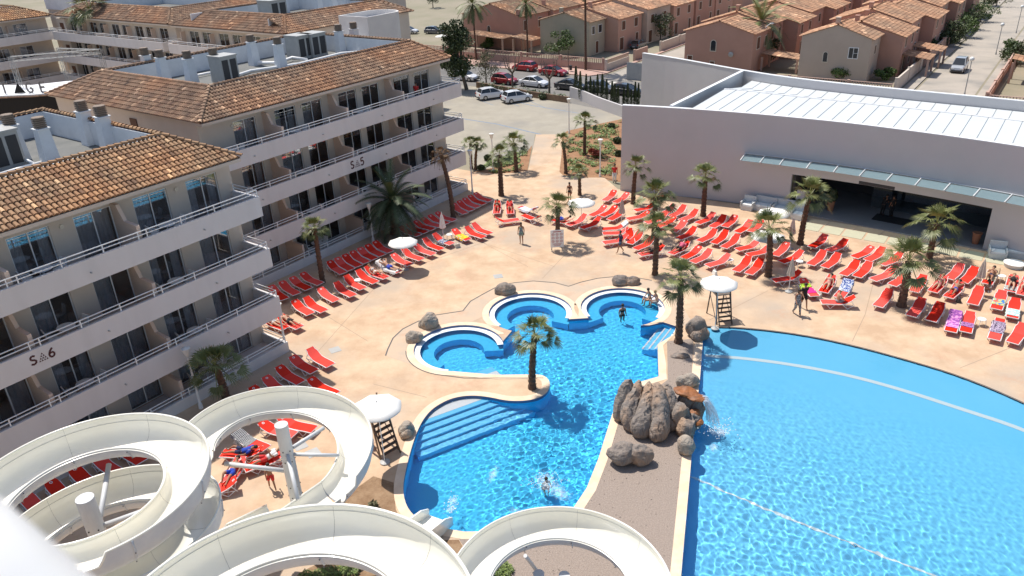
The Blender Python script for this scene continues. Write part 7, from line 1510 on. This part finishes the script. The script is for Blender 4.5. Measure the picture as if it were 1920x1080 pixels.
# terrace B (left of the side street): first house grey beige, then stepped salmon houses
gable_house('grey beige end house with a small arched window and a white framed window', 112.2, -31.6, 5.2, 9.0, 5.5, 'beige', 1, 1.6, wins_front=[(-3.4, 2.3, .55, 1.0, 'arch'), (-6.9, 3.0, 1.1, 1.3, 'white')], wins_side=[(2.6, 3.3, .8, 1.1, 's')], chimneys=[(1.0, -4.2)])
tb_ = [(117.6, -31.0, 8.6, 11.2, 'pink1'), (126.4, -31.0, 9.2, 11.6, 'pink2'), (136.0, -31.0, 9.6, 12.0, 'pink1'), (146.0, -31.0, 9.6, 12.2, 'pink2'), (156.0, -31.0, 9.6, 12.2, 'pink1'), (166, -31, 9.6, 12.2, 'pink2'), (176, -31, 9.6, 12.2, 'pink1')]
for i, (u_, n_, du, dn, wm) in enumerate(tb_): gable_house(f'salmon terraced house along the side street, {ordinal(i)} behind the grey beige end house', u_, n_ - (.0, .5)[i % 2], du, dn - (0, .9)[i % 2], (5.2, 5.8)[i % 2], wm, 50 + i, 1.7, wins_side=SW(du), chimneys=[(.8, -dn / 2 + .8), (du - 1.5, -dn / 2 + 1)] if i < 3 else [(.8, -dn / 2 + .8)], wins_front=[])
# terrace A: orange gable end house behind the hall
gable_house('orange pink gable house directly behind the hall corner, with an arched window', 111.4, -48.2, 6.8, 10.2, 5.5, 'pink1', 2, 1.5, wins_front=[(-4.4, 2.9, .75, 1.1, 'arch'), (-4.4, .6, .6, .8, 's'), (-.9, .7, .7, 1.3, 's')], wins_side=[(2.2, 3.2, 1.2, 1.6, 's'), (5.3, 3.2, .9, 1.4, 's')])
for i, (u_, du, dn) in enumerate([(118.6, 6.2, 11.2), (125.2, 8.2, 12.0), (133.8, 8.4, 12.4), (142.6, 9, 12.6), (152, 9, 12.6), (161.4, 9, 12.6), (171, 9, 12.6)]): gable_house(f'salmon terraced house in the middle row, {ordinal(i)} behind the orange pink gable house', u_, -48.0 - (.5, 0)[i % 2], du, dn - (.9, 0)[i % 2], (5.8, 5.3)[i % 2], ('pink2', 'pink1')[i % 2], 70 + i, 1.6, wins_side=SW(du), chimneys=[(.8, -dn / 2 + .6)])
# terrace C: grey green house, then pink houses
gable_house('grey green end house with white framed windows and an arched doorway', 115.0, -76.2, 5.2, 9.6, 5.4, 'greygreen', 3, 1.3, wins_side=[(1.3, 3.4, .9, 1.2, 'white'), (3.6, 3.4, 1.1, 1.2, 'white'), (2.6, .2, .9, 1.9, 's')], chimneys=[(.6, -3.9)], wins_front=[], tile='tile_b')
for i, (u_, du, dn, wm) in enumerate([(120.5, 8.6, 12.0, 'pink2'), (129.4, 9.4, 12.9, 'beige'), (139.2, 9.2, 13.4, 'pink2'), (149, 9.2, 13.6, 'pink1'), (159, 9.2, 13.6, 'pink2')]): gable_house(f'terraced house in the row behind the grey green end house, {ordinal(i)} from it', u_, -76.2, du, dn, (5.3, 5.8)[i % 2], wm, 90 + i, 1.5, wins_side=[(du * .22, 3.4, 1.2, 1.4, 's'), (du * .75, 3.4, 1.2, 1.4, 's'), (du * .15, .2, 1.3, 2, 's'), (du * .8, .3, .9, 2, 's')], chimneys=[(1.0, -dn / 2)] if i < 2 else [], tile='tile_c' if i else 'tile_c')
# terrace D: big pink gable house with long roof
gable_house('large pink gable house with an arched window left of the grey green house', 116.0, -93.8, 9.0, 12.8, 5.6, 'pink1', 4, 1.9, wins_front=[(-5.9, 2.3, .65, 1.2, 'arch')], wins_side=[(1.6, 3.2, 1.1, 1.6, 's'), (6.2, 3.2, 1.1, 1.6, 's')], chimneys=[(-.05 + .3, -12.2)], tile='tile_b')
for i, (u_, du) in enumerate([(125.4, 9), (134.8, 9.4), (144.6, 9.4), (154.4, 9.4)]): gable_house(f'orange walled terraced house behind the large pink gable house, {ordinal(i)} from it', u_, -93.6, du, 13.4, 5.6, 'pink2', 110 + i, 1.9, wins_side=[(du * .3, 3.2, 1.1, 1.5, 's'), (du * .75, 3.2, 1.1, 1.5, 's')], tile='tile_b' if i < 1 else 'tile_c', chimneys=[(.6, -11)])
# right of the side street
gable_house('salmon house cut off by the right edge of the photo', 108.5, -3.4, 9.0, 9.0, 5.5, 'pink2', 5, 1.6, wins_side=[])
gable_house('orange roofed house farther up on the right edge', 124.5, -5.2, 9.0, 9.0, 4.0, 'pink1', 6, 1.6); gable_house('red roofed house at the top right corner', 140, -5.6, 9.0, 9.0, 4.6, 'pink2', 7, 1.6)
# small yard annexes: carports and porches with tiled lean-to roofs
def annex(label, u0, n0, du, dn, h, seed, m='tile_c'):
    r = empty('carport', un(u0, n0), AZ, label, 'carport', 'tiled carports and porches of the houses'); rt = MB(); rt.keep = True; tiles(rt, Vector((0, -dn, h)), Vector((1, 0, 0)), Vector((0, dn, .5)).normalized(), du, math.hypot(dn, .5), 0, 0, .33, .5, 2, seed); rt.build('roof', M[m], r); p = MB()
    for x in (.15, du - .15):
        for y in (-dn + .2, -.2): p = MB(); p.box((x, y, h / 2), (.25, .25, h - .02)); p.build('pillar', M['walltile'], r)
annex('tiled carport beside the side street, nearest the hall', 118.5, -20.2, 4.2, 3.9, 2.3, 1); annex('tiled carport beside the side street, second from the hall', 125.5, -19.8, 4.2, 3.9, 2.3, 2); annex('tiled porch roof in front of the large pink gable house', 112.0, -90.5, 3.6, 8.5, 2.4, 3, 'tile_b'); annex('grey tiled porch beside the grey green house', 112.5, -80.5, 3.4, 4.2, 2.3, 4, 'tile_b'); annex('small tiled porch in front of the salmon house right of the side street', 118.5, -7.0, 3.4, 2.6, 2.6, 5); annex('red tiled porch in the yard between the two gable houses', 114.0, -37.6, 3.6, 5.4, 2.0, 6)
# yard and street walls with balustrade
def bwall(label, pts, h, m='walltile', bal=True, name='boundary_wall'):
    r = empty(name, Vector((pts[0].x, pts[0].y, 0)), 0, label, 'wall', 'yard walls of the houses'); o0 = r.location.copy(); mb = MB(); bl = MB(); cp = MB()
    for a, b in zip(pts, pts[1:]):
        d = b - a; L = d.length; rz = math.atan2(d.y, d.x); c = (a + b) / 2 - o0; hh = h * (.66 if bal else 1); mb.box((c.x, c.y, hh / 2), (L, .22, hh), rz); 
        if bal:
            cp.box((c.x, c.y, h + .03), (L, .2, .07), rz); n = int(L / .32)
            for k in range(n): p = a - o0 + d * ((k + .5) / n); bl.box((p.x, p.y, (hh + h) / 2), (.1, .1, h - hh), rz)
        k = 0
        while k <= L + .01: p = a - o0 + d * min(1, k / L); mb.box((p.x, p.y, h / 2 + .08), (.34, .34, h + .16), rz); k += 7.5
    mb.build('wall', M[m], r)
    if bal: bl.build('balusters', M['walltile'], r); cp.build('coping', M['walltile'], r)
    return r
bwall('long pink street wall with balustrade left of the crossing', [un(105.2, -96), un(105.2, -58.2)], 1.75); bwall('cream and orange yard wall turning up the lane', [un(105.2, -58.0), un(112.5, -58.0)], 1.6, 'wall'); bwall('yard wall with gate gap farther up the lane', [un(114.5, -58.0), un(119, -58.0)], 1.6, 'walltile', False)
bwall('white yard wall pieces along the upper lane', [un(124, -58.0), un(150, -58)], 1.5, 'wall', False); bwall('low wall in front of the grey beige end house', [un(106.5, -46), un(106.5, -18.2)], 1.2, 'walltile'); bwall('pale yard wall along the left of the side street, lower part', [un(107, -18.0), un(124, -18.0)], 1.8, 'wall', False)
bwall('pale yard wall along the left of the side street, upper part', [un(126, -18.0), un(185, -18.0)], 1.7, 'walltile', False); bwall('salmon yard wall with balustrade right of the side street', [un(104.8, -7.8), un(135, -7.8)], 1.4, 'pink2'); bwall('salmon balustrade facing the hall at the right edge', [un(104.8, -7.6), un(104.8, 8)], 1.2, 'pink2')
bwall('pink yard wall between the orange gable house and the lane', [un(106.5, -48), un(150, -48.9)], 1.3, 'walltile', False)
mb = MB(); p = un(116.5, -79.5); mb.box((p.x, p.y, 2.1), (3.6, 1.6, .12), AZ); 
# sun umbrella red in yard, satellite dish
r = empty('satellite_dish', un(111.3, -41.0, 2.6), AZ, 'satellite dish on the orange pink gable wall', 'satellite dish'); mb = MB(); mb.lathe([(.02, .12), (.2, .06), (.38, 0)], n=14, cap=False); mb.v = [(-z - .2, y, x) for x, y, z in mb.v]; mb.build('dish', M['grey'], r); mb = MB(); mb.tube([(0, 0, 0), (-.3, 0, 0)], .03, 5); mb.build('bracket', M['grey'], r)
parasol_open('tiny orange red parasol in the yard by the large pink gable house', un(113, -96.5), 1.3, 2.3)
# far terraces as plain houses up the hill of roofs (top edge)
for i, (u_, n_, lb_) in enumerate([(176, -94, 'farthest salmon house at the top edge, left'), (178, -76, 'farthest salmon house at the top edge, right of it')]): gable_house(lb_, u_, n_, 14, 12, 5.5, 'pink2', 130 + i, 1.6)
# ============================================================ PEOPLE
def body_mesh(J, m, sk=1.0, name='body'):
    """one continuous skinned figure; J: joint -> (x, y, z)"""
    V = []; E = []; Rr = []; ix = {}
    def j(k, p, r): ix[k] = len(V); V.append(Vector(p)); Rr.append(r * sk); return ix[k]
    def e(a, b): E.append((ix[a], ix[b]))
    order = [('pelvis', .125), ('waist', .105), ('chest', .13), ('neck', .052), ('chin', .065), ('head', .092), ('crownh', .06)]
    g = {k: Vector(v) for k, v in J.items()}; g.setdefault('waist', g['pelvis'].lerp(g['chest'], .5)); up = (g['head'] - g['neck']).normalized(); g.setdefault('chin', g['neck'].lerp(g['head'], .45)); g.setdefault('crownh', g['head'] + up * .09)
    for k, r in order: j(k, g[k], r)
    for a, b in zip(order, order[1:]): e(a[0], b[0])
    for s in 'LR':
        j('sh' + s, g['sh' + s], .06); e('chest', 'sh' + s); j('el' + s, g['el' + s], .042); e('sh' + s, 'el' + s); j('wr' + s, g['wr' + s], .028); e('el' + s, 'wr' + s)
        d = (g['wr' + s] - g['el' + s]).normalized(); side = d.cross(Vector((0, 0, 1))); side = side.normalized() if side.length > .1 else Vector((0, 1, 0)); palm = g['wr' + s] + d * .06; j('pa' + s, palm, .03); e('wr' + s, 'pa' + s)
        for f, (o_, l_) in enumerate(((-.03, .06), (-.011, .075), (.009, .07), (.028, .055))): k = f'f{f}{s}'; j(k, palm + side * o_ * 1.2 + d * l_ - Vector((0, 0, .008 * f)), .009 / sk); e('pa' + s, k)
        k = 't' + s; j(k, g['wr' + s] + d * .05 - side * .06, .011 / sk); e('pa' + s, k)
        j('hi' + s, g['hi' + s], .095); e('pelvis', 'hi' + s); j('kn' + s, g['kn' + s], .058); e('hi' + s, 'kn' + s); j('an' + s, g['an' + s], .038); e('kn' + s, 'an' + s); j('to' + s, g['to' + s], .03); e('an' + s, 'to' + s)
    me = bpy.data.meshes.new('tmp'); me.from_pydata(V, E, []); o = bpy.data.objects.new('tmp', me); COL.objects.link(o); md = o.modifiers.new('skin', 'SKIN'); 
    for i, sv in enumerate(me.skin_vertices[0].data): sv.radius = (Rr[i], Rr[i]); sv.use_root = (i == 0)
    md.use_smooth_shade = True; ss_ = o.modifiers.new('sub', 'SUBSURF'); ss_.levels = 1; ss_.render_levels = 1
    dg = bpy.context.evaluated_depsgraph_get(); nm = bpy.data.meshes.new_from_object(o.evaluated_get(dg)); bpy.data.objects.remove(o); nm.name = name; nm.materials.clear(); nm.materials.append(m)
    return nm
STAND = dict(pelvis=(0, 0, .95), chest=(0, -.01, 1.30), neck=(0, 0, 1.46), head=(0, .02, 1.60), shL=(-.18, 0, 1.40), shR=(.18, 0, 1.40), elL=(-.23, -.02, 1.13), elR=(.23, -.02, 1.13), wrL=(-.24, .06, .90), wrR=(.24, .06, .90), hiL=(-.09, 0, .90), hiR=(.09, 0, .90), knL=(-.1, .02, .49), knR=(.1, .02, .49), anL=(-.1, -.01, .08), anR=(.1, -.01, .08), toL=(-.11, .13, .035), toR=(.11, .13, .035))
WALK = dict(STAND, knL=(-.1, .16, .52), anL=(-.1, .26, .10), toL=(-.1, .39, .07), knR=(.1, -.02, .49), anR=(.1, -.28, .12), toR=(.1, -.17, .04), elL=(-.22, -.12, 1.14), wrL=(-.22, -.1, .9), elR=(.22, .06, 1.14), wrR=(.22, .25, .98))
BENT = dict(STAND, chest=(0, .14, 1.24), neck=(0, .24, 1.37), head=(0, .33, 1.47), shL=(-.18, .18, 1.34), shR=(.18, .18, 1.34), elL=(-.2, .3, 1.1), elR=(.2, .3, 1.1), wrL=(-.12, .42, .98), wrR=(.12, .42, .98))
def LIE(back, arms=0, knee=0.0, prone=False):
    h = .34; c, s = math.cos(back), math.sin(back); hx = 1.15; P = lambda x, up_=.1, y=0: (hx + (x - hx) * c - up_ * s if x > hx else x, y, h + up_ + ((x - hx) * s if x > hx else 0) + (-up_ + up_ * c if x > hx else 0))
    J = dict(pelvis=(1.05, 0, h + .12), chest=P(1.42, .13), neck=P(1.6, .13), head=P(1.75, .15), shL=P(1.54, .13, .18), shR=P(1.54, .13, -.18), hiL=(.99, .09, h + .11), hiR=(.99, -.09, h + .11), knL=(.6, .12, h + .09 + knee), knR=(.6, -.12, h + .09 + knee * .4), anL=(.2 + knee * .35, .11, h + .07), anR=(.18, -.13, h + .07), toL=(.1 + knee * .35, .12, h + .17), toR=(.08, -.15, h + .17))
    if arms == 0: J.update(elL=P(1.28, .08, .27), elR=P(1.28, .08, -.27), wrL=(1.02, .27, h + .1), wrR=(1.02, -.27, h + .1))
    elif arms == 1: J.update(elL=P(1.72, .16, .34), elR=P(1.72, .16, -.34), wrL=P(1.84, .12, .12), wrR=P(1.84, .12, -.12))
    else: J.update(elL=P(1.3, .2, .24), elR=P(1.3, .2, -.24), wrL=P(1.32, .42, .08), wrR=P(1.32, .42, -.08))
    return J
def SIT(face=1):     # sitting across, feet on the ground at +y; seat height .38
    return dict(pelvis=(0, 0, .47), chest=(0, .06, .82), neck=(0, .1, .98), head=(0, .15, 1.12), shL=(-.18, .08, .92), shR=(.18, .08, .92), elL=(-.22, .18, .68), elR=(.22, .18, .68), wrL=(-.12, .38, .6), wrR=(.12, .38, .6), hiL=(-.09, .05, .45), hiR=(.09, .05, .45), knL=(-.12, .45, .47), knR=(.12, .45, .47), anL=(-.12, .48, .08), anR=(.12, .48, .08), toL=(-.12, .62, .04), toR=(.12, .62, .04))
def garment(mb, pts, rs, n=10, sq=.8): mb.tube(pts, rs, n, sq=sq)
def lerpv(a, b, t): return Vector(a).lerp(Vector(b), t)
def person(label, loc, rz, J, skin='skin', hair='hair', top=None, bottom=None, long_hair=False, scale=1.0, hat=None, shoes=None):
    o = empty('person', loc, rz, label, 'person', None, scale); part('body', body_mesh(J, M[skin], 1.0), o)
    g = {k: Vector(v) for k, v in J.items()}; up = (g['head'] - g['neck']).normalized(); h = MB(); Hc = g['head'] + up * .035; fw = Vector((0, 1, 0)) if up.z > .6 else Vector((0, 0, 1))
    M4 = Matrix.Translation(Hc - fw * .018) @ up.to_track_quat('Z', 'Y').to_matrix().to_4x4(); h.x = M4; h.ball((0, 0, .03), (.1, .1, .095), 12, 7); 
    if long_hair: h.ball((0, 0, -.1), (.085, .085, .15), 10, 6)
    h.x = None; h.build('hair', M[hair], o, smooth=True)
    fc = MB(); nose = g['head'] + fw * .098 + up * .0; fc.ball(nose, .013, 6, 4); fc.build('nose', M[skin], o, smooth=True); ey = MB(); sd = up.cross(fw).normalized(); [ey.ball(g['head'] + fw * .088 + up * .02 + sd * .033 * s, .009, 6, 4) for s in (-1, 1)]; ey.build('eyes', M['hair'], o)
    if hat: hm_ = MB(); hm_.x = M4; hm_.lathe([(.18, .05), (.11, .06), (.1, .12), (.02, .15)], n=14); hm_.x = None; hm_.build('hat', hat, o)
    W_ = g.get('waist', g['pelvis'].lerp(g['chest'], .5))
    if top == 'bikini' or False: pass
    if isinstance(top, tuple):
        kind, m_ = top; t = MB()
        if kind == 'shirt':
            garment(t, [lerpv(g['pelvis'], g['chest'], -.05), W_, g['chest'], lerpv(g['chest'], g['neck'], .6), lerpv(g['chest'], g['neck'], .85)], [.155, .14, .165, .15, .08], 12)
            for s in 'LR': garment(t, [lerpv(g['chest'], g['sh' + s], .6), g['sh' + s], lerpv(g['sh' + s], g['el' + s], .65)], [.075, .075, .065], 8, 1)
        elif kind == 'dress': d = (g['knL'] + g['knR']) / 2; garment(t, [lerpv(g['pelvis'], d, .5), g['pelvis'], W_, g['chest'], lerpv(g['chest'], g['neck'], .5)], [.22, .17, .135, .155, .12], 12)
        elif kind == 'band': garment(t, [lerpv(g['waist'] if 'waist' in g else W_, g['chest'], .45), g['chest'], lerpv(g['chest'], g['neck'], .15)], [.14, .152, .14], 12)
        t.build('top', m_, o, smooth=True)
    if bottom:
        kind, m_ = bottom; t = MB(); f = {'shorts': .62, 'brief': .12, 'trousers': .97}[kind]
        garment(t, [lerpv(g['pelvis'], W_, .5), g['pelvis'], (g['hiL'] + g['hiR']) / 2 - (W_ - g['pelvis']).normalized() * .05], [.14, .155, .12], 12)
        for s in 'LR':
            if kind == 'brief': garment(t, [g['hi' + s], lerpv(g['hi' + s], g['kn' + s], .14)], [.105, .09], 8, 1)
            else:
                pts = [g['hi' + s], lerpv(g['hi' + s], g['kn' + s], min(f * 1.1, 1))]; rs_ = [.112, .085]
                if kind == 'trousers': pts += [lerpv(g['kn' + s], g['an' + s], .5), lerpv(g['kn' + s], g['an' + s], .97)]; rs_ = [.112, .08, .062, .058]
                garment(t, pts, rs_, 8, 1)
        t.build('shorts' if kind != 'trousers' else 'trousers', m_, o, smooth=True)
    if shoes:
        t = MB(); [t.tube([g['an' + s] - Vector((0, .05, .03)), g['to' + s]], [.045, .04], 6) for s in 'LR']; t.build('shoes', shoes, o)
    return o
def clo(n, c): return mat('cloth_' + n, c, .85)
BLK = clo('black', (.012, .012, .014)); WHT = clo('white', (.7, .7, .7)); BLU = clo('blue', (.02, .06, .42)); NVY = clo('navy', (.02, .03, .09)); GRN = pat('cloth_green_print', [(.06, .22, .18), (.35, .45, .4), (.12, .08, .2)], 14); PNK = clo('pink', (.62, .12, .2)); REDC = clo('red', (.6, .03, .03)); TEAL = clo('teal', (.05, .25, .3)); GRY = clo('grey', (.3, .3, .3)); FLOR = pat('cloth_grey_print', [(.05, .05, .06), (.5, .5, .5), (.15, .1, .1)], 12)
person('woman in a short green print dress standing alone on the open deck', at(978, 457), R(160), STAND, 'skin2', 'hair', ('dress', GRN), None, True)
person('person in dark shirt and grey blue shorts walking beside the dense loungers', at(1163, 474), R(100), WALK, 'skin2', 'hair', ('shirt', NVY), ('shorts', clo('slate', (.06, .09, .16))))
person('walking person in a long grey print dress, nearer the pool of a pair', at(1493, 590), R(185), dict(WALK), 'skin2', 'hair', ('dress', FLOR), ('trousers', FLOR), True)
person('walking person in black top and shorts, behind the one in the grey print dress', at(1505, 578), R(190), WALK, 'skin2', 'hair', ('shirt', BLK), ('shorts', BLK))
person('person in red shirt and white trousers standing at the hall corner', at(1152, 342), R(180), STAND, 'skin2', 'hair', ('shirt', REDC), ('trousers', WHT), shoes=BLK)
pz = at(1653, 403, .1); person('left of two staff in black, standing in profile in the hall entrance', pz, R(-60), BENT, 'skin2', 'hair', ('shirt', BLK), ('trousers', BLK), shoes=BLK)
pz = at(1670, 406, .1); person('right of two staff in black, seen from behind in the hall entrance', pz, R(20), STAND, 'skin2', 'hair', ('shirt', BLK), ('trousers', BLK), shoes=BLK)
pz = at(1167, 590, WZ); person('swimmer in a dark bikini standing waist deep in the right spa lobe', Vector((pz.x, pz.y, -1.12)), R(200), STAND, 'skin2', 'hair', ('band', BLK), ('brief', BLK), False)
pz = at(1223, 562, 0); person('left of two people sitting on the rim of the right spa, hands at the face', Vector((pz.x - .15, pz.y, -.38)), R(110), SIT(), 'skin', 'hair', ('band', TEAL), ('brief', TEAL))
pz = at(1229, 567, 0); person('right of two people sitting on the rim of the right spa, leaning on the knees', Vector((pz.x + .1, pz.y, -.38)), R(100), SIT(), 'skin', 'hairb', None, ('shorts', GRY))
# swimmer: only head and shoulders above the water, body lying under it
pz = at(1024, 903, WZ); person('dark haired swimmer in the churned water of the lower pool', Vector((pz.x, pz.y, -1.42)), R(200), STAND, 'skin', 'hair', None, ('shorts', NVY), scale=.88)
pz = at(1068, 378, 0); person('person standing behind the open parasol beside the sign palm', Vector((pz.x, pz.y, 0)), R(150), STAND, 'skin2', 'hair', ('band', BLK), ('brief', BLK), True)
pz = at(783, 905, 0)
pz = at(512, 918, 0); person('child in red swim shorts walking below the slide loop', Vector((pz.x, pz.y, 0)), R(30), WALK, 'skin2', 'hair', None, ('shorts', REDC), scale=.85)
pz = un(47.4, -43.7, FLO[3]); person('person in a red shirt behind the top rail of the middle block', pz, R(-30), STAND, 'skin2', 'hair', ('shirt', REDC), ('shorts', NVY))
VB = {0: R(6), 1: R(22), 2: R(31), 3: R(44)}
def on_l(l, label, arms=0, knee=0.0, **k):
    o, v = ov(l); return person(label, o.location + Vector((0, 0, .03)), o.rotation_euler.z, LIE(VB[v], arms, knee), scale=1.03, **k)
on_l(LA[0], 'sunbather in a white top lying on the lounger at the near block corner', 0, .0, top=('shirt', WHT), bottom=('brief', WHT)); on_l(LA[1], 'sunbather in black trunks lying on the second lounger of the long row', 0, .1, bottom=('shorts', BLK))
on_l(LA[8], 'sunbather in a pale bikini in the long row, left of the man in blue shorts', 0, .25, hair='hairb', top=('band', WHT), bottom=('brief', WHT)); on_l(LA[9], 'man in blue shorts lying on a white towel in the long row', 1, .0, bottom=('shorts', BLU))
on_l(LR['L', 2], 'pale woman with dark hair lying back on a lounger left of the blue print towel', 0, .1, hair='hair', top=('band', clo('blush', (.5, .2, .2))), bottom=('brief', clo('rose', (.5, .2, .2)))); on_l(LR['J', 7], 'woman in a pink bikini lying beside the man in bright blue trunks', 0, .0, top=('band', PNK), bottom=('brief', PNK), hair='hairb'); on_l(LR['J', 8], 'man in bright blue trunks lying with his hands behind his head', 1, .2, skin='skin2', bottom=('brief', BLU))
on_l(LR['K', 3], 'woman in a black swimsuit reading on a lounger near the right edge', 2, .1, top=('shirt', BLK), bottom=('brief', BLK), hair='hairb'); on_l(LR['K', 4], 'sunbather in a pale swimsuit at the very right edge', 0, .2, top=('band', WHT), bottom=('brief', WHT)); on_l(LR['K', 2], 'sunbather rubbing in sun cream on the beige towel', 2, .3, skin='skin2', bottom=('brief', NVY))
on_l(LR['D', 0], 'sunbather in red and black on the left upright lounger of the small cluster', 2, .2, skin='skin2', top=('band', BLK), bottom=('shorts', REDC)); on_l(LR['D', 1], 'sunbather in a red swimsuit on the right upright lounger of the small cluster', 0, .2, skin='skin2', top=('shirt', REDC), bottom=('brief', REDC)); on_l(LR['E', 0], 'person lying on the lounger behind the sign palm trunk', 0, .2, skin='skin2', bottom=('shorts', BLU))
on_l(LR['H', 6], 'person in black lying below the crown of the fan palm in the dense block', 0, .1, skin='skin2', top=('shirt', BLK), bottom=('shorts', BLK)); on_l(LR['H', 7], 'person in a pink top lying right of the fan palm trunk', 0, .1, skin='skin2', top=('shirt', PNK), bottom=('shorts', BLK)); on_l(LR['L', 11], 'sunbather lying on the lounger in the bottom right end of the row nearest the big pool', 0, .0, skin='skin2', bottom=('shorts', NVY)) if False else None
pz = at(1853, 556, 0); person('dark haired person crouching between two loungers near the rainbow towel', Vector((pz.x, pz.y, -.1)), R(60), SIT(), 'skin2', 'hair', ('band', WHT), ('brief', WHT), True)
o_, v_ = ov(LR['L', 4]); person('bare chested man in a white cap sitting sideways on a lounger', o_.location + Vector((math.cos(o_.rotation_euler.z) * .95, math.sin(o_.rotation_euler.z) * .95, -.06)), o_.rotation_euler.z - PI / 2 + .3, SIT(), 'skin', 'hairb', None, ('shorts', GRY), hat=WHT)
gl = [o for o, v in ALL_L if 'through the slide loop' in o['label']]
on_l(gl[2], 'person with white top lying near the black striped towel inside the slide loop', 2, .2, skin='skin2', top=('shirt', WHT), bottom=('shorts', REDC)); on_l(gl[3], 'person in a blue shirt lying in the shade inside the slide loop', 0, .2, skin='skin2', top=('shirt', BLU), bottom=('shorts', NVY)); on_l(gl[5], 'person in bright blue trunks lying in the shade at the left of the slide loop', 0, .3, skin='skin2', bottom=('shorts', BLU))
towel(ov(gl[4]), .9, 1.9, pat('black_stripe_towel', [(.01, .01, .012), (.01, .01, .012), (.6, .6, .6)], 5, True), 'black towel with white stripes over a lounger inside the slide loop')
ll = [o for o, v in ALL_L if 'behind the left slide' in o['label']]
towel(ov(ll[9]), .9, 1.9, mat('pink_towel', (.75, .02, .25), .9), 'bright pink towel seen between the two turns of the left slide')
